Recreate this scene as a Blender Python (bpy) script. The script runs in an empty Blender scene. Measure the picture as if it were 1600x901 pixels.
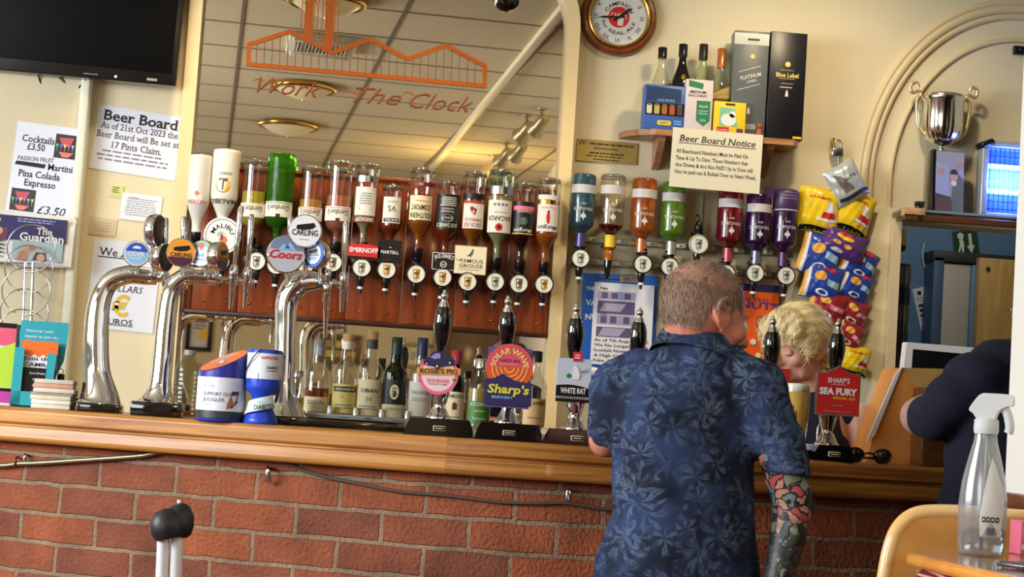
import bpy, bmesh, math, random
from mathutils import Vector, Matrix, Euler, noise as mnoise
import numpy as np

random.seed(7)
SC = bpy.context.scene
COL = SC.collection
PI = math.pi
R = math.radians

# ------------------------------------------------------------------ camera
FPX, CX, CY = 2800.0, 800.0, 450.5
CAMZ = 1.158
YAW, PITCH, ROLL = R(5.0), R(4.08), R(3.7)
CAM = Vector((0, 0, CAMZ))
D_ = Vector((math.sin(YAW)*math.cos(PITCH), math.cos(YAW)*math.cos(PITCH), math.sin(PITCH)))
R0 = Vector((math.cos(YAW), -math.sin(YAW), 0))
U0 = R0.cross(D_)
RT = R0*math.cos(ROLL) + U0*math.sin(ROLL)
UP = U0*math.cos(ROLL) - R0*math.sin(ROLL)
cam_d = bpy.data.cameras.new('camera')
cam_d.sensor_width = 36.0
cam_d.lens = 36.0*FPX/1600.0
cam_d.clip_start = 0.05
cam = bpy.data.objects.new('camera', cam_d)
COL.objects.link(cam)
m3 = Matrix((RT, UP, -D_)).transposed()
cam.matrix_world = Matrix.Translation(CAM) @ m3.to_4x4()
SC.camera = cam

def ray(px, py):
    return D_ + RT*((px-CX)/FPX) + UP*((CY-py)/FPX)
def P(px, py, Y):                       # point on the plane y = Y
    r = ray(px, py); return CAM + r*((Y-CAM.y)/r.y)
def Q(px, py, d):                       # point at depth d along the axis
    return CAM + ray(px, py)*d
def PZ(px, py, Z):
    r = ray(px, py); return CAM + r*((Z-CAM.z)/r.z)
def depth(p):
    return (Vector(p)-CAM).dot(D_)
def mpp(p):                             # metres per photo pixel at a point
    return depth(p)/FPX

YW = 5.9          # plane of the wall behind the bar
ZC = 2.96         # ceiling
ZB = 1.10         # bar top

# ------------------------------------------------------------------ view, world, light
SC.view_settings.view_transform = 'Standard'
SC.view_settings.look = 'None'
SC.view_settings.gamma = 1.0
SC.view_settings.use_curve_mapping = False
SC.view_settings.exposure = 0.30
SC.cycles.use_denoising = True
SC.cycles.max_bounces = 14
SC.cycles.transparent_max_bounces = 24
SC.cycles.caustics_reflective = False
SC.cycles.caustics_refractive = False
SC.cycles.sample_clamp_indirect = 6.0
world = bpy.data.worlds.new('sky')
world.use_nodes = True
wn = world.node_tree
sky = wn.nodes.new('ShaderNodeTexSky')
sky.sky_type = 'HOSEK_WILKIE'
wn.links.new(sky.outputs[0], wn.nodes['Background'].inputs[0])
wn.nodes['Background'].inputs[1].default_value = 0.6
SC.world = world

def lamp(name, kind, loc, energy, col, target=None, size=None, size_y=None, spot=None, blend=.6, rad=None):
    d = bpy.data.lights.new(name, kind)
    d.energy = energy; d.color = col
    if kind == 'AREA':
        d.shape = 'RECTANGLE'; d.size = size; d.size_y = size_y or size
    if kind == 'SPOT':
        d.spot_size = R(spot); d.spot_blend = blend
    if rad is not None and kind != 'AREA': d.shadow_soft_size = rad
    o = bpy.data.objects.new(name, d); COL.objects.link(o)
    o.location = loc
    if target is not None:
        o.rotation_euler = (Vector(target)-Vector(loc)).to_track_quat('-Z', 'Y').to_euler()
    return o
DAY = (0.90, 0.95, 1.0)
WARM = (1.0, 0.80, 0.50)
lamp('daylight_window_side', 'AREA', (-3.55, 2.6, 1.95), 185, DAY, (0, 3.8, 1.2), 2.4, 1.3)
lamp('daylight_window_street', 'AREA', (-3.55, -1.2, 1.9), 95, DAY, (0, 1.4, 1.2), 2.8, 1.4)

lamp('bar_downlight', 'SPOT', (-.50, 5.25, 2.93), 40, (1.0, .76, .46), (-.40, 5.72, 1.3), spot=80, blend=.8, rad=.08)
lamp('bar_downlight', 'SPOT', (.20, 5.25, 2.93), 40, (1.0, .76, .46), (.20, 5.72, 1.3), spot=80, blend=.8, rad=.08)
lamp('bar_downlight', 'SPOT', (1.35, 4.95, 2.93), 46, (1.0, .80, .52), (1.50, 5.85, 1.6), spot=105, blend=.8, rad=.08)
# ------------------------------------------------------------------ materials
def lin(c):
    return tuple(((x/255.0)/12.92 if x/255.0 <= .04045 else ((x/255.0+.055)/1.055)**2.4) for x in c)
MATS = {}
def mat(name, col, rough=.5, metal=0.0, trans=0.0, ior=1.45, emit=None, es=0.0, coat=0.0, nz=None, bump=None, spec=None, coord='Object', sss=0.0):
    if name in MATS: return MATS[name]
    m = bpy.data.materials.new(name); m.use_nodes = True
    nt = m.node_tree; b = nt.nodes['Principled BSDF']
    c = lin(col) + (1,)
    b.inputs['Base Color'].default_value = c
    b.inputs['Roughness'].default_value = rough
    b.inputs['Metallic'].default_value = metal
    b.inputs['IOR'].default_value = ior
    b.inputs['Transmission Weight'].default_value = trans
    b.inputs['Coat Weight'].default_value = coat
    b.inputs['Coat Roughness'].default_value = .08
    if sss:
        b.inputs['Subsurface Weight'].default_value = sss
        b.inputs['Subsurface Radius'].default_value = (.012, .005, .003)
    if spec is not None: b.inputs['Specular IOR Level'].default_value = spec
    if emit is not None:
        b.inputs['Emission Color'].default_value = lin(emit) + (1,)
        b.inputs['Emission Strength'].default_value = es
    tc = None
    if nz or bump:
        tc = nt.nodes.new('ShaderNodeTexCoord')
    if nz:
        n = nt.nodes.new('ShaderNodeTexNoise'); n.inputs['Scale'].default_value = nz[0]; n.inputs['Detail'].default_value = 4
        mp = nt.nodes.new('ShaderNodeMapping')
        if len(nz) > 2: mp.inputs['Scale'].default_value = nz[2]
        nt.links.new(tc.outputs[coord], mp.inputs[0]); nt.links.new(mp.outputs[0], n.inputs['Vector'])
        r = nt.nodes.new('ShaderNodeValToRGB')
        a = nz[1]
        r.color_ramp.elements[0].position = .3; r.color_ramp.elements[1].position = .7
        r.color_ramp.elements[0].color = tuple(max(0, x*(1-a)) for x in c[:3]) + (1,)
        r.color_ramp.elements[1].color = tuple(min(1, x*(1+a)) for x in c[:3]) + (1,)
        nt.links.new(n.outputs[0], r.inputs[0]); nt.links.new(r.outputs[0], b.inputs['Base Color'])
    if bump:
        n = nt.nodes.new('ShaderNodeTexNoise'); n.inputs['Scale'].default_value = bump[0]; n.inputs['Detail'].default_value = 5
        nt.links.new(tc.outputs[coord], n.inputs['Vector'])
        bp = nt.nodes.new('ShaderNodeBump'); bp.inputs['Strength'].default_value = bump[1]; bp.inputs['Distance'].default_value = bump[2] if len(bump) > 2 else .002
        nt.links.new(n.outputs[0], bp.inputs['Height']); nt.links.new(bp.outputs[0], b.inputs['Normal'])
    MATS[name] = m
    return m

def thin_glass(name, col, gloss=.12, rough=.02, milk=0.0):
    """hollow glass wall: tinted see-through with a fresnel gloss"""
    if name in MATS: return MATS[name]
    m = bpy.data.materials.new(name); m.use_nodes = True
    nt = m.node_tree
    for n in list(nt.nodes):
        if n.type == 'BSDF_PRINCIPLED': nt.nodes.remove(n)
    out = [n for n in nt.nodes if n.type == 'OUTPUT_MATERIAL'][0]
    t = nt.nodes.new('ShaderNodeBsdfTransparent'); t.inputs[0].default_value = lin(col) + (1,)
    g = nt.nodes.new('ShaderNodeBsdfGlossy'); g.inputs['Roughness'].default_value = rough
    lw = nt.nodes.new('ShaderNodeLayerWeight'); lw.inputs[0].default_value = .35
    mr = nt.nodes.new('ShaderNodeMapRange'); mr.inputs['To Min'].default_value = gloss*.6; mr.inputs['To Max'].default_value = .75
    nt.links.new(lw.outputs['Facing'], mr.inputs['Value'])
    pw = nt.nodes.new('ShaderNodeMath'); pw.operation = 'POWER'; pw.inputs[1].default_value = 1.6
    nt.links.new(mr.outputs[0], pw.inputs[0])
    mx = nt.nodes.new('ShaderNodeMixShader')
    nt.links.new(pw.outputs[0], mx.inputs[0]); nt.links.new(t.outputs[0], mx.inputs[1]); nt.links.new(g.outputs[0], mx.inputs[2])
    last = mx
    if milk:
        d = nt.nodes.new('ShaderNodeBsdfTranslucent'); d.inputs[0].default_value = (.9, .92, .95, 1)
        d2 = nt.nodes.new('ShaderNodeBsdfDiffuse'); d2.inputs[0].default_value = (.9, .92, .95, 1)
        ad = nt.nodes.new('ShaderNodeMixShader'); ad.inputs[0].default_value = .5; nt.links.new(d.outputs[0], ad.inputs[1]); nt.links.new(d2.outputs[0], ad.inputs[2])
        m2 = nt.nodes.new('ShaderNodeMixShader'); m2.inputs[0].default_value = milk
        nt.links.new(mx.outputs[0], m2.inputs[1]); nt.links.new(ad.outputs[0], m2.inputs[2]); last = m2
    nt.links.new(last.outputs[0], out.inputs[0])
    MATS[name] = m
    return m

def wood(name, c1, c2, rough=.35, scale=(1, 12, 12), coat=.3, coord='Object', nscale=4.0, bump=.1):
    if name in MATS: return MATS[name]
    m = bpy.data.materials.new(name); m.use_nodes = True
    nt = m.node_tree; b = nt.nodes['Principled BSDF']
    tc = nt.nodes.new('ShaderNodeTexCoord'); mp = nt.nodes.new('ShaderNodeMapping'); mp.inputs['Scale'].default_value = scale
    n = nt.nodes.new('ShaderNodeTexNoise'); n.inputs['Scale'].default_value = nscale; n.inputs['Detail'].default_value = 6; n.inputs['Distortion'].default_value = .6
    r = nt.nodes.new('ShaderNodeValToRGB')
    r.color_ramp.elements[0].position = .3; r.color_ramp.elements[1].position = .72
    r.color_ramp.elements[0].color = lin(c1) + (1,); r.color_ramp.elements[1].color = lin(c2) + (1,)
    nt.links.new(tc.outputs[coord], mp.inputs[0]); nt.links.new(mp.outputs[0], n.inputs['Vector'])
    nt.links.new(n.outputs[0], r.inputs[0]); nt.links.new(r.outputs[0], b.inputs['Base Color'])
    bp = nt.nodes.new('ShaderNodeBump'); bp.inputs['Strength'].default_value = bump; bp.inputs['Distance'].default_value = .001
    nt.links.new(n.outputs[0], bp.inputs['Height']); nt.links.new(bp.outputs[0], b.inputs['Normal'])
    b.inputs['Roughness'].default_value = rough; b.inputs['Coat Weight'].default_value = coat; b.inputs['Coat Roughness'].default_value = .12; b.inputs['Specular IOR Level'].default_value = .32
    MATS[name] = m
    return m

def brick_mat():
    m = bpy.data.materials.new('red_brick'); m.use_nodes = True
    nt = m.node_tree; b = nt.nodes['Principled BSDF']
    tc = nt.nodes.new('ShaderNodeTexCoord')
    wob = nt.nodes.new('ShaderNodeTexNoise'); wob.inputs['Scale'].default_value = 14; wob.inputs['Detail'].default_value = 3
    nt.links.new(tc.outputs['UV'], wob.inputs['Vector'])
    sub = nt.nodes.new('ShaderNodeVectorMath'); sub.operation = 'SUBTRACT'; sub.inputs[1].default_value = (.5, .5, .5)
    nt.links.new(wob.outputs['Color'], sub.inputs[0])
    sc = nt.nodes.new('ShaderNodeVectorMath'); sc.operation = 'SCALE'; sc.inputs['Scale'].default_value = .012
    nt.links.new(sub.outputs[0], sc.inputs[0])
    ad = nt.nodes.new('ShaderNodeVectorMath'); ad.operation = 'ADD'
    nt.links.new(tc.outputs['UV'], ad.inputs[0]); nt.links.new(sc.outputs[0], ad.inputs[1])
    br = nt.nodes.new('ShaderNodeTexBrick')
    br.inputs['Scale'].default_value = 1.0
    br.inputs['Brick Width'].default_value = .222; br.inputs['Row Height'].default_value = .0745
    br.inputs['Mortar Size'].default_value = .0066; br.inputs['Mortar Smooth'].default_value = .25
    br.inputs['Bias'].default_value = -.1
    br.inputs['Color1'].default_value = lin((164, 88, 52)) + (1,)
    br.inputs['Color2'].default_value = lin((120, 68, 50)) + (1,)
    br.inputs['Mortar'].default_value = lin((150, 124, 98)) + (1,)
    nt.links.new(ad.outputs[0], br.inputs['Vector'])
    n2 = nt.nodes.new('ShaderNodeTexNoise'); n2.inputs['Scale'].default_value = 9; n2.inputs['Detail'].default_value = 6
    nt.links.new(tc.outputs['UV'], n2.inputs['Vector'])
    mx = nt.nodes.new('ShaderNodeMix'); mx.data_type = 'RGBA'; mx.blend_type = 'MULTIPLY'; mx.inputs['Factor'].default_value = .7
    rp = nt.nodes.new('ShaderNodeValToRGB'); rp.color_ramp.elements[0].position = .3; rp.color_ramp.elements[1].position = .65
    rp.color_ramp.elements[0].color = (.45, .40, .40, 1); rp.color_ramp.elements[1].color = (1.1, 1.05, 1, 1)
    nt.links.new(n2.outputs[0], rp.inputs[0])
    nt.links.new(br.outputs['Color'], mx.inputs[6]); nt.links.new(rp.outputs[0], mx.inputs[7])
    nt.links.new(mx.outputs[2], b.inputs['Base Color'])
    n3 = nt.nodes.new('ShaderNodeTexNoise'); n3.inputs['Scale'].default_value = 95; n3.inputs['Detail'].default_value = 5
    nt.links.new(tc.outputs['UV'], n3.inputs['Vector'])
    inv = nt.nodes.new('ShaderNodeMath'); inv.operation = 'MULTIPLY_ADD'; inv.inputs[1].default_value = -1.0
    nt.links.new(br.outputs['Fac'], inv.inputs[0])
    k = nt.nodes.new('ShaderNodeMath'); k.operation = 'MULTIPLY'; k.inputs[1].default_value = .7
    nt.links.new(n3.outputs[0], k.inputs[0]); nt.links.new(k.outputs[0], inv.inputs[2])
    bp = nt.nodes.new('ShaderNodeBump'); bp.inputs['Strength'].default_value = 1.0; bp.inputs['Distance'].default_value = .009
    nt.links.new(inv.outputs[0], bp.inputs['Height']); nt.links.new(bp.outputs[0], b.inputs['Normal'])
    b.inputs['Roughness'].default_value = .85
    return m

CHROME = mat('chrome', (226, 228, 232), .07, 1.0)
STEEL = mat('brushed_steel', (190, 190, 192), .25, 1.0)
BRASS = mat('brass', (200, 160, 80), .25, 1.0)
GOLD = mat('gold_trim', (212, 170, 84), .22, 1.0)
BLACK = mat('black_plastic', (18, 18, 20), .3)
BLACKG = mat('black_gloss', (10, 10, 12), .06, coat=1.0)
DARK = mat('dark_grey', (48, 48, 52), .5)
WHITE = mat('white_paper', (228, 230, 238), .7)
WHITEP = mat('white_plastic', (236, 236, 236), .35)
INK = mat('black_ink', (34, 34, 38), .7)
GREYINK = mat('grey_ink', (120, 122, 132), .7)
CREAM = mat('cream_paper', (236, 226, 190), .6)
RED = mat('red_print', (206, 34, 40), .45)
ORANGE = mat('orange_print', (240, 110, 40), .45)
YELLOW = mat('yellow_print', (240, 205, 40), .45)
GREEN = mat('green_print', (40, 130, 80), .45)
NAVY = mat('navy_print', (40, 40, 96), .45)
BLUE = mat('blue_print', (40, 90, 190), .4)
SKYB = mat('pale_blue_print', (150, 200, 235), .4)
PINK = mat('pink_print', (236, 110, 140), .45)
PURPLE = mat('purple_print', (90, 50, 130), .45)
GREY = mat('grey_print', (150, 152, 156), .5)
TAN = mat('tan_print', (196, 160, 110), .5)
CORK = mat('cork', (190, 150, 100), .8, nz=(60, .25))

# ------------------------------------------------------------------ mesh building
_TXT = {}
def text_geo(s, bold=0.0, shear=0.0, serif=False):
    k = (s, bold, shear, serif)
    if k in _TXT: return _TXT[k]
    c = bpy.data.curves.new('t', 'FONT'); c.body = s; c.size = 1.0; c.offset = bold; c.shear = shear; c.resolution_u = 2
    c.fill_mode = 'FRONT'; c.extrude = 0
    o = bpy.data.objects.new('t', c)
    me = bpy.data.meshes.new_from_object(o)
    v = np.array([tuple(x.co)[:2] for x in me.vertices]) if len(me.vertices) else np.zeros((0, 2))
    f = [tuple(p.vertices) for p in me.polygons]
    if serif and len(v):
        # feet and heads on the stems: short level edges at the baseline and the letter tops
        cnt = {}
        for p in f:
            for i in range(len(p)):
                e = tuple(sorted((p[i], p[(i+1) % len(p)]))); cnt[e] = cnt.get(e, 0)+1
        new = []
        for (i, j), n_ in cnt.items():
            if n_ != 1 or abs(v[i][1]-v[j][1]) > .004: continue
            x0_, x1_ = sorted((v[i][0], v[j][0])); z_ = v[i][1]; L_ = x1_-x0_
            if not .05 < L_ < .24: continue
            low = abs(z_+bold) < .03
            if not low and z_ < .42: continue
            t_ = .045; e_ = .075
            za, zb_ = (z_, z_+t_) if low else (z_-t_, z_)
            new.append([(x0_-e_, za), (x1_+(e_ if low else .0), za), (x1_+(e_ if low else .0), zb_), (x0_-e_, zb_)])
        for q in new:
            b0 = len(v); v = np.vstack([v, np.array(q)]); f.append((b0, b0+1, b0+2, b0+3))
    bpy.data.objects.remove(o); bpy.data.meshes.remove(me); bpy.data.curves.remove(c)
    if len(v):
        x0, x1, z0, z1 = v[:, 0].min(), v[:, 0].max(), v[:, 1].min(), v[:, 1].max()
    else: x0 = x1 = z0 = z1 = 0
    _TXT[k] = (v, f, x0, x1, z0, z1)
    return _TXT[k]

class MB:
    def __init__(s, M=None):
        s.v = []; s.f = []; s.fm = []; s.fs = []; s.uv = []; s.mats = []; s.M = M or Matrix.Identity(4); s.has_uv = False
    def mi(s, m):
        if m not in s.mats: s.mats.append(m)
        return s.mats.index(m)
    def add(s, vs, fs, m, smooth=False, uvs=None, M=None):
        T = s.M @ M if M is not None else s.M
        n = len(s.v); i = s.mi(m)
        s.v.extend((T @ Vector(v))[:] for v in vs)
        for k, f in enumerate(fs):
            s.f.append(tuple(a+n for a in f)); s.fm.append(i); s.fs.append(smooth)
            s.uv.append(uvs[k] if uvs else None)
        if uvs: s.has_uv = True
        return s
    def box(s, c, d, m, bev=0.0, M=None, seg=2):
        x, y, z = d[0]/2, d[1]/2, d[2]/2
        bm = bmesh.new(); bmesh.ops.create_cube(bm, size=1)
        for v in bm.verts: v.co = Vector((v.co.x*d[0], v.co.y*d[1], v.co.z*d[2]))
        if bev > 0:
            bmesh.ops.bevel(bm, geom=bm.edges[:], offset=min(bev, .49*min(d)), segments=seg, affect='EDGES', profile=.5)
        bm.verts.index_update()
        vs = [v.co + Vector(c) for v in bm.verts]; fs = [tuple(v.index for v in f.verts) for f in bm.faces]
        bm.free()
        return s.add(vs, fs, m, bev > 0, M=M)
    def lathe(s, prof, m, seg=28, smooth=True, M=None, sx=1.0, sy=1.0, cap=True):
        vs = []; fs = []
        n = len(prof)
        for r, z in prof:
            for k in range(seg):
                a = 2*PI*k/seg; vs.append((r*sx*math.cos(a), r*sy*math.sin(a), z))
        for j in range(n-1):
            for k in range(seg):
                k2 = (k+1) % seg
                fs.append((j*seg+k, j*seg+k2, (j+1)*seg+k2, (j+1)*seg+k))
        s.add(vs, fs, m, smooth, M=M)
        if cap:
            for j, rev in ((0, True), (n-1, False)):
                if prof[j][0] > 1e-5:
                    ring = [vs[j*seg+k] for k in range(seg)]
                    s.add(ring, [tuple(range(seg))[::-1] if rev else tuple(range(seg))], m, False, M=M)
        return s
    def sphere(s, c, r, m, seg=20, ring=12, M=None):
        rr = r if isinstance(r, (tuple, list)) else (r, r, r)
        prof = [(max(1e-6, math.sin(PI*j/ring)), -math.cos(PI*j/ring)) for j in range(ring+1)]
        T = Matrix.Translation(c) @ Matrix.Diagonal((rr[0], rr[1], rr[2], 1))
        return s.lathe(prof, m, seg, True, (M @ T) if M is not None else T, cap=False)
    def tube(s, pts, r, m, seg=10, cap=True, smooth=True, closed=False, sy=1.0):
        pts = [Vector(p) for p in pts]; n = len(pts)
        rs = r if isinstance(r, (list, tuple)) else [r]*n
        vs = []; fs = []; prev = None
        for i, p in enumerate(pts):
            if closed: t = pts[(i+1) % n]-pts[i-1]
            else: t = pts[min(i+1, n-1)]-pts[max(i-1, 0)]
            t = t.normalized() if t.length > 1e-9 else Vector((0, 0, 1))
            if prev is None:
                a = Vector((0, 1, 0)) if abs(t.y) < .9 else Vector((1, 0, 0))
                nrm = t.cross(a).normalized()
            else:
                nrm = prev - t*prev.dot(t)
                nrm = nrm.normalized() if nrm.length > 1e-6 else t.orthogonal().normalized()
            prev = nrm; bn = t.cross(nrm)
            for k in range(seg):
                a = 2*PI*k/seg
                vs.append(p + nrm*(rs[i]*math.cos(a)) + bn*(rs[i]*sy*math.sin(a)))
        m_ = n if closed else n-1
        for j in range(m_):
            j2 = (j+1) % n
            for k in range(seg):
                k2 = (k+1) % seg
                fs.append((j*seg+k, j*seg+k2, j2*seg+k2, j2*seg+k))
        s.add(vs, fs, m, smooth)
        if cap and not closed:
            s.add(vs[:seg], [tuple(range(seg))[::-1]], m); s.add(vs[-seg:], [tuple(range(seg))], m)
        return s
    def prism(s, poly, y0, y1, m, M=None, side=None, smooth=False):
        """outline in (x, z); the face at y0 looks towards -y"""
        n = len(poly)
        vs = [(x, y0, z) for x, z in poly] + [(x, y1, z) for x, z in poly]
        area = sum(poly[i][0]*poly[(i+1) % n][1]-poly[(i+1) % n][0]*poly[i][1] for i in range(n))
        a = tuple(range(n)); b = tuple(range(n, 2*n))
        if area > 0: f0, f1 = a, b[::-1]
        else: f0, f1 = a[::-1], b
        s.add(vs, [f0, f1], m, False, M=M)
        sd = [((i+1) % n, i, n+i, n+(i+1) % n) if area > 0 else (i, (i+1) % n, n+(i+1) % n, n+i) for i in range(n)]
        return s.add(vs, sd, side or m, smooth, M=M)
    def flat(s, poly, y, m, M=None):
        n = len(poly)
        area = sum(poly[i][0]*poly[(i+1) % n][1]-poly[(i+1) % n][0]*poly[i][1] for i in range(n))
        f = tuple(range(n))
        return s.add([(x, y, z) for x, z in poly], [f if area > 0 else f[::-1]], m, M=M)
    def rect(s, cx, cz, w, h, y, m, M=None):
        return s.flat([(cx-w/2, cz-h/2), (cx+w/2, cz-h/2), (cx+w/2, cz+h/2), (cx-w/2, cz+h/2)], y, m, M)
    def text(s, st, m, cx, cz, h, w=None, y=0.0, bold=0.0, shear=0.0, arc=None, wrap=None, M=None, rot=0.0, left=False, serif=False):
        """cap height h, fitted to width w; arc bends it round a circle, wrap lays it on a cylinder of that radius"""
        v, f, x0, x1, z0, z1 = text_geo(st, bold, shear, serif)
        if not len(v): return s
        _, _, _, _, ref0, ref1 = text_geo('H', bold, 0.0)
        k = h/(ref1-ref0); kx = k if w is None else w/(x1-x0)
        mid = (ref0+ref1)/2
        vs = []
        for x, z in v:
            X = (x-(x0 if left else (x0+x1)/2))*kx; Z = (z-mid)*k
            if rot: X, Z = X*math.cos(rot)-Z*math.sin(rot), X*math.sin(rot)+Z*math.cos(rot)
            if arc:
                if arc > 0:
                    a = X/arc; X, Z = (arc+Z)*math.sin(a), (arc+Z)*math.cos(a)
                else:
                    q = -arc; a = X/q; X, Z = (q-Z)*math.sin(a), -(q-Z)*math.cos(a)
            X += cx; Z += cz
            if wrap:
                a = X/wrap; vs.append((wrap*math.sin(a), -wrap*math.cos(a), Z))
            else: vs.append((X, y, Z))
        return s.add(vs, f, m, False, M=M)
    def wraprect(s, cx, cz, w, h, r, m, seg=10, M=None, top=None):
        """label patch lying on a cylinder of radius r facing -y"""
        vs = []; fs = []
        for i in range(seg+1):
            a = (cx-w/2+w*i/seg)/r
            t = top(i/seg) if top else 0
            vs += [(r*math.sin(a), -r*math.cos(a), cz-h/2), (r*math.sin(a), -r*math.cos(a), cz+h/2+t)]
        for i in range(seg): fs.append((2*i, 2*i+2, 2*i+3, 2*i+1))
        return s.add(vs, fs, m, True, M=M)
    def wrappoly(s, poly, r, m, M=None):
        vs = [(r*math.sin(x/r), -r*math.cos(x/r), z) for x, z in poly]
        return s.add(vs, [tuple(range(len(poly)))], m, False, M=M)
    def lines(s, cx, cz, w, h, n, m, y=0.0, wrap=None, fill=.5, M=None, rnd=None):
        """rows of small print too fine to read"""
        rg = rnd or random.Random(int(abs(cx*7919+cz*104729)*1000)+n)
        for i in range(n):
            z = cz + h/2 - h*(i+.5)/n; x = cx-w/2*(.85+.15*rg.random()); xe = cx+w/2*(.7+.3*rg.random())
            while x < xe-.0005:
                l = w*(.05+.09*rg.random()); l = min(l, xe-x)
                if wrap: s.wraprect(x+l/2, z, l, h/n*fill, wrap, m, 2, M)
                else: s.rect(x+l/2, z, l, h/n*fill, y, m, M)
                x += l + w*.025
        return s
    def ring(s, r0, r1, y, m, cx=0, cz=0, seg=40, a0=0.0, a1=2*PI):
        vs = []; fs = []
        for i in range(seg+1):
            a = a0+(a1-a0)*i/seg
            vs += [(cx+r0*math.cos(a), y, cz+r0*math.sin(a)), (cx+r1*math.cos(a), y, cz+r1*math.sin(a))]
        for i in range(seg): fs.append((2*i, 2*i+1, 2*i+3, 2*i+2))
        return s.add(vs, fs, m)
    def disc(s, r, y, m, cx=0, cz=0, seg=40, sx=1.0):
        return s.flat([(cx+r*sx*math.cos(2*PI*i/seg), cz+r*math.sin(2*PI*i/seg)) for i in range(seg)], y, m)
    def mesh(s, name):
        me = bpy.data.meshes.new(name)
        me.from_pydata(s.v, [], s.f)
        for m in s.mats: me.materials.append(m)
        me.polygons.foreach_set('material_index', s.fm)
        me.polygons.foreach_set('use_smooth', s.fs)
        if s.has_uv:
            ul = me.uv_layers.new(name='UVMap')
            for p in me.polygons:
                u = s.uv[p.index]
                if u:
                    for k, li in enumerate(p.loop_indices): ul.data[li].uv = u[k]
        me.update()
        return me

def circ(r, n=32, cx=0, cz=0, sx=1.0):
    return [(cx+r*sx*math.cos(2*PI*i/n), cz+r*math.sin(2*PI*i/n)) for i in range(n)]
def rrect(w, h, r, n=5, cx=0, cz=0):
    out = []
    for sx, sz, a in ((1, 1, 0), (-1, 1, 90), (-1, -1, 180), (1, -1, 270)):
        for i in range(n+1):
            t = R(a+90*i/n); out.append((cx+sx*(w/2-r)+r*math.cos(t), cz+sz*(h/2-r)+r*math.sin(t)))
    return out

def obj(name, mb, parent=None, loc=None, rot=None, label=None):
    o = bpy.data.objects.new(name, mb.mesh(name) if isinstance(mb, MB) else mb)
    COL.objects.link(o)
    if parent is not None: o.parent = parent
    if loc is not None: o.location = loc
    if rot is not None: o.rotation_euler = rot
    if label: o['label'] = label
    return o
def tag(o, label, cat, group=None, kind=None):
    o['label'] = label; o['category'] = cat
    if group: o['group'] = group
    if kind: o['kind'] = kind
    return o
def thing(name, label, cat, loc=(0, 0, 0), rot=(0, 0, 0), group=None):
    o = bpy.data.objects.new(name, None); COL.objects.link(o)
    o.empty_display_size = .05
    o.location = loc; o.rotation_euler = rot
    return tag(o, label, cat, group)
def struct(name, mb, loc=None, rot=None):
    o = obj(name, mb, None, loc, rot); o['kind'] = 'structure'; return o
def quad(tl, tr, br, bl, Y):
    a, b, c, d = P(*tl, Y), P(*tr, Y), P(*br, Y), P(*bl, Y)
    e = (b-a)+(c-d); ang = math.atan2(e.z, e.x)
    w = ((b-a).length+(c-d).length)/2; h = ((d-a).length+(c-b).length)/2
    return (a+b+c+d)/4, (0, -ang, 0), w, h
def interp(pts, n, closed=False):
    """Catmull-Rom through points"""
    pts = [Vector(p) for p in pts]; out = []
    N = len(pts)
    segs = N if closed else N-1
    for i in range(segs):
        if closed: p0, p1, p2, p3 = pts[i-1], pts[i], pts[(i+1) % N], pts[(i+2) % N]
        else: p0, p1, p2, p3 = pts[max(i-1, 0)], pts[i], pts[i+1], pts[min(i+2, N-1)]
        for k in range(n):
            t = k/n
            out.append(.5*((2*p1)+(p2-p0)*t+(2*p0-5*p1+4*p2-p3)*t*t+(3*p1-p0-3*p2+p3)*t**3))
    if not closed: out.append(pts[-1])
    return out
# ------------------------------------------------------------------ the room
WALLM = mat('cream_wall', (222, 210, 176), .75, nz=(2.5, .05), bump=(40, .06))
CEILM = mat('ceiling_tile', (214, 204, 176), .85, nz=(60, .06), bump=(120, .2))
TRIMM = mat('cream_gloss_trim', (240, 214, 160), .35, nz=(3, .04))
WPAINT = mat('white_paint', (236, 232, 222), .45)
FLOORM = mat('floor_carpet', (92, 50, 44), .95, nz=(30, .4))

mb = MB(); mb.box((0, 1.5, -.05), (9, 14, .1), FLOORM); struct('floor', mb)
# ceiling with its tile grid (grid turned with the room, not with the bar)
mb = MB(); mb.box((0, 1.5, ZC+.06), (9, 12, .12), CEILM)
GA = R(-4.6)
gx = Vector((math.cos(GA), math.sin(GA), 0)); gy = Vector((-math.sin(GA), math.cos(GA), 0))
GAP = mat('tile_joint', (120, 112, 94), .8)
STRIP = mat('white_trunking', (240, 232, 205), .5)
def vpoint(px, py, Z):
    """room point whose mirror image is seen at a photo pixel, at height Z"""
    p = PZ(px, py, Z); return Vector((p.x, 2*YM-p.y, p.z))
YM = YW-.012
def bar_on_ceiling(p, d, L, w, t, m):
    p = Vector(p); n = Vector((-d.y, d.x, 0))
    a, b = p-d*L, p+d*L
    vs = []
    for q in (a, b):
        for s_, z in ((-1, ZC-t), (1, ZC-t), (1, ZC+.01), (-1, ZC+.01)):
            w_ = q+n*(s_*w/2); vs.append((w_.x, w_.y, z))
    mb.add(vs, [(0, 1, 5, 4), (1, 2, 6, 5), (2, 3, 7, 6), (3, 0, 4, 7), (3, 2, 1, 0), (4, 5, 6, 7)], m)
anchor = vpoint(578, 120, ZC)
for k in range(-8, 9):
    bar_on_ceiling(anchor+gx*(.72*k), gy, 7, .016, .004, GAP)
anch2 = vpoint(330, 69, ZC)
for k in range(-12, 12):
    bar_on_ceiling(anch2+gy*(.6*k), gx, 5, .010, .003, GAP)
struct('ceiling', mb)

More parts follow.
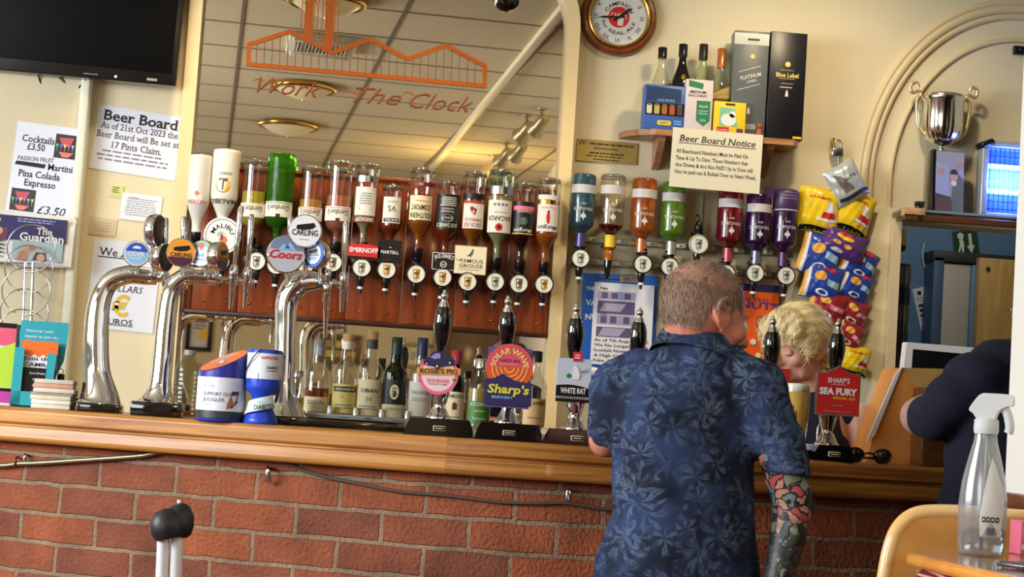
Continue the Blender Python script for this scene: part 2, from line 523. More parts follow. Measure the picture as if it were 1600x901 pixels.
# back wall with the doorway at its end
xd0 = P(1392, 480, YW).x; xd1 = P(1640, 450, YW).x; zl = P(1490, 352, YW).z
mb = MB()
mb.box(((-4+xd0)/2, YW+.06, 1.5), (xd0+4, .12, 3.1), WALLM)
mb.box(((xd0+xd1)/2, YW+.06, (zl+3.05)/2), (xd1-xd0, .12, 3.05-zl), WALLM)
mb.box(((xd1+4.2)/2, YW+.06, 1.5), (4.2-xd1, .12, 3.1), WALLM)
struct('wall_back', mb)
# side walls: the window wall and the partition that ends beside the camera
mb = MB()
wy0, wy1, wz0, wz1 = 1.3, 3.9, .95, 2.55
mb.box((-3.72, (-3.7+wy0)/2, 1.5), (.15, wy0+3.7, 3.0), WALLM)
mb.box((-3.72, (wy1+YW)/2, 1.5), (.15, YW-wy1, 3.0), WALLM)
mb.box((-3.72, (wy0+wy1)/2, wz0/2), (.15, wy1-wy0, wz0), WALLM)
mb.box((-3.72, (wy0+wy1)/2, (wz1+3)/2), (.15, wy1-wy0, 3-wz1), WALLM)
struct('wall_left', mb)
mb = MB()
for z in (wz0, wz1, (wz0+wz1)/2): mb.box((-3.70, (wy0+wy1)/2, z), (.07, wy1-wy0, .06), WPAINT, .01)
for y in (wy0, wy1, (wy0+wy1)/2): mb.box((-3.70, y, (wz0+wz1)/2), (.07, .06, wz1-wz0), WPAINT, .01)
mb.rect(0, 0, 1, 1, 0, thin_glass('window_pane', (245, 250, 250)), Matrix.Translation((-3.72, (wy0+wy1)/2, (wz0+wz1)/2)) @ Matrix.Rotation(PI/2, 4, 'Z') @ Matrix.Diagonal((wy1-wy0, 1, wz1-wz0, 1)))
struct('window_1', mb)
mb = MB(); mb.box((0, -3.65, 1.5), (7.6, .12, 3.0), WALLM); struct('wall_front', mb)
mb = MB(); mb.box((3.9, 2.2, 1.5), (.12, 11.5, 3.0), WALLM); struct('wall_right', mb)
# white partition: its far end shows at the right rim of the photo
pa = Q(1578, 560, 3.35); 
px_, py_ = pa.x, pa.y
pd = Vector((-.03, 1, 0)).normalized()
mb = MB()
L = py_+3.6
Mp = Matrix.Translation((px_+.03*L/2+.06, py_-L/2, 0)) @ Matrix.Rotation(.03, 4, 'Z')
mb.box((0, 0, 1.5), (.12, L, 3.0), WPAINT, M=Mp)
struct('wall_partition', mb)
DADO = wood('dado_wood', (92, 46, 26), (122, 66, 38), .4)
mb = MB()
zr0 = Q(1585, 768, 3.35).z; 
mb.box((-.075, 0, zr0-.03), (.03, L, .06), DADO, .008, M=Mp); mb.box((-.066, 0, (zr0-.06)/2), (.012, L, zr0-.06), DADO, M=Mp)
mb.box((0, L/2+.006, (zr0-.0)/2), (.15, .012, zr0), DADO, M=Mp)
struct('trim_1', mb)

# ---- arch with the mirror
MIRROR = mat('mirror_silver', (226, 216, 196), .015, 1.0)
pTL = P(311, 100, YW); pBR = P(872, 330, YW)
ax0 = P(309, 150, YW).x; ax1 = P(874, 200, YW).x
azs = P(880, 50, YW).z; rad = .235; azt = azs+rad; azb = .90
def arch_out(g):
    x0, x1, zt, r = ax0-g, ax1+g, azt+g, rad+g
    pts = [(x0, azb), (x1, azb)]
    for i in range(13):
        a = R(90*i/12); pts.append((x1-r+r*math.cos(a), zt-r+r*math.sin(a)))
    for i in range(13):
        a = R(90+90*i/12); pts.append((x0+r+r*math.cos(a), zt-r+r*math.sin(a)))
    return pts
mir = thing('arched_mirror', 'tall arched bar mirror with copper line drawing etched across its top', 'mirror', (0, YW, 0))
mb = MB(); mb.prism(arch_out(0), -.012, -.003, MIRROR); obj('glass', mb, mir)
COPPER = mat('copper_film', (206, 112, 52), .3, .75)
COPD = mat('copper_film_dull', (140, 74, 40), .4, .3)
mb = MB()
YL = -.016
def Lp(px, py):
    p = P(px, py, YW-.016); return Vector((p.x, 0, p.z))
STK = [0]
def stroke(pts, w, m, y0=-.0165):
    for a, b in zip(pts[:-1], pts[1:]):
        STK[0] = (STK[0]+1) % 40; y0 = -.0165-.00004*STK[0]
        a = Lp(*a); b = Lp(*b); d = (b-a); n = Vector((-d.z, 0, d.x)).normalized()*(w/2); e = d.normalized()*(w*.3)
        q = [a-e+n, a-e-n, b+e-n, b+e+n]
        mb.prism([(v.x, v.z) for v in q], y0, -.012, m)
logo = [(390, 71), (455, 49), (517, 82), (580, 60), (637, 93), (695, 70), (757, 101), (757, 134), (388, 100), (390, 71)]
logo = [(389, 69), (453, 49), (520, 82), (578, 61), (637, 92), (697, 71), (758, 103), (757, 134), (388, 100), (389, 69)]
for i in range(len(logo)-1):
    stroke(logo[i:i+2], .0145, COPPER)
for k in range(29):
    x = 400+k*12.2; 
    top = np.interp(x, [389, 453, 520, 578, 637, 697, 758], [69, 49, 82, 61, 92, 71, 103])
    bot = np.interp(x, [388, 757], [100, 134])
    stroke([(x+1.5, top+3), (x, bot-2)], .0022, COPD)
for xc, yb in ((481, 66), (513, 82)):
    stroke([(xc+5, -12), (xc, yb-4)], .024, COPPER)
    for o_ in (-12, -6.5, 7.5, 13):
        stroke([(xc+o_+5, -12), (xc+o_, yb-8)], .003, COPPER)
    arc_ = [(xc+5+9*math.cos(R(a)), 6-9*math.sin(R(a))) for a in range(0, 181, 20)]
    stroke(arc_, .004, COPPER)
for txt, xc, yc, h, w in (('Work', 452, 136, .05, .21), ('The', 590, 150, .05, .16), ('Clock', 690, 160, .05, .21)):
    p = Lp(xc, yc)
    mb.text(txt, COPD, p.x, p.z, h, w, y=-.0185, bold=-.006, shear=.5)
for pts in ([(395, 130), (400, 124), (412, 126), (412, 134)], [(534, 150), (540, 143), (552, 144), (562, 150)], [(630, 150), (633, 144), (642, 145), (648, 150)]):
    stroke([tuple(v)[:2] for v in interp([(a, b, 0) for a, b in pts], 6)], .0025, COPPER)
obj('etched_drawing', mb, mir, label='copper factory outline with chimneys and script lettering')
# jamb
mb = MB()
o_ = arch_out(.042); i_ = arch_out(0)
n = len(o_)
for y0, y1 in ((-.07, 0),):
    vs = [(x, y0, z) for x, z in o_]+[(x, y0, z) for x, z in i_]+[(x, y1, z) for x, z in o_]+[(x, y1, z) for x, z in i_]
    fs = []
    for k in range(n):
        k2 = (k+1) % n
        if k == 0: continue
        fs += [(k, k2, n+k2, n+k), (n+k, n+k2, 3*n+k2, 3*n+k), (k2, k, 2*n+k, 2*n+k2)]
    mb.add(vs, fs, TRIMM)
struct('trim_5', mb, (0, YW, 0))

# ---- boxed pipe on the left part of the wall
mb = MB()
pe0 = P(143, 160, YW-.05); pe1 = P(108, 480, YW-.05)
xe = (pe0.x+pe1.x)/2
mb.box((xe-1.0, YW-.025, 1.5), (2.0, .05, 3.0), WALLM, .004)
mb.box((xe-.012, YW-.035, 1.5), (.03, .07, 3.0), mat('pale_cover_strip', (226, 226, 206), .45), .006)
struct('trim_2', mb)

# ---- the moulded arch at the right end of the wall
mb = MB()
acx, acz = P(1585, 300, YW).x, P(1585, 300, YW).z
def arch_mould(rx, rz, r, dz=0):
    pts = []
    xb = acx-rx
    pts.append((xb, YW-.004, P(1338, 352, YW).z))
    for k in range(25):
        a = R(180-90*k/24)
        pts.append((acx+rx*math.cos(a), YW-.004, acz+rz*math.sin(a)))
    for k in range(1, 16):
        a = R(90-90*k/24); pts.append((acx+rx*math.cos(a), YW-.004, acz+rz*math.sin(a)))
    mb.tube(pts, r, TRIM2, 8)
TRIM2 = mat('arch_paint', (214, 196, 156), .5)
rx0 = acx-P(1340, 300, YW).x; rz0 = P(1585, 4, YW).z-acz
for f, r in ((1.0, .012), (.965, .017), (.925, .012), (.80, .009)):
    arch_mould(rx0*f, rz0*f, r)
struct('trim_3', mb)
# cream pilaster under the arch, beside the doorway
mb = MB()
x0 = P(1338, 480, YW).x
mb.box(((x0+xd0)/2, YW-.015, zl/2+.02), (xd0-x0, .03, zl+.04), WALLM, .004)
mb.box((xd0-.012, YW+.03, zl/2), (.03, .2, zl), TRIM2)
struct('trim_4', mb)

# ------------------------------------------------------------------ the bar
OAK = wood('bar_oak', (150, 92, 36), (206, 146, 70), .38, (1.0, 22, 22), .10, 'UV', 3.0)
OAKD = wood('bar_oak_dark', (104, 62, 26), (152, 96, 44), .28, (1.0, 22, 22), .6, 'UV', 3.0)
OAKR = wood('bar_oak_right', (128, 78, 32), (184, 126, 60), .36, (1.0, 30, 30), .25, 'UV', 3.6)
BRICK = brick_mat()
knots = [(-260, 4.75), (0, 4.6), (300, 4.42), (700, 4.25), (950, 4.24), (1200, 4.33), (1450, 4.47), (1640, 4.60)]
lip = []
for px, d in knots:
    p = Q(px, 660, d); lip.append(Vector((p.x, p.y, 0)))
path = interp(lip, 10)
nrm = []
for i in range(len(path)):
    t = (path[min(i+1, len(path)-1)]-path[max(i-1, 0)]).normalized(); nrm.append(Vector((t.y, -t.x, 0)))
S = [0.0]
for a, b in zip(path[:-1], path[1:]): S.append(S[-1]+(b-a).length)
def sweep(mb, prof, m, i0=0, i1=None, smooth=False, dv=0.0):
    """profile (out, z): out is measured from the lip line towards the room"""
    i1 = len(path)-1 if i1 is None else i1
    n = len(prof); vs = []; fs = []; uvs = []
    acc = [dv]
    for k in range(1, n): acc.append(acc[-1]+math.dist(prof[k], prof[k-1]))
    for i in range(i0, i1+1):
        for o, z in prof: q = path[i]+nrm[i]*o; vs.append((q.x, q.y, z))
    for i in range(i1-i0):
        for k in range(n-1):
            fs.append((i*n+k, (i+1)*n+k, (i+1)*n+k+1, i*n+k+1))
            a, b = S[i0+i], S[i0+i+1]
            uvs.append(((a, acc[k]), (b, acc[k]), (b, acc[k+1]), (a, acc[k+1])))
    mb.add(vs, fs, m, smooth, uvs)
    for i in (0, i1-i0):
        mb.add([vs[i*n+k] for k in range(n)], [tuple(range(n)) if i else tuple(range(n))[::-1]], m)
def rnd(prof, steps=5):
    return prof
bar = thing('bar_counter', 'long curved pub bar with varnished oak top over red brick front', 'bar counter', (0, 0, 0))
th = .088
lp = []
for k in range(7): a = R(90*k/6); lp.append((-.012+.012*math.sin(a), ZB-.012+.012*math.cos(a)))
lp += [(0.0, ZB-.036), (-.004, ZB-.040), (-.012, ZB-.043), (-.012, ZB-.047), (0.0, ZB-.050)]
for k in range(7): a = R(90*k/6); lp.append((.004-.014+.014*math.cos(a), ZB-th+.014-.014*math.sin(a)))
lp += [(-.56, ZB-th), (-.56, ZB), (-.30, ZB)]
lp = lp[::-1] + [lp[-1]]
# find joints between the lengths of moulding
def near(px):
    best = min(range(len(path)), key=lambda i: abs(((Vector((path[i].x, path[i].y, ZB))-CAM).dot(RT)/(Vector((path[i].x, path[i].y, ZB))-CAM).dot(D_))*FPX+CX-px))
    return best
j1, j2 = near(305), near(702)
mb = MB(); sweep(mb, lp, OAK, 0, j1); sweep(mb, lp, OAK, j1, j2); sweep(mb, lp, OAKR, j2, None)
obj('bar_top', mb, bar, label='varnished oak top with grooved edge moulding')
mb = MB(); 
sweep(mb, [(-.055, 0.0), (-.055, ZB-th+.002)], BRICK, dv=-.0148)
sweep(mb, [(-.30, ZB-th+.002), (-.30, 0.0)], BRICK)
obj('brick_front', mb, bar, label='red brick front with pale mortar')
# ------------------------------------------------------------------ optics board
BOARD = wood('board_wood', (116, 48, 22), (166, 78, 36), .3, (14, 14, 1.6), .5, 'Object', 3.0)
YBD = YW-.045      # face of the board
b_tl, b_tr, b_br, b_bl = P(297, 262, YBD), P(866, 298, YBD), P(857, 517, YBD), P(288, 486, YBD)
bx0, bx1 = P(293, 380, YBD).x, P(862, 400, YBD).x
bz0, bz1 = (b_bl.z+b_br.z)/2, (b_tl.z+b_tr.z)/2
board = thing('optics_board', 'red-brown wooden board holding fourteen upturned spirit bottles across the mirror', 'board', ((bx0+bx1)/2, YBD, bz0))
cuts = [bx0] + [P(x, 450, YBD).x for x in (300, 372, 446, 543, 628, 711, 790)] + [bx1]
mb = MB()
for a, b in zip(cuts[:-1], cuts[1:]):
    if b-a < .02: continue
    mb.box(((a+b)/2-(bx0+bx1)/2, .016, (bz1-bz0)/2), (b-a-.003, .03, bz1-bz0), BOARD, .003)
obj('panel', mb, board)
mb = MB(); mb.box((0, .012, -.006), (bx1-bx0, .04, .014), mat('dark_wood_edge', (70, 34, 22), .4), .002)
mb.box((0, .014, bz1-bz0+.004), (bx1-bx0, .04, .012), BOARD, .002)
obj('edge_strip', mb, board)
mb = MB(); mb.lathe([(.0045, 0), (.0045, .002), (.002, .0035)], BRASS, 10, M=Matrix.Rotation(PI/2, 4, 'X'))
scr = mb.mesh('screw')
for a, b in zip(cuts[:-1], cuts[1:]):
    if b-a < .05: continue
    for f in (.25, .75): obj('screw', scr, board, (a+(b-a)*f-(bx0+bx1)/2, 0, .030))

# ------------------------------------------------------------------ bottles
CLEAR = thin_glass('clear_glass', (244, 244, 238), .26)
CLEARG = thin_glass('greenish_glass', (232, 242, 228), .26)
def liquid(name, c, rough=.0, d=None):
    return mat('liquid_'+name, c, .05, trans=.62, ior=1.15)
HEAVY = mat('heavy_glass', (236, 236, 226), .02, trans=.9, ior=1.5)
AMBER = liquid('amber', (226, 128, 44))
DAMBER = liquid('dark_amber', (176, 74, 24))
RUM = liquid('dark_rum', (70, 30, 20))
GINL = liquid('lemon', (240, 220, 70)); ORL = liquid('orange', (246, 180, 90)); PKL = liquid('pink', (240, 150, 120)); PALE = liquid('pale', (236, 226, 180))
REDL = liquid('berry', (120, 24, 36))

def clip(prof, z0, z1):
    out = []
    def at(z):
        for (r0, a), (r1, b) in zip(prof[:-1], prof[1:]):
            if min(a, b)-1e-9 <= z <= max(a, b)+1e-9 and abs(b-a) > 1e-9:
                return r0+(r1-r0)*(z-a)/(b-a)
        return prof[-1][0]
    out.append((at(z0), z0))
    out += [(r, z) for r, z in prof if z0 < z < z1]
    out.append((at(z1), z1))
    return out

def smoothprof(pts, n=5):
    v = interp([(r, 0, z) for r, z in pts], n)
    return [(max(.0005, p.x), p.z) for p in v]

def bottle_profile(kind, r, h, nr=None):
    nr = nr or .0135
    if kind == 'round':      # round shoulders, straight neck
        sh = h*.60
        p = [(r*.35, .006), (r*.8, .002), (r*.96, .004), (r, .014), (r, sh*.5), (r, sh)]
        for k in range(1, 9):
            t = k/8; p.append((nr+(r-nr)*(math.cos(t*PI)*.5+.5)**.8, sh+h*.17*t))
        p += [(nr*.95, h*.84), (nr*.92, h*.94), (nr*1.15, h*.945), (nr*1.15, h*.975), (nr, h*.98), (nr, h)]
        return p
    if kind == 'slope':      # long sloping shoulders
        sh = h*.50
        p = [(r*.35, .006), (r*.8, .002), (r*.96, .004), (r, .014), (r, sh*.5), (r, sh)]
        for k in range(1, 11):
            t = k/10; p.append((nr+(r-nr)*(math.cos(t*PI)*.5+.5), sh+h*.34*t))
        p += [(nr, h*.95), (nr*1.15, h*.955), (nr*1.15, h*.985), (nr, h)]
        return p
    if kind == 'gin':        # squarish body with a stepped base, tight shoulder
        sh = h*.66
        p = [(r*.25, .008), (r*.7, .003), (r*.9, .002), (r*.98, .006), (r, .014), (r, .035), (r*.985, .04), (r*.985, sh)]
        for k in range(1, 9):
            t = k/8; p.append((nr+(r*.985-nr)*(1-t**2.2)**.6 if t < 1 else nr, sh+h*.13*t))
        p += [(nr, h*.92), (nr*1.15, h*.925), (nr*1.15, h*.955), (nr, h)]
        return p
    if kind == 'bell':       # malt whisky: short neck with a bulge, flat shoulder
        sh = h*.55
        p = [(r*.35, .006), (r*.8, .002), (r*.96, .004), (r, .014), (r, sh*.5), (r, sh)]
        for k in range(1, 9):
            t = k/8; p.append((nr*1.35+(r-nr*1.35)*(math.cos(t*PI)*.5+.5)**1.3, sh+h*.15*t))
        p += [(nr*1.3, h*.76), (nr*1.05, h*.84), (nr, h*.93), (nr*1.12, h*.94), (nr*1.12, h*.97), (nr, h)]
        return p

def make_bottle(root, prof, glass, liq=None, level=None, seg=32, sx=1, sy=1, inverted=True):
    """glass wall with base and the drink inside it, under root (z up along the bottle)"""
    h = prof[-1][1]
    mb = MB(); mb.lathe([(.0006, prof[0][1])]+prof, glass, seg, sx=sx, sy=sy, cap=False)
    g = obj('glass', mb, root)
    if inverted and glass in (CLEAR, CLEARG):
        r_ = max(q[0] for q in prof); mb = MB(); mb.lathe([(.0006, .007), (r_*.6, .003), (r_*.90, .004), (r_*.965, .009), (r_*.965, .016), (r_*.8, .0135), (.0006, .018)], HEAVY, seg, sx=sx, sy=sy, cap=False); obj('thick_base', mb, root)
    if liq is not None:
        ip = [(max(.0006, r-.0028), z) for r, z in prof]
        z0, z1 = (level, h*.985) if inverted else (.006, level)
        cp = clip(ip, z0, z1)
        mb = MB(); mb.lathe([(.0006, cp[0][1])]+cp+[(.0006, cp[-1][1])], liq, seg, sx=sx, sy=sy, cap=False)
        obj('drink', mb, root)
    return g

# measures: a dial on a black body with a spout
DIALW = mat('dial_face', (232, 232, 216), .35)
def make_optic(name, label, loc, tint, group, sign=None, ring=BLACK, side=False):
    t = thing('optic_measure', label, 'optic measure', loc, (0, 0, 0), group)
    mb = MB()
    mb.lathe([(.008, .0), (.012, .004), (.013, .026), (.009, .032), (.009, .044), (.015, .046), (.015, .052)], BLACK, 20)
    mb.box((0, .022, .038), (.032, .05, .012), BLACK, .003)
    mb.box((0, .03, .005), (.018, .035, .06), BLACK, .003)
    obj('body', mb, t)
    mb = MB()
    Mx = Matrix.Translation((0, -.016, 0)) @ Matrix.Rotation(PI/2, 4, 'X')
    mb.lathe([(.024, -.014), (.0315, -.012), (.0325, .0), (.031, .006), (.0285, .006), (.0275, .003)], ring, 32, M=Mx, cap=False)
    mb.lathe([(.001, .004), (.0275, .004)], DIALW, 32, M=Mx, cap=False)
    y = -.0212
    mb.prism([(-.0085, -.016), (.0085, -.016), (.0115, .016), (-.0115, .016)], y, y+.001, tint)
    mb.prism([(-.0055, -.012), (-.001, -.012), (-.002, .012), (-.008, .012)], y-.0004, y, DIALW)
    mb.prism([(-.006, -.002), (.007, .000), (.008, .006), (-.006, .005)], y-.0006, y, mat('dial_dark', (60, 52, 44), .5))
    mb.text('25ml', INK, 0, -.0205, .0035, y=y-.0005)
    obj('dial', mb, t, label='round white dial in a black ring')
    mb = MB(); mb.lathe([(.013, -.018), (.0125, -.045), (.009, -.062), (.0075, -.066)][::-1], BLACKG, 18)
    sp = obj('spout', mb, t)
    mb = MB(); mb.lathe([(.0095, -.0605), (.0095, -.068)][::-1], WHITEP, 16); mb.lathe([(.0055, -.067), (.0045, -.082)][::-1], BLACK, 14)
    obj('nozzle', mb, sp, label='white tipped nozzle')
    if sign:
        w, h, fn, dz, dx = sign
        mb = MB(); fn(mb, w, h)
        obj('brand_plate', mb, t, (dx, -.018, dz), label='printed plate')
    return t

def label_text(mb, r, items, M=None):
    for it in items:
        k = it[0]
        if k == 'rect': mb.wraprect(it[1], it[2], it[3], it[4], r+it[6] if len(it) > 6 else r, it[5])
        if k == 'text': mb.text(it[1], it[2], it[3], it[4], it[5], it[6], wrap=r+.0009, bold=it[7] if len(it) > 7 else .01, shear=it[8] if len(it) > 8 else 0)
        if k == 'poly': mb.wrappoly(it[1], r+(it[3] if len(it) > 3 else .0007), it[2])
        if k == 'lines': mb.lines(it[1], it[2], it[3], it[4], it[5], it[6], wrap=r+.0009)

def optic_bottle(label, top, bot, wpx, kind, glass, liq, level_f, lab, cap=None, Y=None, sx=1, sy=1, dist=.085, group='upturned bottles on the wooden board', seg=32):
    """top = pixel of the bottle's base (uppermost), bot = pixel of the neck's end"""
    Y = YBD-dist if Y is None else Y
    a, b = P(*top, Y), P(*bot, Y)
    h = a.z-b.z; r = wpx*mpp(a)/2
    x = (a.x+b.x)/2
    t = thing('spirit_bottle', label, 'bottle', (x, Y, a.z), (0, PI, 0), group)
    prof = bottle_profile(kind, r, h)
    make_bottle(t, prof, glass, liq, h*level_f if level_f is not None else None, seg, sx, sy)
    mb = MB(); lab(mb, r, h)
    if mb.v: obj('label', mb, t)
    mb = MB(); nr = prof[-1][0]
    c = cap or BLACK
    mb.lathe([(nr*1.25, h*.90), (nr*1.25, h*1.0), (nr*.8, h*1.01)], c, 20)
    obj('collar', mb, t)
    mb = MB(); mb.sphere((0, 0, .001), (r*.25, r*.25, .006), CHROME, 12, 8); 
    obj('base_button', mb, t)
    return t, b, x

def L_plain(items):
    def f(mb, r, h): label_text(mb, r+.0008, items(r, h))
    return f

PGREEN = mat('green_glass', (74, 156, 30), .05, trans=.78, ior=1.25, bump=(45, .6, .004))
FROST = mat('frosted_white_glass', (224, 222, 208), .35, nz=(20, .05), sss=0.0)
FROSTC = mat('frosted_cream_glass', (236, 232, 216), .3, nz=(20, .05))
LABW = mat('label_white', (226, 222, 210), .6); LABC = mat('label_cream', (230, 218, 178), .6); LABB = mat('label_black', (24, 22, 22), .4)
LABY = mat('label_yellow', (226, 206, 120), .6)
# z runs from the base (uppermost) towards the neck, so print laid along z reads upside down, as on the wall
def l_peach(mb, r, h):
    r += .0006
    mb.wrappoly([(x, z) for x, z in circ(.021, 20, 0, h*.50, .8)], r, mat('peach_label', (240, 226, 216), .5))
    mb.text('ARCHERS', mat('peach_ink', (200, 110, 110), .5), 0, h*.56, .012, r*1.9, wrap=r+.0009, bold=.01)
    mb.wrappoly(circ(.007, 14, .003, h*.46), r+.0008, mat('peach_fruit', (224, 130, 90), .5))
def l_coco(mb, r, h):
    r += .0008
    mb.wrappoly(circ(.0235, 24, .004, h*.42), r, mat('sunset_yellow', (240, 196, 60), .5))
    mb.wrappoly([(.004+.0235*math.cos(R(a)), h*.42+.0235*math.sin(R(a))) for a in range(0, 181, 12)], r+.0004, mat('sunset_orange', (220, 120, 60), .5))
    for k in range(7):
        a = R(-30+k*40); mb.wrappoly([(.002, h*.35), (.002+.014*math.cos(a)-.002*math.sin(a), h*.35+.006*math.sin(a)), (.002+.016*math.cos(a), h*.35+.009*math.sin(a)), (.002+.014*math.cos(a)+.002, h*.35+.003+.006*math.sin(a))], r+.0009, INK)
    mb.wrappoly([(.001, h*.35), (.004, h*.35), (.006, h*.47), (.003, h*.47)], r+.0009, INK)
    mb.text('MALIBU', INK, 0, h*.60, .015, r*2.1, wrap=r+.0009, bold=.012)
    mb.lines(.0, h*.285, r*1.1, .010, 2, GREYINK, wrap=r)
def gin_label(col):
    def f(mb, r, h):
        r += .0008
        mb.wraprect(0, h*.60, r*2.4, h*.16, r, LABW)
        mb.text("Gordon's", INK, 0, h*.585, .017, r*1.7, wrap=r+.0009, bold=.0, shear=.35)
        mb.wraprect(.0, h*.665, r*.3, h*.03, r+.0006, INK, 4)
        mb.wraprect(0, h*.535, r*2.4, .002, r+.0006, col)
    return f
def l_smirn(mb, r, h):
    r += .0008
    mb.wraprect(0, h*.20, r*2.2, h*.07, r, STEEL)
    mb.wraprect(0, h*.45, r*1.9, h*.32, r, LABW)
    mb.lines(0, h*.42, r*1.1, h*.14, 5, GREYINK, wrap=r)
    mb.wrappoly([(-r*.6, h*.50), (r*.6, h*.50), (r*.45, h*.555), (0, h*.575), (-r*.45, h*.555)], r+.0005, mat('seal_gold', (150, 130, 80), .5))
    mb.wraprect(0, h*.655, r*2.1, h*.07, r, mat('label_brown', (120, 60, 40), .5))
    mb.text('SMIRNOFF', LABW, 0, h*.655, .013, r*1.6, wrap=r+.0011, bold=.015)
def l_mart(mb, r, h):
    r += .0008
    mb.wraprect(0, h*.38, r*1.8, h*.38, r, LABW)
    mb.wraprect(0, h*.525, r*1.5, h*.055, r+.0004, mat('label_navy', (40, 44, 84), .5))
    mb.text('MARTELL', LABW, 0, h*.525, .008, r*1.2, wrap=r+.0012, bold=.01)
    mb.text('VS', INK, 0, h*.36, .018, wrap=r+.0009, bold=.0)
    mb.lines(0, h*.26, r*1.2, .008, 2, GREYINK, wrap=r)
def l_south(mb, r, h):
    r += .0008
    mb.wraprect(0, h*.20, r*2.1, h*.05, r, mat('label_maroon', (110, 36, 30), .5))
    mb.text('100', LABW, .004, h*.20, .008, wrap=r+.0011)
    mb.wrappoly([(-r*.75, h*.34)]+[(r*.75*math.cos(R(a)), h*.34-h*.035*math.sin(R(a))) for a in range(180, -1, -15)][1:], r+.0008, RED)
    mb.wraprect(0, h*.46, r*2.0, h*.27, r, LABC)
    mb.text('SOUTHERN', INK, 0, h*.545, .017, r*1.75, wrap=r+.0009, bold=.012)
    mb.text('COMFORT', INK, 0, h*.455, .017, r*1.6, wrap=r+.0009, bold=.012)
    mb.lines(0, h*.385, r*1.3, .006, 1, RED, wrap=r)
def l_jack(mb, r, h):
    r += .0008
    mb.wraprect(0, h*.40, r*2.1, h*.44, r, LABB)
    mb.ring(0, 0, 0, LABB, seg=3)
    mb.text("JACK DANIEL'S", LABW, 0, h*.565, .012, r*1.75, wrap=r+.0009, bold=.01)
    for w in (.012, .0105):
        mb.wrappoly(circ(w, 24, 0, h*.475, 1.6), r+.0004+(.012-w)*.2, LABW if w == .012 else LABB)
    mb.text('OLD No.7', LABW, 0, h*.475, .006, r*.75, wrap=r+.0016, bold=.01)
    mb.text('Tennessee', LABW, 0, h*.40, .008, r*1.1, wrap=r+.0009, shear=.3)
    mb.text('WHISKEY', LABW, 0, h*.36, .006, r*1.0, wrap=r+.0009)
    mb.lines(0, h*.27, r*1.4, h*.12, 5, LABW, wrap=r)
def l_grouse(mb, r, h):
    r += .0008
    mb.wraprect(0, h*.28, r*2.2, h*.06, r, LABB)
    mb.wraprect(0, h*.48, r*1.9, h*.30, r, LABW)
    mb.wraprect(0, h*.345, r*1.9, h*.03, r+.0004, mat('label_rose', (170, 60, 60), .5))
    mb.wrappoly([(-.010, h*.42), (.006, h*.39), (.014, h*.405), (.010, h*.44), (-.004, h*.49), (-.007, h*.455)], r+.0006, mat('grouse_red', (150, 50, 40), .5))
    mb.text('FAMOUS', mat('label_red_ink', (150, 60, 60), .6), 0, h*.535, .011, r*1.4, wrap=r+.0009)
    mb.text('GROUSE', mat('label_red_ink', (150, 60, 60), .6), 0, h*.59, .013, r*1.6, wrap=r+.0009)
def l_bac(mb, r, h):
    r += .0008
    mb.wraprect(0, h*.225, r*2.2, h*.08, r, STEEL)
    mb.wraprect(0, h*.49, r*2.1, h*.33, r, LABW)
    mb.text('BACARDI', INK, 0, h*.51, .015, r*1.8, wrap=r+.0009, bold=.006)
    mb.wrappoly(circ(.0125, 20, .002, h*.60), r+.0007, RED); mb.wrappoly(circ(.006, 12, .002, h*.60), r+.0010, LABB)
    for x in (-.02, -.007, .007, .02): mb.wrappoly(circ(.005, 10, x, h*.37), r+.0007, GREYINK)
    mb.lines(0, h*.45, r*1.3, .006, 1, GREYINK, wrap=r)
def l_morg(mb, r, h):
    r += .0008
    mb.wraprect(0, h*.26, r*2.2, h*.05, r, LABB)
    mb.wraprect(0, h*.315, r*2.1, h*.055, r, PINK)
    mb.wraprect(0, h*.47, r*2.1, h*.27, r, LABB)
    for k in range(9):
        a = R(k*40); mb.wrappoly([(.003*math.cos(a+1.2), h*.46+.003*math.sin(a+1.2)), (.017*math.cos(a), h*.46+.017*math.sin(a)), (.003*math.cos(a-1.2), h*.46+.003*math.sin(a-1.2))], r+.0007, GREY)
    mb.wrappoly(circ(.007, 14, 0, h*.46), r+.0010, GREEN)
    mb.text('Captain', LABW, 0, h*.355, .008, r*1.3, wrap=r+.0009, shear=.2); mb.text('Morgan', LABW, 0, h*.57, .012, r*1.7, wrap=r+.0009, shear=.2, bold=.01)
    mb.wraprect(0, h*.605, r*2.1, .003, r+.0006, YELLOW)
def l_spice(mb, r, h):
    r += .0008
    mb.wraprect(0, h*.22, r*2.0, h*.05, r, LABW)
    mb.wraprect(0, h*.275, r*2.1, h*.05, r, GOLD)
    mb.wraprect(0, h*.44, r*2.0, h*.29, r, LABW)
    mb.text('Captain', PINK, 0, h*.335, .007, r*1.3, wrap=r+.0009, shear=.2); mb.text('Morgan', NAVY, 0, h*.545, .013, r*1.7, wrap=r+.0009, shear=.2, bold=.012)
    mb.wrappoly([(-.004, h*.50), (.004, h*.50), (.007, h*.42), (.003, h*.385), (-.003, h*.385), (-.006, h*.43)], r+.0007, RED)
    mb.wrappoly(circ(.004, 10, 0, h*.375), r+.0009, INK)

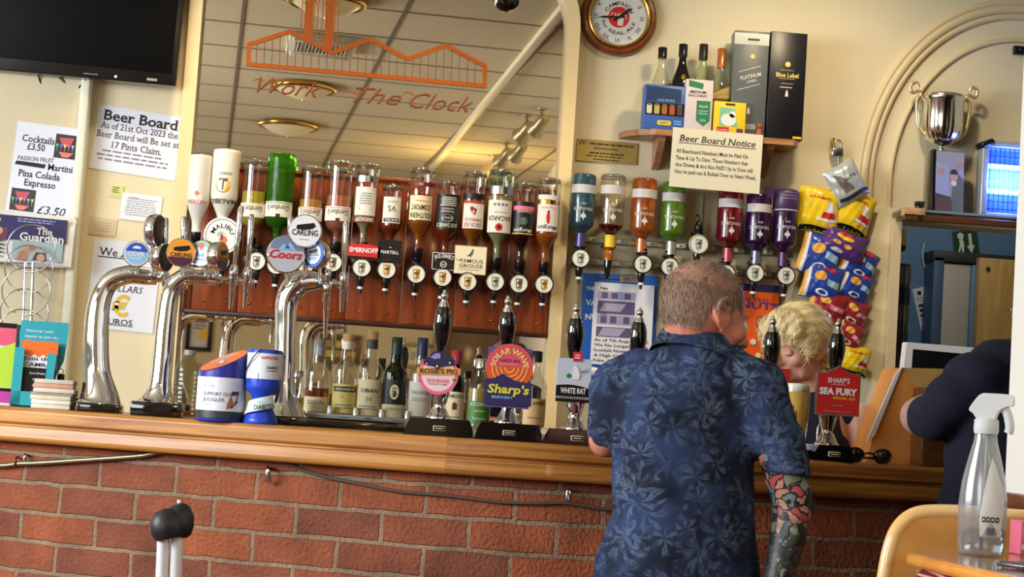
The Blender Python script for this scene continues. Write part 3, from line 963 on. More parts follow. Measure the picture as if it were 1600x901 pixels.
OT_AM = mat('dial_amber', (176, 124, 40), .4); OT_GR = mat('dial_grey', (130, 130, 128), .4); OT_BR = mat('dial_brown', (110, 84, 60), .4)
def s_smirn(mb, w, h):
    n = 10; top = [(-w/2+w*i/n, h/2-.006+.008*math.sin(PI*i/n)) for i in range(n+1)]
    mb.prism([(-w/2, -h/2+.010)]+[(w/2, -h/2+.010)]+top[::-1], -.003, .003, RED)
    mb.prism([(-w/2*.9, -h/2), (w/2*.9, -h/2), (w/2*.9, -h/2+.012), (-w/2*.9, -h/2+.012)], -.002, .003, BLACK)
    mb.text('SMIRNOFF', WHITEP, 0, .006, .016, w*.86, y=-.004, bold=.03)
def s_mart(mb, w, h):
    mb.prism(rrect(w, h, .003), -.003, .003, BLACK)
    mb.text('MARTELL', WHITEP, 0, -.002, .010, w*.76, y=-.004, bold=.012)
    mb.prism([(-.004, h*.16), (.005, h*.16), (.006, h*.2), (.001, h*.22), (-.003, h*.2)], -.004, -.003, GREY)
def s_jack(mb, w, h):
    mb.prism(rrect(w, h, .004), -.003, .003, WHITEP); mb.prism(rrect(w-.004, h-.004, .003), -.0036, -.003, BLACK)
    mb.text("JACK DANIEL'S", WHITEP, 0, -.066+.006, .013, w*.86, y=-.0042, bold=.015, arc=.066+.012)
    mb.ring(.0085, .0105, -.0042, WHITEP, 0, -.010, 24); mb.text('No7', WHITEP, 0, -.010, .008, .014, y=-.0042, bold=.01)
def s_grouse(mb, w, h):
    mb.prism(rrect(w, h, .002), -.003, .003, mat('grouse_border', (150, 130, 90), .5)); mb.prism(rrect(w-.004, h-.004, .002), -.0036, -.003, CREAM)
    g = mat('grouse_ink', (90, 84, 76), .6)
    mb.prism([(-.013, .012), (-.007, .016), (-.002, .022), (.002, .029), (.004, .034), (.008, .036), (.010, .034), (.008, .031), (.008, .025), (.006, .018), (.002, .014), (.002, .009), (-.001, .009), (-.001, .013), (-.006, .012)], -.0042, -.0036, g)
    mb.text('THE', INK, -w*.36, -.002, .006, y=-.0042, rot=R(90)*0); mb.text('FAMOUS', INK, .005, -.003, .012, w*.68, y=-.0042, bold=.004)
    mb.text('GROUSE', INK, .003, -.019, .012, w*.72, y=-.0042, bold=.004)
    mb.lines(0, -.031, w*.8, .004, 1, GREYINK, y=-.0042)
def s_malibu(mb, w, h):
    r = w/2
    mb.prism(circ(r, 40), -.004, .004, WHITEP); mb.ring(r*.86, r*.9, -.0046, GREY)
    mb.text('MALIBU', INK, 0, -.002, .014, w*.74, y=-.0046, bold=.012, arc=r*.56)
    mb.prism(circ(.013, 20, .004, -.014), -.0046, -.004, mat('fruit_orange', (226, 120, 80), .5))
    for k in range(7):
        a = R(20+k*47); mb.prism([(-.002, .002), (-.002+.013*math.cos(a)-.002, .002+.010*math.sin(a)), (-.002+.013*math.cos(a), .002+.010*math.sin(a)+.002)], -.0050, -.004, INK)
    mb.prism([(-.003, .002), (.000, .002), (.002, -.014), (-.002, -.014)], -.0050, -.004, INK)

RB = lambda n: 'measure under the '+n
rows = [
 # label, short, base px, neck px, width px, kind, glass, liquid, level, label fn, optic px, tint, sign
 ('frosted white peach schnapps bottle upturned at the end of the wooden board', 'frosted peach schnapps bottle', (316, 242), (304, 376), 36, 'slope', FROST, None, None, l_peach, (304, 400), OT_GR, None),
 ('white coconut rum bottle with sunset palm picture, upturned on the wooden board', 'white coconut rum bottle', (358, 234), (343, 372), 43, 'slope', FROSTC, None, None, l_coco, (345, 408), OT_GR, (58, 58, s_malibu, .082, 0)),
 ('clear upturned gin bottle a third full of lemon yellow gin', 'lemon yellow gin bottle', (400, 249), (392, 384), 40, 'gin', CLEAR, GINL, .38, gin_label(YELLOW), (401, 408), OT_GR, None),
 ('bright green glass gin bottle upturned on the wooden board', 'bright green gin bottle', (441, 240), (432, 388), 44, 'gin', PGREEN, None, None, gin_label(GREEN), (432, 414), OT_GR, None),
 ('clear upturned gin bottle holding pale orange gin', 'pale orange gin bottle', (490, 260), (481, 386), 39, 'gin', CLEAR, ORL, .42, gin_label(ORANGE), (478, 412), OT_BR, None),
 ('clear upturned gin bottle holding pink gin', 'pink gin bottle', (535, 251), (523, 392), 42, 'gin', CLEAR, PKL, .40, gin_label(PINK), (520, 410), OT_BR, None),
 ('clear vodka bottle with white label above the red plate, upturned', 'vodka bottle with white label', (576, 254), (565, 392), 38, 'round', CLEAR, PALE, .30, l_smirn, (565, 418), OT_GR, (52, 24, s_smirn, .050, .003)),
 ('upturned cognac bottle with plain white label above the square black plate', 'cognac bottle with white label', (616, 289), (606, 396), 34, 'round', CLEAR, DAMBER, .30, l_mart, (604, 421), OT_AM, (37, 36, s_mart, .058, .006)),
 ('upturned amber liqueur bottle with cream label between square black plate and tall black label', 'amber liqueur bottle with cream label', (663, 262), (650, 402), 40, 'round', CLEAR, AMBER, .50, l_south, (650, 428), OT_AM, None),
 ('upturned square whiskey bottle with large black label', 'black labelled whiskey bottle', (703, 283), (693, 408), 40, 'round', CLEAR, DAMBER, .32, l_jack, (691, 433), OT_AM, (36, 27, s_jack, .051, .0)),
 ('upturned blended whisky bottle with red bird on white label', 'whisky bottle with red bird label', (744, 268), (733, 412), 38, 'round', CLEAR, AMBER, .30, l_grouse, (730, 440), OT_AM, (51, 45, s_grouse, .070, .004)),
 ('upturned white rum bottle with red round emblem on white label', 'white rum bottle', (785, 265), (774, 418), 41, 'round', CLEARG, PALE, .28, l_bac, (773, 440), OT_GR, None),
 ('upturned dark rum bottle with black label and pink band', 'dark rum bottle with pink band', (822, 285), (810, 420), 36, 'round', CLEAR, RUM, .30, l_morg, (810, 443), OT_BR, None),
 ('upturned spiced rum bottle with white and gold label at the mirror edge', 'spiced rum bottle with gold label', (860, 278), (848, 424), 38, 'round', CLEAR, AMBER, .50, l_spice, (849, 444), OT_AM, None),
]
for lab, short, top, bot, wpx, kind, gl, lq, lv, fn, op, tint, sign in rows:
    t, b, x = optic_bottle(lab, top, bot, wpx, kind, gl, lq, lv, fn)
    oz = P(*op, YBD-.10).z
    k = mpp(P(*op, YBD-.1))
    if sign: sign = (sign[0]*k, sign[1]*k, sign[2], sign[3], sign[4])
    make_optic('o', RB(short), (P(*op, YBD-.085).x, YBD-.085, oz), tint, 'optic measures on the wooden board', sign)

# ------------------------------------------------------------------ the second row: coloured gins on a wall rail
YG = YW-.085
def gin_glass(name, c, rough=.10):
    return mat('gin_'+name, c, rough*.6, trans=.70, ior=1.25, coat=.9, bump=(55, .8, .004))
r0, r1 = P(898, 380, YW-.02), P(1235, 400, YW-.02)
rail = thing('bottle_rail', 'steel rail with white clips carrying the coloured gin bottles', 'rail', ((r0.x+r1.x)/2, YW, (r0.z+r1.z)/2))
w = r1.x-r0.x
for dz in (.012, -.062):
    mb = MB(); mb.box((0, -.008, dz), (w, .010, .022), mat('rail_metal', (176, 172, 160), .35, .8), .002); obj('bar', mb, rail)
for k in range(7):
    cx = -w/2+w*(k+.62)/7.4
    for dz in (.012, -.062):
        mb = MB(); mb.box((cx, -.016, dz), (.034, .010, .014), mat('clip_plastic', (214, 218, 196), .4), .002)
        cl = obj('clip', mb, rail)
        mb = MB(); mb.lathe([(.0025, 0), (.0025, .003)], INK, 10, M=Matrix.Translation((cx, -.021, dz)) @ Matrix.Rotation(PI/2, 4, 'X'))
        obj('screw', mb, cl)
mb = MB(); mb.box((P(1093, 350, YW).x-(r0.x+r1.x)/2, -.012, .08), (.012, .008, .22), mat('clip_plastic', (214, 218, 196), .4), .002); obj('upright', mb, rail)
def gin2(ink):
    def f(mb, r, h):
        r += .001
        mb.wraprect(0, h*.225, r*2.6, h*.115, r, mat('band_white', (206, 202, 200), .5))
        mb.text('TWIN ATLANTIC', ink, 0, h*.50, .0105, r*1.7, wrap=r+.0009, bold=.012)
        mb.text('GIN', ink, 0, h*.43, .007, wrap=r+.0009)
        mb.wrappoly([(-.002, h*.54), (.002, h*.54), (.003, h*.57), (.009, h*.58), (.009, h*.615), (.003, h*.62), (0, h*.66), (-.003, h*.62), (-.009, h*.615), (-.009, h*.58), (-.003, h*.57)], r, ink)
    return f
PW = mat('pale_print', (214, 214, 208), .5)
gins = [
 ('blue-grey gin bottle upturned on the wall rail', 'blue-grey gin bottle', (915, 271), (904, 385), 39, gin_glass('blue', (70, 118, 138)), None, None, (906, 404), 0),
 ('almost empty clear gin bottle with dark red dregs upturned on the wall rail', 'almost empty clear gin bottle', (961, 272), (950, 388), 40, CLEAR, REDL, .69, (950, 407), 1),
 ('orange gin bottle upturned on the wall rail', 'orange gin bottle', (1009, 278), (1000, 394), 40, gin_glass('orange', (214, 108, 40)), None, None, (1003, 413), 0),
 ('lime green gin bottle upturned under the beer board notice', 'lime green gin bottle', (1056, 284), (1046, 398), 39, gin_glass('lime', (132, 186, 44)), None, None, (1045, 417), 0),
 ('dark red gin bottle upturned between the bottleless measure and the purple bottles', 'dark red gin bottle', (1143, 293), (1136, 409), 40, gin_glass('red', (150, 30, 44)), None, None, (1133, 428), 0),
 ('violet gin bottle with blue-white band upturned on the wall rail', 'violet gin bottle with blue-white band', (1189, 302), (1178, 412), 40, gin_glass('violet', (74, 30, 100)), None, None, (1178, 427), 0),
 ('deep purple gin bottle in ribbed cap upturned beside the yellow packets', 'deep purple gin bottle', (1230, 297), (1222, 416), 40, gin_glass('purple', (84, 40, 104)), None, None, (1226, 431), 2),
]
CAPS = [mat('cap_blue', (96, 92, 150), .3, .6), YELLOW, mat('cap_copper', (220, 140, 100), .3, .6), mat('cap_silver', (190, 190, 180), .3, .7), mat('cap_pink', (190, 90, 100), .3, .5), mat('cap_steelblue', (130, 140, 160), .3, .6), mat('cap_plum', (90, 60, 100), .3, .4)]
def gin2_prof(r, h):
    sh = h*.72; nr = .0155
    p = [(r*.2, .012), (r*.7, .008), (r*.88, .004), (r*.97, .008), (r, .016), (r, sh-.01), (r*.96, sh)]
    for k in range(1, 7):
        t = k/6; p.append((nr+(r*.96-nr)*(1-t)**.85, sh+h*.085*t))
    return p+[(nr, h*.86), (nr, h)]
for i, (lab, short, top, bot, wpx, gl, lq, lv, op, var) in enumerate(gins):
    a, b = P(*top, YG), P(*bot, YG); h = a.z-b.z; r = wpx*mpp(a)/2; x = (a.x+b.x)/2
    t = thing('spirit_bottle', lab, 'bottle', (x, YG, a.z), (0, PI, 0), 'coloured gins on the wall rail')
    prof = gin2_prof(r, h)
    if gl is CLEAR: make_bottle(t, prof, gl, lq, h*lv)
    else: mb = MB(); mb.lathe([(.0006, prof[0][1])]+prof+[(.0006, h)], gl, 32, cap=False); obj('glass', mb, t)
    mb = MB(); gin2(PW)(mb, r, h); obj('label', mb, t)
    mb = MB(); mb.lathe([(.0172, h*.82), (.0172, h)], CAPS[i], 20); obj('collar', mb, t)
    if var == 2:
        mb = MB(); mb.lathe([(.01, -.002), (r*.8, -.001), (r*1.02, .006), (r*1.05, .012), (r*1.05, h*.26), (r*1.01, h*.27)], mat('purple_wrap', (78, 50, 96), .35), 32, cap=False)
        for z in (.012, .022, .032): mb.lines(0, z, r*1.2, .005, 1, GREY, wrap=r*1.06)
        obj('wrap', mb, t)
    if i == 5:
        mb = MB(); mb.prism([(-r*.95, -.028), (-r*.1, -.012), (-r*.1, .018), (-r*.95, .018)], -r*.9, -r*.86, mat('purple_wrap', (78, 50, 96), .35)); obj('torn_tag', mb, t)
    if i == 1:
        tt = thing('optic_measure', RB(short)+', turned sideways', 'optic measure', (P(*op, YG).x, YG, P(*op, YG).z), (0, 0, 0), 'optic measures on the wall rail')
        mb = MB(); mb.lathe([(.016, .0), (.018, .03), (.012, .034), (.018, .036), (.020, .044)], mat('amber_plastic', (200, 120, 40), .2, trans=.5), 18); obj('chamber', mb, tt)
        mb = MB(); mb.lathe([(.005, -.06), (.009, -.05), (.012, -.02), (.013, .0)], BLACKG, 16); mb.box((0, .015, .046), (.045, .04, .008), BLACK, .002); mb.box((.0, -.01, -.062), (.08, .012, .004), BLACK, .001); obj('spout', mb, tt)
    else:
        ring_ = BLACK
        make_optic('o', RB(short), (P(*op, YG).x, YG, P(*op, YG).z), OT_GR, 'optic measures on the wall rail')
tt = make_optic('o', 'measure on the wall rail with no bottle in it', (P(1090, 382, YG).x, YG, P(1090, 382, YG).z), OT_GR, 'optic measures on the wall rail', ring=mat('pale_ring', (180, 180, 170), .3))
mb = MB(); mb.lathe([(.012, .052), (.013, .058), (.010, .075), (.002, .08)], BLACK, 16); obj('stopper', mb, tt)
mb = MB(); mb.tube([(0, 0, .078), (.002, 0, .09), (-.004, 0, .098), (-.010, 0, .094)], .003, BLACK, 8); obj('stopper_loop', mb, tt)
# ------------------------------------------------------------------ on the bar: fonts and pumps
def badge(parent, name, loc, r, yaw, face, label=None, pitch=0.0, rim=CHROME, depth_=.022):
    """round lens badge; face(mb, r) draws on y = -depth"""
    mb = MB()
    Mx = Matrix.Rotation(PI/2, 4, 'X')
    mb.lathe([(r*.55, -.012), (r*.9, -.008), (r, 0), (r*1.03, depth_*.5), (r*1.02, depth_*.9), (r*.95, depth_)], rim, 36, M=Mx)
    face(mb, r, -depth_-.0006)
    b = obj(name, mb, parent, loc, (pitch, 0, yaw), label)
    return b
def half_disc(mb, r, y, m, z0, up, cx=0):
    a0 = math.asin(max(-1, min(1, z0/r)))
    n = 20
    if up: pts = [(cx+r*math.cos(a0+(PI-2*a0)*i/n), r*math.sin(a0+(PI-2*a0)*i/n)) for i in range(n+1)]
    else: pts = [(cx+r*math.cos(PI-a0+(PI+2*a0)*i/n), r*math.sin(PI-a0+(PI+2*a0)*i/n)) for i in range(n+1)]
    mb.flat(pts, y, m)
TREE = [(-.55, .10), (-.50, .34), (.50, .52), (.62, .30), (.40, .14), (-.05, .06)]
def tree_mark(mb, r, y, m): mb.flat([(x*r, z*r) for x, z in TREE], y, m)
def f_cider(mb, r, y):
    mb.disc(r*.95, y, WHITEP); mb.disc(r*.86, y-.0004, SKYB); half_disc(mb, r*.86, y-.0007, BLUE, .15*r, True)
    mb.text('CIDER', WHITEP, 0, -.02*r, r*.36, r*1.35, y=y-.0012, bold=.03); mb.flat([(-.3*r, .38*r), (.3*r, .38*r), (.3*r, .52*r), (0, .62*r), (-.3*r, .52*r)], y-.0012, WHITEP)
    mb.lines(0, -.38*r, r*.9, r*.14, 1, WHITEP, y=y-.0012)
def f_orange(mb, r, y):
    mb.disc(r*.95, y, mat('lens_orange', (240, 160, 60), .25)); half_disc(mb, r*.95, y-.0004, mat('lens_plum', (80, 40, 70), .25), -.35*r, False)
    tree_mark(mb, r, y-.0010, BLACK); mb.text('CARLING', BLACK, 0, -.18*r, r*.3, r*1.5, y=y-.0010, bold=.012)
def f_white(mb, r, y):
    mb.disc(r*.95, y, WHITEP); tree_mark(mb, r, y-.0010, BLACK)
    mb.text('CARLING', BLACK, 0, -.10*r, r*.36, r*1.55, y=y-.0010, bold=.012); mb.lines(0, -.52*r, r*.7, r*.08, 1, GREYINK, y=y-.0010)
def f_blue(mb, r, y):
    mb.disc(r*.95, y, BLUE); mb.disc(r*.72, y-.0004, mat('lens_pale', (214, 226, 240), .3)); tree_mark(mb, r*.7, y-.0010, BLACK)
    mb.text('CARLING', NAVY, 0, -.04*r, r*.26, r*1.1, y=y-.0010, bold=.01); mb.lines(0, -.33*r, r*.8, r*.22, 2, BLUE, y=y-.0010)
def f_coors(mb, r, y):
    mb.disc(r*.95, y, mat('lens_grey', (190, 192, 204), .3)); half_disc(mb, r*.95, y-.0003, mat('lens_slate', (120, 134, 170), .3), .22*r, True)
    mb.flat([(-.4*r, .25*r), (-.15*r, .55*r), (0, .42*r), (.18*r, .66*r), (.5*r, .25*r)], y-.0008, SKYB); mb.flat([(-.12*r, .3*r), (.05*r, .52*r), (.22*r, .3*r)], y-.0010, BLUE)
    mb.flat([(-1.02*r, .05*r), (-.9*r, .28*r), (.95*r, .12*r), (1.02*r, -.14*r), (.9*r, -.28*r), (-.9*r, -.16*r)], y-.0005, mat('lens_grey', (190, 192, 204), .3))
    mb.text('Coors', RED, 0, -.02*r, r*.46, r*1.75, y=y-.0014, bold=.03, shear=.3)
def f_straw(mb, r, y):
    mb.disc(r*.95, y, mat('lens_pale', (214, 226, 240), .3)); half_disc(mb, r*.95, y-.0004, mat('leaf_green', (110, 160, 110), .4), .45*r, True)
    mb.flat([(-.25*r, .78*r), (.15*r, .78*r), (.2*r, .55*r), (-.02*r, .2*r), (-.25*r, .5*r)], y-.0010, RED); mb.text('Red', NAVY, -.1*r, -.1*r, r*.3, y=y-.0010, shear=.2); mb.lines(0, -.45*r, r*1.0, r*.2, 2, NAVY, y=y-.0010)
def f_dark(mb, r, y): mb.disc(r*.95, y, mat('lens_dark', (52, 44, 40), .15)); mb.disc(r*.5, y-.0004, mat('lens_bronze', (110, 84, 50), .2))
def f_amberd(mb, r, y): f_orange(mb, r, y)

def tap(parent, base, top, lever_r, noz, k, lean=0):
    """chrome tap: body with lever up and nozzle down; arguments are points relative to parent"""
    base, top, noz = Vector(base), Vector(top), Vector(noz)
    mb = MB()
    mb.tube([base-Vector((0, 0, .012)), base, base+(top-base)*.06, base+(top-base)*.12], [.010, .012, .011, .008], CHROME, 16)
    t = obj('tap', mb, parent)
    mb = MB(); d = top-base
    mb.tube([base+d*.10, base+d*.22, base+d*.30, base+d*.6, base+d*.95, top], [.005, .005, lever_r*.8, lever_r, lever_r*1.1, lever_r*.7], CHROME, 16)
    obj('lever', mb, t)
    mb = MB(); d = noz-base
    mb.tube([base+d*.12, base+d*.3, base+d*.34, base+d*.8, noz], [.010, .010, .0075, .0055, .0045], CHROME, 14)
    obj('nozzle', mb, t)
    return t

def cobra(label, d, base, pts, rad, bar_to, taps, badges, plinth, posts=()):
    o = Q(*base, d); o.z = ZB
    k = d/FPX
    t = thing('beer_font', label, 'beer font', o, (0, 0, 0), 'chrome beer fonts on the bar')
    rel = lambda px, py, dd=0.0: Q(px, py, d+dd)-o
    mb = MB(); w, hh = plinth
    mb.box((0, 0, hh*k/2), (w*k, .12, hh*k), BLACKG, .004); obj('plinth', mb, t)
    path_ = [Vector((rel(*pts[0]).x, 0, hh*k-.001))] + [rel(*p) for p in pts]
    path_ = [v-Vector((0, v.y, 0))*1.0 for v in path_]
    path_ = interp(path_, 8)
    rr = [rad[0]]+list(rad[1:])
    rads = [max(.003, v.x*k) for v in interp([(r_, 0, 0) for r_ in rr], 8)]
    mb = MB(); mb.tube(path_, rads, CHROME, 32); obj('column', mb, t)
    e = path_[-1]; b = rel(*bar_to); b.y = 0
    mb = MB(); mb.tube([e-(b-e)*.15, e, e+(b-e)*.1, e+(b-e)*.12, b], [.011, .012, .012, .008, .008], CHROME, 16)
    for f in (.05, .5): mb.tube([e+(b-e)*f-(b-e).normalized()*.006, e+(b-e)*f+(b-e).normalized()*.006], .0125, CHROME, 16)
    obj('tap_bar', mb, t)
    for (bx, by, dd), top, noz in taps:
        tap(t, rel(bx, by, dd), rel(*top, dd), .0075, rel(*noz, dd), k)
    for px, py, r_, yaw, dd, fn, lb in badges:
        bd = badge(t, 'badge', rel(px, py, dd), r_*k, R(yaw), fn, lb)
    for (x0, y0), (x1, y1), dd in posts:
        mb = MB(); mb.tube([rel(x0, y0, dd), rel(x1, y1, dd)], .005, CHROME, 12); obj('badge_post', mb, t)
    return t

cobra('chrome beer font nearest the teal leaflet holder, with a blue cider badge', 4.74, (157, 640),
      [(155, 618), (151, 580), (149, 530), (153, 475), (168, 441), (198, 428), (228, 430), (243, 432)],
      [38, 30, 21, 20, 18, 15.5, 15, 14, 12], (290, 436),
      [((257, 428, 0), (259, 340), (262, 486))],
      [(213, 397, 20, 8, -.03, f_cider, 'blue cider badge'), (238, 360, 25, 70, -.02, f_dark, 'dark badge seen from its edge'), (249, 402, 22, 62, -.04, f_dark, 'dark bronze badge seen from its edge')],
      (66, 14), [((214, 412), (214, 427), 0), ((238, 384), (240, 427), 0)])
cobra('chrome beer font in the middle, with an orange badge, behind the slant topped tin', 4.62, (246, 650),
      [(247, 622), (250, 600), (254, 555), (258, 505), (266, 455), (288, 431), (322, 431), (338, 434)],
      [40, 25, 17.5, 16.5, 16, 14.5, 14, 13, 11], (396, 439),
      [((288, 420, .03), (287, 338), (291, 452)), ((365, 426, 0), (377, 322), (360, 483)), ((387, 428, .0), (393, 336), (382, 482))],
      [(283, 395, 22, 6, -.03, f_orange, 'orange and plum badge'), (322, 397, 21, -28, -.02, f_straw, 'pale strawberry badge'), (336, 400, 22, 68, -.05, f_amberd, 'orange badge seen from its edge')],
      (78, 22), [((284, 416), (285, 432), 0), ((322, 418), (322, 430), 0), ((336, 422), (336, 432), 0)])
cobra('chrome beer font beside the whisky bottles, with white and red badges', 4.60, (440, 652),
      [(441, 628), (443, 600), (445, 560), (446, 510), (449, 466), (468, 441), (494, 438), (508, 441)],
      [40, 26, 18, 16.5, 16.5, 18, 20, 15, 10], (536, 443),
      [((455, 412, .06), (454, 338), (457, 445)), ((511, 446, .0), (513, 420), (508, 528)), ((537, 436, .0), (541, 345), (533, 487))],
      [(446, 398, 29, 6, -.04, f_coors, 'grey badge with red script'), (477, 362, 25.5, 0, -.04, f_white, 'white badge'), (499, 398, 22, -42, -.03, f_blue, 'blue edged badge')],
      (84, 14), [((478, 385), (477, 432), -.02), ((446, 424), (450, 445), -.0), ((500, 418), (500, 436), 0)])

# ---- hand pumps
def spindle(r, h):
    return [(r*.35, 0), (r*.42, h*.05), (r*.55, h*.2), (r*.85, h*.45), (r, h*.64), (r*.95, h*.8), (r*.72, h*.94), (r*.5, h)]
def handpump(label, d, bx, by, wpx, hpx, neck, htop, hr, ftop, clipfn, clip, clip_label, lean=0.0, dy=-.055):
    o = Q(bx, by, d); o.z = ZB
    k = d/FPX
    t = thing('hand_pump', label, 'hand pump', o, (0, 0, 0), 'hand pumps along the bar')
    rel = lambda p, dd=0.0: Q(p[0], p[1], d+dd)-o
    w, hh = wpx*k, hpx*k
    mb = MB()
    mb.prism([(-w/2, 0), (w/2, 0), (w/2-.003, hh*.55), (w/2-.012, hh), (-w/2+.012, hh), (-w/2+.003, hh*.55)], -.075, .075, BLACKG)
    b = obj('base', mb, t)
    mb = MB(); mb.box((0, -.0765, hh*.45), (.030, .003, .012), CREAM, .001); mb.box((0, -.0785, hh*.45), (.027, .002, .009), BLACK); mb.lines(0, hh*.45, .022, .004, 1, CREAM, y=-.0800)
    obj('maker_plate', mb, b)
    n = rel(neck); n.y = 0
    H = n.z-hh
    mb = MB()
    mb.lathe([(.031, hh), (.031, hh+.004), (.026, hh+.008), (.018, hh+H*.16), (.014, hh+H*.2), (.018, hh+H*.28), (.024, hh+H*.42), (.0245, hh+H*.52), (.021, hh+H*.64), (.013, hh+H*.74), (.011, hh+H*.85), (.011, hh+H)], CHROME, 28)
    obj('pump_body', mb, t)
    a = n; c = rel(htop); c.y = -.01
    ax = c-a; L_ = ax.length
    Mx = Matrix.Translation(a-ax*.04) @ ax.to_track_quat('Z', 'Y').to_matrix().to_4x4()
    mb = MB(); mb.lathe(spindle(hr*k, L_*1.04), BLACKG, 24, M=Mx); hd = obj('handle', mb, t)
    f = rel(ftop); FL = (f-c).length
    Mx = Matrix.Translation(c-ax.normalized()*.004) @ ax.to_track_quat('Z', 'Y').to_matrix().to_4x4()
    mb = MB(); mb.lathe([(hr*k*.62, 0), (hr*k*.5, FL*.22), (hr*k*.3, FL*.4), (hr*k*.34, FL*.5), (hr*k*.42, FL*.66), (hr*k*.36, FL*.82), (hr*k*.16, FL*.92), (hr*k*.2, FL*1.0), (.0008, FL*1.08)], CHROME, 20, M=Mx)
    obj('finial', mb, hd)
    if clipfn:
        cx, cy, cw, ch = clip
        p = rel((cx, cy), dy); 
        mb = MB(); clipfn(mb, cw*k*.987, ch*k*.987); obj('pump_clip', mb, t, p, (0, 0, 0), clip_label)
        mb = MB(); mb.box(((p.x+n.x)/2, p.y/2+.0, p.z-.01), (.012, abs(p.y)-.006, .014), STEEL, .002); obj('clip_bracket', mb, t)
    return t
def c_rosie(mb, w, h):
    r = w*.46
    mb.prism(circ(r, 40, 0, -h*.03), -.004, .004, PINK); mb.prism(circ(r*.84, 40, 0, -h*.03), -.0046, -.004, mat('clip_blush', (244, 214, 214), .5))
    mb.prism([(-w/2, -h*.05), (w/2, -h*.01), (w/2, h*.135), (-w/2, h*.095)][:4], -.008, -.004, mat('clip_amber', (226, 160, 80), .45))
    mb.text("ROSIE'S PIG", mat('clip_ink', (70, 44, 60), .5), 0, h*.044, h*.105, w*.86, y=-.0088, bold=.02, rot=R(2))
    mb.text('RHUBARB', PINK, .0, -h*.16, h*.075, w*.5, y=-.0052, bold=.03); mb.text('CLOUDY CIDER', PURPLE, 0, -h*.235, h*.035, w*.44, y=-.0052, bold=.01)
    # little van
    van = [(-.36, .18), (-.35, .28), (-.26, .33), (-.14, .47), (.06, .48), (.12, .38), (.30, .37), (.37, .28), (.34, .20), (.10, .16), (-.05, .12), (-.2, .15)]
    mb.prism([(x*w, z*h) for x, z in van], -.0095, -.004, mat('van_navy', (48, 42, 90), .4))
    mb.prism([(x*w, z*h) for x, z in [(-.22, .34), (-.10, .43), (0, .43), (.02, .33), (-.12, .30)]], -.0100, -.0095, mat('van_glass', (150, 150, 196), .3))
    for x, z, rr in ((-.05, .15, .055), (.24, .24, .05), (-.29, .19, .04)):
        mb.prism(circ(rr*w, 18, x*w, z*h), -.0105, -.006, BLACK); mb.prism(circ(rr*w*.5, 14, x*w, z*h), -.0110, -.0105, CREAM)
    mb.prism(circ(.03*w, 12, .36*w, -h*.12), -.006, -.004, GREEN)
def c_solar(mb, w, h):
    pur = mat('clip_violet', (96, 80, 150), .45); org = mat('clip_flame', (228, 90, 40), .45); pk = mat('clip_rose', (222, 84, 100), .45)
    mb.prism([(-w*.46, -h*.5), (w*.46, -h*.5), (w*.46, h*.44), (-w*.46, h*.44)], -.004, .004, pur)
    r = w*.5; cz = h*.13
    mb.prism(circ(r, 48, 0, cz), -.007, -.003, org)
    n = 24; mb.flat([(r*math.cos(PI*i/n), cz+r*math.sin(PI*i/n)) for i in range(n+1)], -.0074, pk)
    mb.text('SOLAR WAVE', mat('clip_sun', (250, 214, 120), .5), 0, cz-r*.0, r*.24, r*2.15, y=-.0082, bold=.03, arc=r*.70)
    mb.text('HAZY IPA', PURPLE, 0, cz+r*.28, r*.13, r*.85, y=-.0082, bold=.02); mb.lines(0, cz+r*.14, r*.9, r*.06, 1, YELLOW, y=-.0082)
    for f in (.2, .38, .56, .74): mb.ring(r*f-r*.02, r*f+r*.02, -.0080, mat('clip_sun', (250, 214, 120), .5), 0, cz, 24, PI, 2*PI)
    nv = mat('clip_navy', (44, 40, 92), .45)
    mb.prism([(-w*.5, -h*.46), (w*.5, -h*.46), (w*.5, -h*.10), (w*.12, -h*.07), (-w*.14, h*.03), (-w*.32, -h*.05), (-w*.5, -h*.07)], -.010, -.003, nv)
    for i in range(14):
        for j in range(9): mb.rect(-w*.46+w*.92*i/13, -h*.43+h*.33*j/8, w*.02, h*.006, -.0104, pur)
    mb.text("Sharp's", mat('clip_lime', (222, 214, 70), .5), .0, -h*.21, h*.14, w*.88, y=-.0112, bold=.03, shear=.12)
    mb.text('BREWERY', SKYB, -w*.12, -h*.34, h*.04, w*.45, y=-.0112, bold=.02)
def c_rat(mb, w, h):
    mb.prism([(-w/2, -h/2), (w/2, -h/2), (w/2, h/2), (-w/2, h/2)], -.004, .004, mat('clip_silver', (196, 204, 220), .5))
    n = 10
    mb.prism([(-w/2, -h/2)]+[(w/2, -h/2)]+[(w/2-w*i/n, -h*.18+h*.10*math.sin(i/n*PI)*(.5)-.05*h*(1-i/n)+.05*h) for i in range(n+1)], -.005, -.003, BLACK)
    mb.text('WHITE RAT', WHITEP, 0, -h*.24, h*.13, w*.74, y=-.0062, bold=.02); mb.rect(0, -h*.40, w, h*.05, -.0056, GREY); mb.lines(0, -h*.40, w*.8, h*.03, 1, INK, y=-.0062)
    rat = [(-.05, .02), (.15, .02), (.17, .14), (.12, .26), (.05, .34), (.00, .30), (.03, .22), (-.05, .16)]
    mb.prism([(x*w, z*h) for x, z in rat], -.0062, -.004, WHITEP)
    mb.prism(circ(.07*w, 12, -.15*w, .1*h), -.0062, -.004, GREEN); mb.text('RAT', INK, .33*w, .22*h, .07*h, y=-.006, rot=R(15))
    mb.prism([(-.05*w, h*.44), (.2*w, h*.44), (.2*w, h*.66), (-.05*w, h*.66)], -.007, -.001, RED); mb.lines(.075*w, h*.55, .18*w, h*.12, 2, WHITEP, y=-.0078)
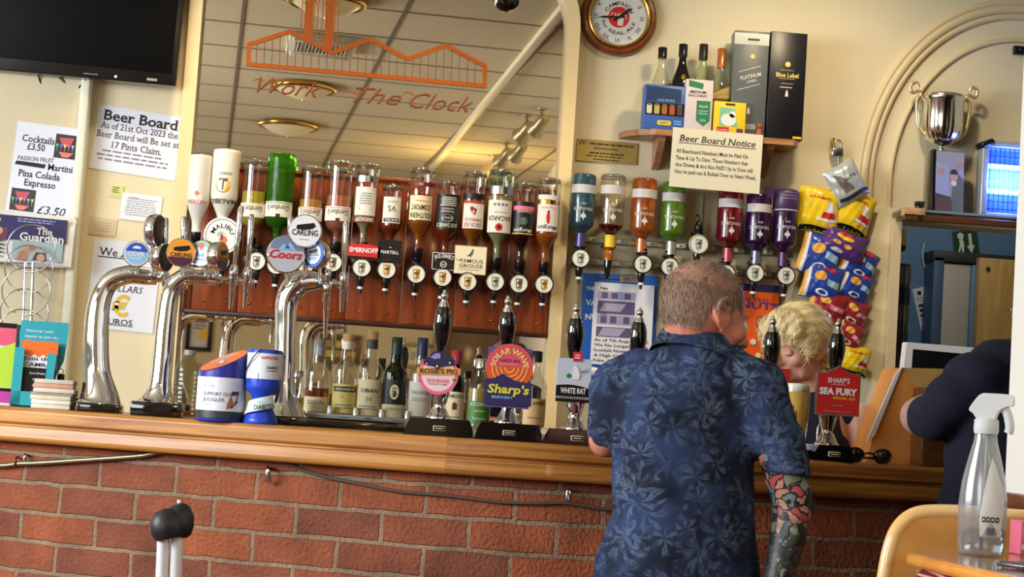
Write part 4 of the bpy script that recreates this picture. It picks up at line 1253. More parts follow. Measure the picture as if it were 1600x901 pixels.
def c_red(mb, w, h):
    mb.prism(rrect(w, h, .004), -.004, .004, mat('clip_red', (200, 38, 34), .45))
    mb.prism(circ(.09*w, 16, 0, .36*h), -.0048, -.004, BLACK); mb.lines(0, .26*h, w*.6, h*.03, 1, BLACK, y=-.0048)
    mb.text('DOOM', mat('clip_maroon', (110, 20, 24), .5), 0, -.1*h, h*.12, w*.8, y=-.0048, bold=.03); mb.text('BAR', mat('clip_maroon', (110, 20, 24), .5), 0, -.27*h, h*.12, w*.7, y=-.0048, bold=.03)
def c_fury(mb, w, h):
    sh = [(-.5, -.5), (.5, -.5), (.5, .34), (.30, .36), (.12, .43), (0, .5), (-.12, .43), (-.30, .36), (-.5, .34)]
    mb.prism([(x*w, z*h) for x, z in sh], -.004, .006, mat('clip_pewter', (150, 146, 140), .35, .6)); 
    mb.prism([(x*w*.94, z*h*.95) for x, z in sh], -.0050, -.004, mat('clip_red', (200, 38, 34), .45))
    mb.text("SHARP'S", WHITEP, 0, .20*h, h*.10, w*.5, y=-.0058, bold=.02); mb.text('SEA FURY', WHITEP, 0, -.02*h, h*.14, w*.86, y=-.0058, bold=.05)
    mb.text('SPECIAL ALE', YELLOW, .14*w, -.15*h, h*.05, w*.5, y=-.0058, bold=.02); mb.lines(0, .12*h, w*.4, h*.02, 1, WHITEP, y=-.0058); mb.lines(0, -.30*h, w*.3, h*.03, 1, GREY, y=-.0058); mb.lines(0, -.42*h, w*.7, h*.03, 1, GREY, y=-.0058)
handpump('hand pump with round pink clip showing a small dark van', 4.36, 683, 683, 106, 27, (688, 560), (694, 476), 14, (696, 453), c_rosie, (685, 583, 68, 72), 'round pink clip with a dark van')
handpump('hand pump with tall purple and orange sun clip', 4.33, 790, 690, 104, 27, (792, 555), (794, 484), 13.5, (795, 462), c_solar, (795, 587, 74, 100), 'purple clip with an orange sun')
handpump('hand pump with silver and black clip showing a white rat', 4.32, 895, 693, 104, 24, (897, 573), (901, 494), 14, (903, 474), c_rat, (896, 594, 54, 68), 'silver and black clip with a white rat')
handpump('hand pump mostly hidden behind the man in the blue shirt, handle showing', 4.34, 1001, 700, 100, 24, (994, 580), (1000, 500), 14, (1002, 480), None, None, None)
handpump('hand pump with plain red clip between the man and the full glass', 4.56, 1206, 716, 80, 24, (1206, 590), (1209, 515), 14, (1210, 494), c_red, (1213, 614, 40, 78), 'red clip')
handpump('hand pump with red shield clip and sunglasses at its foot', 4.46, 1290, 724, 64, 24, (1306, 592), (1312, 518), 14, (1314, 498), c_fury, (1309, 610, 70, 78), 'red shield shaped clip')

# ---- pint of beer
def stand(px, py, d): 
    o = Q(px, py, d); o.z = ZB; return o
o = stand(1240, 716, 4.40); k = 4.40/FPX
t = thing('beer_glass', 'full pint glass of golden beer with a white head', 'beer glass', o)
hh = 114*k; rt, rb = 20.5*k, 15.5*k
prof = [(rb, .0), (rb, .004), (rb*1.02, .03), (rt*.93, hh*.45), (rt, hh*.72), (rt*1.0, hh)]
mb = MB(); mb.lathe([(.0006, .004)]+[(rb*.98, .004)]+prof[1:], thin_glass('pint_glass', (250, 250, 250), .12), 36, cap=False); mb.lathe([(rb*.98, 0), (rb*.98, .004)], CLEAR, 36); obj('glass', mb, t)
BEER = mat('golden_beer', (255, 206, 96), .05, trans=.3, ior=1.15)
mb = MB(); ip = [(r_-.0022, z) for r_, z in prof]; cp = clip(ip, .006, hh*.91); mb.lathe([(.0006, .006)]+cp+[(.0006, hh*.91)], BEER, 36, cap=False); obj('beer', mb, t)
mb = MB(); cp = clip(ip, hh*.91, hh*1.0); mb.lathe([(.0006, hh*.912)]+cp+[(rt*.7, hh*1.03), (.0006, hh*1.035)], mat('beer_foam', (246, 240, 220), .8, bump=(300, .3)), 36, cap=False); obj('foam', mb, t)
mb = MB()
mb.wrappoly([(-.020, .04), (-.004, .036), (.012, .045), (.010, .058), (-.002, .054), (-.010, .070), (-.022, .066)], rt*.97, WHITEP)
for q in range(4): mb.wrappoly([(-.018+.008*q, .044), (-.014+.008*q, .043), (-.012+.007*q, .056), (-.015+.007*q, .058)], rt*.97+.0006, GREYINK)
mb.wrappoly([(-.026, .10), (-.010, .10), (-.010, .118), (-.026, .12)], rt+.0008, RED); mb.wrappoly([(-.026, .122), (-.016, .121), (-.018, .132), (-.026, .13)], rt+.0008, BLUE)
obj('printed_crest', mb, t)

# ---- sunglasses
o = stand(1357, 724, 4.46); k = 4.46/FPX
t = thing('sunglasses', 'folded brown sunglasses lying on the bar beside the red shield pump', 'sunglasses', o, (0, 0, R(-6)))
LENS = mat('brown_lens', (44, 28, 16), .08, coat=1.0); FR = mat('sunglass_frame', (34, 26, 22), .2, coat=.5)
for sx in (-1, 1):
    pts = [(sx*.034+.021*math.cos(a), 0, .019+.017*math.sin(a)) for a in [2*PI*i/24 for i in range(24)]]
    mb = MB(); mb.tube(pts, .0028, FR, 8, closed=True); rim = obj('rim', mb, t)
    mb = MB(); mb.sphere((sx*.034, .001, .019), (.020, .006, .016), LENS, 20, 10); obj('lens', mb, rim)
    mb = MB(); mb.tube([(sx*.054, .002, .024), (sx*.056, .016, .024), (sx*.040, .028, .016), (-sx*.030, .034 if sx > 0 else .040, .010), (-sx*.045, .036 if sx > 0 else .042, .004)], .0026, FR, 8); obj('temple', mb, t)
mb = MB(); mb.tube([(-.014, 0, .022), (0, -.002, .026), (.014, 0, .022)], .0026, FR, 8); obj('bridge', mb, t)
# wire loop behind the glass
o = stand(1282, 722, 4.62); k = 4.62/FPX
t = tag(obj('wire_hook', MB().tube(interp([(-.010, 0, 0), (-.011, 0, .04), (-.009, 0, .085), (.004, 0, .098), (.014, 0, .085), (.016, 0, .05), (.017, 0, .0)], 6), .0035, STEEL, 10), None, o), 'small steel wire loop standing between the pint and the red shield pump', 'wire loop')

# ------------------------------------------------------------------ collecting tins and bottle
o = stand(343, 657, 4.44); k = 4.44/FPX
t = thing('collection_tin', 'round collection tin with slanted orange lid and white wrap', 'collection tin', o)
r = 38*k; h1, h2 = 68*k, 116*k
BLU = mat('tin_blue', (44, 50, 150), .3)
mb = MB(); mb.lathe([(r*.98, 0), (r, .004), (r, h1+.012)], BLU, 40)
n = 40; vs = []; 
for i in range(n):
    a = 2*PI*i/n; vs.append((r*math.cos(a), r*math.sin(a), h1+.012))
for i in range(n):
    a = 2*PI*i/n; zt = (h1+h2)/2+.004 + (h2-h1)/2*.8*(math.cos(a)*.85+math.sin(a)*.55); vs.append((r*math.cos(a), r*math.sin(a), zt))
mb.add(vs, [(i, (i+1) % n, n+(i+1) % n, n+i) for i in range(n)], BLU, True); mb.add(vs[n:], [tuple(range(n))], BLU)
obj('body', mb, t)
nx, ny = (h2-h1)/2*.8*.85/r, (h2-h1)/2*.8*.55/r
pl = lambda x, y, e=.0015: (x, y, (h1+h2)/2+.004+x*nx+y*ny+e)
mb = MB(); mb.add([pl(.93*r*math.cos(2*PI*i/n), .93*r*math.sin(2*PI*i/n)) for i in range(n)], [tuple(range(n))], mat('lid_orange', (240, 116, 50), .4))
for j, (cx_, cy_, w_, h_) in enumerate(((.1, .25, .9, .06), (.05, .45, 1.2, .06), (.1, .6, .5, .08))):
    mb.add([pl((cx_-w_/2)*r, (cy_-h_/2)*r, .0022), pl((cx_+w_/2)*r, (cy_-h_/2)*r, .0022), pl((cx_+w_/2)*r, (cy_+h_/2)*r, .0022), pl((cx_-w_/2)*r, (cy_+h_/2)*r, .0022)], [(0, 1, 2, 3)], WHITEP)
mb.add([pl(x*r, y*r, .0024) for x, y in ((-.28, -.5), (.12, -.5), (.12, .02), (-.28, .02))], [(0, 1, 2, 3)], GREY); mb.add([pl(x*r, y*r, .0028) for x, y in ((-.16, -.4), (.0, -.4), (.0, -.05), (-.16, -.05))], [(0, 1, 2, 3)], WHITEP)
obj('lid', mb, t, label='slanted orange lid')
mb = MB(); mb.lathe([(r+.0008, .018), (r+.0008, h1)], mat('tin_wrap', (226, 228, 236), .35), 40, cap=False); mb.lathe([(r+.001, .008), (r+.001, .026)], mat('tin_band', (44, 56, 60), .4), 40, cap=False)
DI = mat('tin_ink', (70, 70, 90), .5)
mb.text('SUPPORT OUR', DI, -.006, h1*.62, .0085, r*1.25, wrap=r+.0016); mb.text('JUGGLER', DI, -.016, h1*.49, .0085, r*.95, wrap=r+.0016); mb.text('PLEASE', SKYB, -.030, h1*.80, .0065, wrap=r+.0016); mb.lines(-.034, h1*.38, .02, .005, 1, SKYB, wrap=r+.0016)
sk = mat('printed_hand', (170, 116, 90), .5)
mb.wrappoly([(.018, h1*.28), (.030, h1*.32), (.048, h1*.52), (.050, h1*.64), (.040, h1*.66), (.026, h1*.56), (.020, h1*.42)], r+.0014, sk); mb.wrappoly([(.030, h1*.60), (.050, h1*.62), (.050, h1*.70), (.030, h1*.69)], r+.0018, mat('printed_dark', (60, 44, 60), .5)); mb.wrappoly([(.026, h1*.34), (.046, h1*.50), (.050, h1*.46), (.032, h1*.30)], r+.0018, mat('printed_brown', (90, 60, 50), .5))
obj('wrap', mb, t)

o = stand(407, 662, 4.42); k = 4.42/FPX
t = thing('collection_tin', 'blue waisted collection tin with white upper wrap and a slanted neck band', 'collection tin', o)
BL2 = mat('tin_bright_blue', (34, 70, 196), .3)
prof = [(26*k, 0), (27*k, .003), (26*k, 8*k), (17*k, 26*k), (15.5*k, 36*k), (17*k, 44*k), (27*k, 54*k), (27.5*k, 58*k), (27.5*k, 112*k), (26*k, 116*k)]
mb = MB(); mb.lathe(prof, BL2, 36); obj('body', mb, t)
r = 27.5*k
mb = MB(); mb.lathe([(r+.0008, 70*k), (r+.0008, 110*k)], mat('tin_wrap', (226, 228, 236), .35), 36, cap=False)
mb.wrappoly([(-r*.9, 64*k), (r*1.2, 60*k), (r*1.2, 72*k), (r*.3, 75*k), (-r*.3, 80*k), (-r*.9, 90*k)], r+.0014, BL2)
mb.wrappoly([(-r*.3, 64*k), (r*1.2, 62*k), (r*1.2, 74*k), (r*.3, 74*k), (-r*.3, 79*k)], r+.0018, mat('tin_teal', (70, 120, 170), .4))
mb.text('SUPPORTERS', RED, .014, 103*k, .007, .044, wrap=r+.0016, bold=.02); mb.text('DIABETES', INK, .022, 88*k, .006, .03, wrap=r+.0016, bold=.03); mb.lines(.022, 83*k, .03, .004, 1, INK, wrap=r+.0016)
obj('wrap', mb, t)
mb = MB(); n = 20
vs = []
for i in range(n+1):
    a = R(-100+150*i/n); z = (20+16*(i/n))*k; rr = 23*k
    for dz, rr2 in ((-9*k, 27*k), (11*k, 22*k)): vs.append((rr2*math.sin(a), -rr2*math.cos(a), z+dz))
mb.add(vs, [(2*i, 2*i+2, 2*i+3, 2*i+1) for i in range(n)], mat('band_pale', (206, 220, 216), .4), True)
Mx = Matrix.Translation((.004, -27.5*k, 27*k)) @ Matrix.Rotation(R(-8), 4, 'Y') @ Matrix.Rotation(R(-12), 4, 'X') @ Matrix.Rotation(R(8), 4, 'Z')
mb.text('DiABETES', INK, .004, 0, .012, .050, y=0, bold=.02, M=Mx); mb.text('SUPPORTING', SKYB, .002, .012, .005, .04, y=.001, M=Mx)
obj('neck_band', mb, t)
mb = MB(); mb.tube(interp([(-r*.2, -r*1.03, 116*k), (-r*.6, -r*1.0, 104*k), (-r*1.02, -r*.4, 80*k), (-r*1.04, -r*.1, 56*k), (-r*.9, -r*.5, 20*k)], 6), .0015, BLACK, 6); obj('security_cord', mb, t)

# water bottle half behind the tin
o = stand(290, 642, 4.80); k = 4.80/FPX
t = thing('plastic_bottle', 'clear ribbed plastic water bottle half hidden behind the slant topped tin', 'bottle', o)
rw = 22*k; pf = [(rw*.8, 0), (rw, .006)]
for j in range(9): z = .02+.012*j; pf += [(rw, z-.003), (rw*.95, z), (rw, z+.003)]
pf += [(rw, 74*k), (rw*.85, 84*k), (rw*.45, 93*k), (rw*.36, 96*k), (rw*.36, 104*k)]
mb = MB(); mb.lathe([(.0006, .002)]+pf, thin_glass('clear_plastic', (226, 226, 210), .16, .08), 28, cap=False); obj('body', mb, t)
mb = MB(); mb.lathe([(rw*.42, 97*k), (rw*.42, 105*k)], mat('bottle_neck_ring', (190, 190, 170), .4, trans=.4), 20); obj('cap', mb, t)

# ------------------------------------------------------------------ malt whiskies on their stand
dS = 4.80; k = dS/FPX
o = stand(560, 666, dS)
t = thing('bottle_display_stand', 'low grey display shelf with chrome pegs under the row of whisky bottles', 'display stand', o, (0, 0, 0))
zs = .036
mb = MB(); mb.box((0, .0, zs-.008), (196*k, .11, .012), mat('stand_grey', (176, 182, 186), .3), .002)
mb.text('OBAN', INK, 14*k, zs-.008, .006, .022, y=-.0562)
for x in (-60*k, -22*k, 60*k): mb.lines(x, zs-.008, .03, .004, 1, GREYINK, y=-.0562)
obj('shelf', mb, t)
for x in (-90*k, 90*k):
    mb = MB(); mb.box((x, .03, (zs-.014)/2), (.008, .06, zs-.014), DARK, .001); obj('foot', mb, t)
for x in (-46, -6, 34, 74):
    mb = MB(); mb.lathe([(.0085, zs-.002), (.0085, zs+.018), (.007, zs+.020)], CHROME, 18, M=Matrix.Translation((x*k, -.040, 0))); obj('peg', mb, t)
o2 = stand(535, 670, 4.62)
t = thing('drip_tray', 'black drip tray with raised rim lying in front of the whisky stand', 'drip tray', o2)
kk = 4.62/FPX
mb = MB(); mb.box((0, .02, .004), (240*kk, .17, .008), BLACKG, .002)
for y in (-.063, .103): mb.box((0, y, .010), (240*kk, .006, .014), BLACKG, .002)
for x in (-119*kk, 119*kk): mb.box((x, .02, .010), (.006, .17, .014), BLACKG, .002)
obj('tray', mb, t)
mb = MB()
for i in range(22): mb.box((-112*kk+224*kk*i/21, .02, .011), (.003, .155, .003), STEEL)
obj('grille', mb, t)

def std_bottle(label, px, top, wpx, kind, glass, liq, lev, lab, capc, z0, d, caph=.12, group='whisky bottles behind the pumps', sx=1, sy=1, liqd=None, pc=None):
    a = Q(px, 650, d); zt = Q(px, top, d).z
    k = d/FPX; r = wpx*k/2; h = zt-z0
    t = thing('whisky_bottle', label, 'bottle', (a.x, a.y, z0), (0, 0, 0), group)
    prof = bottle_profile(kind, r, h, .0125)
    make_bottle(t, prof, glass, liq, h*lev if lev else None, 28, sx, sy, inverted=False)
    mb = MB(); lab(mb, r+.0008, h); obj('label', mb, t)
    mb = MB(); nr = prof[-1][0]
    mb.lathe([(nr*1.2, h*(1-caph)), (nr*1.22, h*.995), (nr*1.0, h*1.003)], capc, 20); 
    if pc: mb.lathe([(nr*1.25, h*(1-caph*2.1)), (nr*1.22, h*(1-caph))], pc, 20)
    obj('cap', mb, t)
    return t
def w1(mb, r, h):
    mb.wraprect(0, h*.12, r*2.2, h*.20, r, LABC); mb.lines(0, h*.15, r*1.5, h*.06, 2, GREYINK, wrap=r)
def w2(mb, r, h):
    mb.wraprect(0, h*.20, r*2.3, h*.36, r, LABY); mb.wraprect(0, h*.315, r*1.9, h*.065, r+.0005, mat('label_brownblack', (60, 50, 40), .5)); mb.text('CRAGGANMORE', LABC, 0, h*.315, .0065, r*1.6, wrap=r+.0012, bold=.02)
    mb.text('12', GREYINK, -.008, h*.22, .007, wrap=r+.0009); mb.lines(0, h*.10, r*1.6, h*.07, 2, GREYINK, wrap=r)
def w3(mb, r, h):
    mb.wraprect(0, h*.22, r*2.3, h*.42, r, LABC); mb.text('OBAN', INK, 0, h*.30, .010, r*1.4, wrap=r+.0009, bold=.01); mb.text('14', GREYINK, 0, h*.20, .013, wrap=r+.0009); mb.lines(0, h*.10, r*1.6, h*.06, 2, GREYINK, wrap=r)
def w4(mb, r, h):
    mb.wraprect(0, h*.31, r*2.2, h*.32, r-.0003, mat('label_deep_green', (26, 34, 30), .4)); mb.wrappoly([(x, z) for x, z in circ(.020, 24, 0, h*.32, .62)], r+.0006, LABC); mb.lines(0, h*.33, .015, h*.10, 3, GREYINK, wrap=r+.0006); mb.wraprect(0, h*.085, r*2.3, h*.16, r, LABC); mb.text('LAGAVULIN', GREYINK, 0, h*.11, .007, r*1.6, wrap=r+.0009)
def w5(mb, r, h):
    mb.wraprect(0, h*.25, r*2.3, h*.42, r, LABW); mb.text('TALISKER', GREYINK, 0, h*.33, .008, r*1.6, wrap=r+.0009); mb.lines(0, h*.24, r*1.4, h*.05, 2, GREYINK, wrap=r)
    mb.wrappoly([(-r*1.1, h*.05), (r*1.1, h*.05), (r*1.1, h*.09), (r*.4, h*.11), (-r*.3, h*.17), (-r*.6, h*.20), (-r*1.1, h*.16)], r+.0005, mat('label_coral', (226, 110, 80), .5))
def w6(mb, r, h):
    mb.wraprect(0, h*.29, r*2.3, h*.44, r, LABC); mb.text('JAMESON', mat('label_green_ink', (50, 80, 50), .5), 0, h*.46, .009, r*1.8, wrap=r+.0009, bold=.01); mb.wrappoly([(-.006, h*.30), (.006, h*.30), (.006, h*.37), (0, h*.39), (-.006, h*.37)], r+.0007, mat('label_maroon', (110, 36, 30), .5)); mb.lines(0, h*.18, r*1.5, h*.10, 3, GREYINK, wrap=r)
def w7(mb, r, h):
    g = mat('label_apple', (70, 130, 60), .5)
    mb.wraprect(0, h*.26, r*2.2, h*.40, r, g); mb.text("JACK DANIEL'S", LABW, 0, h*.42, .009, r*1.8, wrap=r+.0009, bold=.01); mb.text('Tennessee', LABW, 0, h*.24, .007, r*1.2, wrap=r+.0009, shear=.2); mb.text('APPLE', LABW, 0, h*.15, .009, r*1.3, wrap=r+.0009, bold=.01); mb.lines(0, h*.33, r, h*.03, 1, LABY, wrap=r)
def w8(mb, r, h):
    mb.wraprect(0, h*.26, r*2.2, h*.42, r, mat('label_honey', (226, 190, 130), .5)); mb.text("JACK DANIEL'S", INK, 0, h*.42, .009, r*1.8, wrap=r+.0009, bold=.01); mb.text('Tennessee', GREYINK, 0, h*.26, .007, r*1.2, wrap=r+.0009, shear=.2); mb.text('HONEY', INK, 0, h*.16, .009, r*1.4, wrap=r+.0009, bold=.01)
zsb = ZB+zs-.002
dB = 4.80
OLIVE = thin_glass('olive_glass', (104, 112, 40), .14); DGREEN = thin_glass('dark_green_glass', (60, 110, 40), .14)
LT = liquid('light_malt', (240, 214, 130)); 
std_bottle('whisky bottle two thirds empty with grey cap, first on the display shelf', 492, 530, 41, 'bell', CLEAR, DAMBER, .34, w1, mat('cap_grey', (120, 124, 126), .4), zsb, dB, .10, pc=mat('cap_grey2', (150, 152, 150), .4))
std_bottle('whisky bottle with yellow label and dark name band', 536, 521, 41, 'bell', CLEAR, LT, .32, w2, CORK, zsb, dB, .09, pc=mat('capsule_cream', (226, 220, 200), .5))
std_bottle('whisky bottle with tall cream label and grey number', 574, 516, 40, 'bell', CLEAR, LT, .40, w3, CORK, zsb, dB, .10, pc=mat('capsule_dark', (70, 70, 60), .5))
std_bottle('olive green whisky bottle with cream oval label', 613, 526, 39, 'bell', OLIVE, liquid('olive_malt', (160, 130, 50)), .5, w4, mat('cap_dark_green', (30, 50, 40), .4), zsb, dB, .12, pc=mat('cap_dark_green', (30, 50, 40), .4))
std_bottle('whisky bottle with white and coral label and dark blue cap', 653, 527, 37, 'bell', CLEAR, AMBER, .25, w5, mat('cap_navy', (40, 46, 80), .4), zsb, dB, .12, pc=mat('cap_navy', (40, 46, 80), .4))
std_bottle('small clear bottle with yellowish drink behind the chrome font', 461, 578, 26, 'round', CLEAR, LT, .5, lambda mb, r, h: mb.wraprect(0, h*.3, r*1.6, h*.2, r, LABY), STEEL, ZB, 4.72)
std_bottle('green whiskey bottle with red cap and cream label behind the pink clip', 708, 547, 32, 'round', DGREEN, liquid('green_malt', (200, 180, 80)), .6, w6, mat('cap_red', (150, 34, 44), .4), ZB, 4.70, .16)
std_bottle('square whiskey bottle with apple green label between two pumps', 747, 560, 37, 'round', CLEAR, LT, .62, w7, CHROME, ZB, 4.62)
std_bottle('square whiskey bottle with honey coloured label beside the sun clip', 833, 548, 38, 'round', CLEAR, LT, .45, w8, BLACK, ZB, 4.58)
# ------------------------------------------------------------------ television
TVY = YW-.11
loc, rot, w, h = quad((-270, -240), (295, -180), (281, 133), (-284, 84), TVY)
tv = thing('television', 'large black flat screen television at the upper corner of the wall', 'television', loc, rot)
BZ = mat('tv_bezel', (16, 16, 18), .25, coat=.4)
mb = MB(); mb.box((0, .022, 0), (w, .04, h), BZ, .004); mb.box((0, .055, 0), (w*.4, .05, h*.3), BLACK, .004); obj('case', mb, tv)
mb = MB(); mb.box((0, -.0015, .012), (w-.030, .005, h-.055), mat('tv_screen', (4, 4, 5), .45, spec=.15), .001); obj('screen', mb, tv)
mb = MB(); mb.rect(w/2-.075, -h/2+.013, .033, .008, -.0005, mat('tv_sticker', (150, 156, 140), .5)); obj('sticker', mb, tv)
mb = MB(); mb.sphere((w/2-.19, -.001, -h/2+.012), .004, mat('tv_lamp', (240, 245, 255), .3, emit=(240, 245, 255), es=1.5), 10, 6); obj('standby_light', mb, tv)
mb = MB(); mb.lines(-w*.0+.30, -h/2+.013, .05, .006, 1, GREY, y=-.0006); obj('maker_mark', mb, tv)
cp = [P(60, 112, YW-.07), P(63, 128, YW-.05), P(78, 148, YW-.04), P(100, 158, YW-.04), P(117, 150, YW-.04), P(124, 136, YW-.05), P(134, 125, YW-.07)]
c = thing('television_cable', 'thin black cable looping down below the television', 'cable', cp[3])
mb = MB(); mb.tube(interp([p-cp[3] for p in cp], 6), .0025, BLACK, 8); obj('cable', mb, c)
a, b = P(92, 118, YW-.05), P(131, 162, YW-.04); d = b-a
mb = MB(); mb.tube([Vector((0, 0, 0)), d*.75], .006, mat('strap_grey', (70, 66, 58), .6), 8, sy=.5); obj_ = tag(obj('hanging_strap', mb, None, a), 'dark strap hanging straight down below the television', 'strap')
mb = MB(); mb.tube([d*.75, d], .0075, BLACK, 8, sy=.6); obj('strap_end', mb, obj_)

# ------------------------------------------------------------------ notices
SHEEN = mat('laminated_white', (222, 226, 240), .22, nz=(4, .03))
def notice(name, label, cat, q, Y, m, draw, group=None, t=.0025):
    loc, rot, w, h = quad(*q, Y)
    o = MB(); o.box((0, t/2, 0), (w, t, h), m)
    draw(o, w, h, -.0009)
    return tag(obj(name, o, None, loc, rot), label, cat, group)
def photo_block(mb, cx, cz, w, h, y):
    mb.rect(cx, cz, w, h, y, mat('photo_dark', (50, 34, 40), .4))
    mb.flat([(cx-w*.35, cz+h*.35), (cx+w*.25, cz+h*.38), (cx+w*.12, cz), (cx-w*.18, cz+h*.0)], y-.0004, mat('photo_rose', (196, 80, 96), .4))
    cols = [(90, 200, 120), (80, 120, 220), (230, 220, 120), (220, 90, 150), (120, 210, 220), (180, 220, 120)]
    for i in range(6):
        x = cx-w*.40+w*.8*i/5; mm = mat('photo_glass_%d' % i, cols[i], .4)
        mb.flat([(x-w*.06, cz+h*.08), (x+w*.06, cz+h*.08), (x+w*.01, cz-h*.08), (x-w*.01, cz-h*.08)], y-.0008, mm); mb.rect(x, cz-h*.16, w*.012, h*.16, y-.0008, mm)
    mb.flat([(cx-w*.3, cz-h*.25), (cx+w*.3, cz-h*.25), (cx+w*.1, cz-h*.45), (cx-w*.15, cz-h*.45)], y-.0004, mat('photo_coral', (230, 120, 110), .4))
def d_cock(mb, w, h, y):
    mb.text('Cocktails', INK, -.16*w, .33*h, .022, w*.48, y=y, serif=True, bold=.012); mb.text('£3.50', INK, -.18*w, .245*h, .022, w*.26, y=y, serif=True, bold=.012)
    photo_block(mb, .27*w, .29*h, w*.36, h*.26, y)
    mb.text('PASSION FRUIT', INK, -.16*w, .115*h, .014, w*.53, y=y, bold=0.0, rot=R(2)); mb.flat([(-.46*w, .035*h), (-.02*w, .025*h), (-.0*w, .07*h), (-.2*w, .075*h), (-.44*w, .075*h)], y, INK)
    mb.text('Martini', INK, .215*w, .05*h, .021, w*.38, y=y, serif=True, bold=.012); mb.text('Pina Colada', INK, -.08*w, -.05*h, .022, w*.62, y=y, serif=True, bold=.012); mb.text('Expresso', INK, -.05*w, -.145*h, .022, w*.46, y=y, serif=True, bold=.012)
    photo_block(mb, -.27*w, -.34*h, w*.36, h*.24, y); mb.text('£3.50', INK, .17*w, -.42*h, .026, w*.42, y=y, serif=True, bold=.0, shear=.25)
notice('cocktail_notice', 'laminated white cocktail price notice above the newspaper', 'notice', ((26, 188), (129, 203), (117, 345), (10, 333)), YW-.055, SHEEN, d_cock)
def d_beer(mb, w, h, y):
    mb.text('Beer Board', INK, -.0*w, .36*h, .034, w*.88, y=y, serif=True, bold=.022); mb.text('As of 21st Oct 2023 the', INK, 0, .20*h, .021, w*.90, y=y, serif=True); mb.text('Beer Board will Be set at', INK, 0, .06*h, .021, w*.96, y=y, serif=True); mb.text('17 Pints Claim.', INK, 0, -.09*h, .021, w*.58, y=y, serif=True)
    mb.lines(-.02*w, -.26*h, w*.85, h*.20, 3, GREYINK, y=y, fill=.34)
notice('beer_board_sign', 'white Beer Board sign about 17 pints between television and mirror', 'notice', ((153, 163), (289, 184), (274, 283), (142, 262)), YW-.003, SHEEN, d_beer)
notice('sticky_note', 'small yellow-green sticky note under the Beer Board sign', 'note', ((174, 288), (194, 291), (191, 309), (172, 306)), YW-.003, mat('sticky_green', (206, 214, 120), .7), lambda mb, w, h, y: mb.lines(-.1*w, .1*h, w*.6, h*.6, 3, GREYINK, y=y))
def d_rec(mb, w, h, y):
    mb.lines(0, .0, w*.8, h*.7, 8, GREYINK, y=y, fill=.3); mb.text('LOTTERY', GREYINK, -.2*w, .34*h, .005, y=y)
notice('paper_slip', 'small white printed slip pinned under the sticky note', 'note', ((191, 300), (254, 308), (249, 349), (187, 341)), YW-.004, WHITE, d_rec)
notice('faded_note', 'small faded cream note pinned above the We Accept sign', 'note', ((140, 338), (183, 343), (181, 370), (138, 365)), YW-.003, mat('faded_paper', (206, 190, 158), .8), lambda mb, w, h, y: mb.lines(0, 0, w*.7, h*.6, 4, TAN, y=y, fill=.3))
def d_euro(mb, w, h, y):
    mb.text('We Accept', INK, -.0*w, .37*h, .026, w*.84, y=y, serif=True, bold=.005); mb.rect(0, .31*h, w*.86, .003, y, INK)
    mb.flat([(-.10*w, .19*h), (.0*w, .235*h), (.12*w, .23*h), (.22*w, .18*h), (.18*w, .10*h), (.0*w, .06*h), (-.12*w, .10*h)], y, mat('map_green', (150, 200, 80), .6))
    mb.text('DOLLARS', INK, .0*w, -.03*h, .020, w*.58, y=y, serif=True, shear=.2); mb.text('€', mat('euro_gold', (214, 180, 60), .5), -.01*w, -.23*h, .068, .058, y=y, serif=True, bold=.03); mb.text('EUROS', INK, -.02*w, -.41*h, .019, w*.42, y=y, serif=True, bold=.01); mb.rect(-.02*w, -.45*h, w*.44, .002, y, INK)
notice('currency_sign', 'white We Accept sign with gold euro symbol behind the chrome fonts', 'notice', ((147, 373), (252, 384), (240, 521), (133, 510)), YW-.004, SHEEN, d_euro)

# ------------------------------------------------------------------ newspaper on its ring rack
loc, rot, w, h = quad((-46, 326), (117, 343), (113, 416), (-52, 402), YW-.12)
t = thing('newspaper', 'folded newspaper with navy masthead lying over the wire ring rack', 'newspaper', loc, rot)
NP = mat('newsprint', (214, 212, 206), .85, nz=(30, .04))
mb = MB()
n = 12
for lay in range(5):
    o_ = -.004+.006*lay; vs = []; fs = []
    for i in range(n+1):
        x = -w/2+w*i/n
        for j in range(7):
            z = h/2-h*j/6
            y = .008*math.sin(i/n*PI*2+lay)*(.4) + o_ + (.018*(1-(j/1.2))**2 if j < 2 else 0)
            vs.append((x-.003*lay, y, z+.003*math.sin(i*.9+lay)-.002*lay*(1 if j == 6 else -1)))
    for i in range(n):
        for j in range(6): fs.append((i*7+j, i*7+j+1, (i+1)*7+j+1, (i+1)*7+j))
    mb.add(vs, fs, NP, True)
obj('pages', mb, t)
mb = MB()
y = -.0125
mb.rect(-.02*w, .20*h, w*.90, h*.50, y, mat('masthead_navy', (46, 44, 92), .7))
mb.text('The', NP, .22*w, .17*h, .022, .050, y=y-.001, bold=.02); mb.text('Guardian', NP, .20*w, .035*h, .026, w*.42, y=y-.001, bold=.025)
mb.text('burgh', mat('masthead_yellow', (226, 210, 110), .7), -.27*w, .36*h, .014, y=y-.001, bold=.02); mb.lines(.15*w, .37*h, w*.4, h*.10, 2, mat('masthead_lilac', (150, 150, 200), .7), y=y-.001)
mb.rect(-.24*w, .06*h, w*.22, h*.26, y-.0006, mat('photo_maroon', (96, 60, 70), .7)); mb.prism(circ(.012, 12, -.21*w, .11*h), y-.0009, y, mat('photo_skin', (196, 150, 124), .7))
mb.rect(.17*w, -.25*h, w*.48, h*.40, y, mat('photo_sky', (150, 170, 176), .7)); 
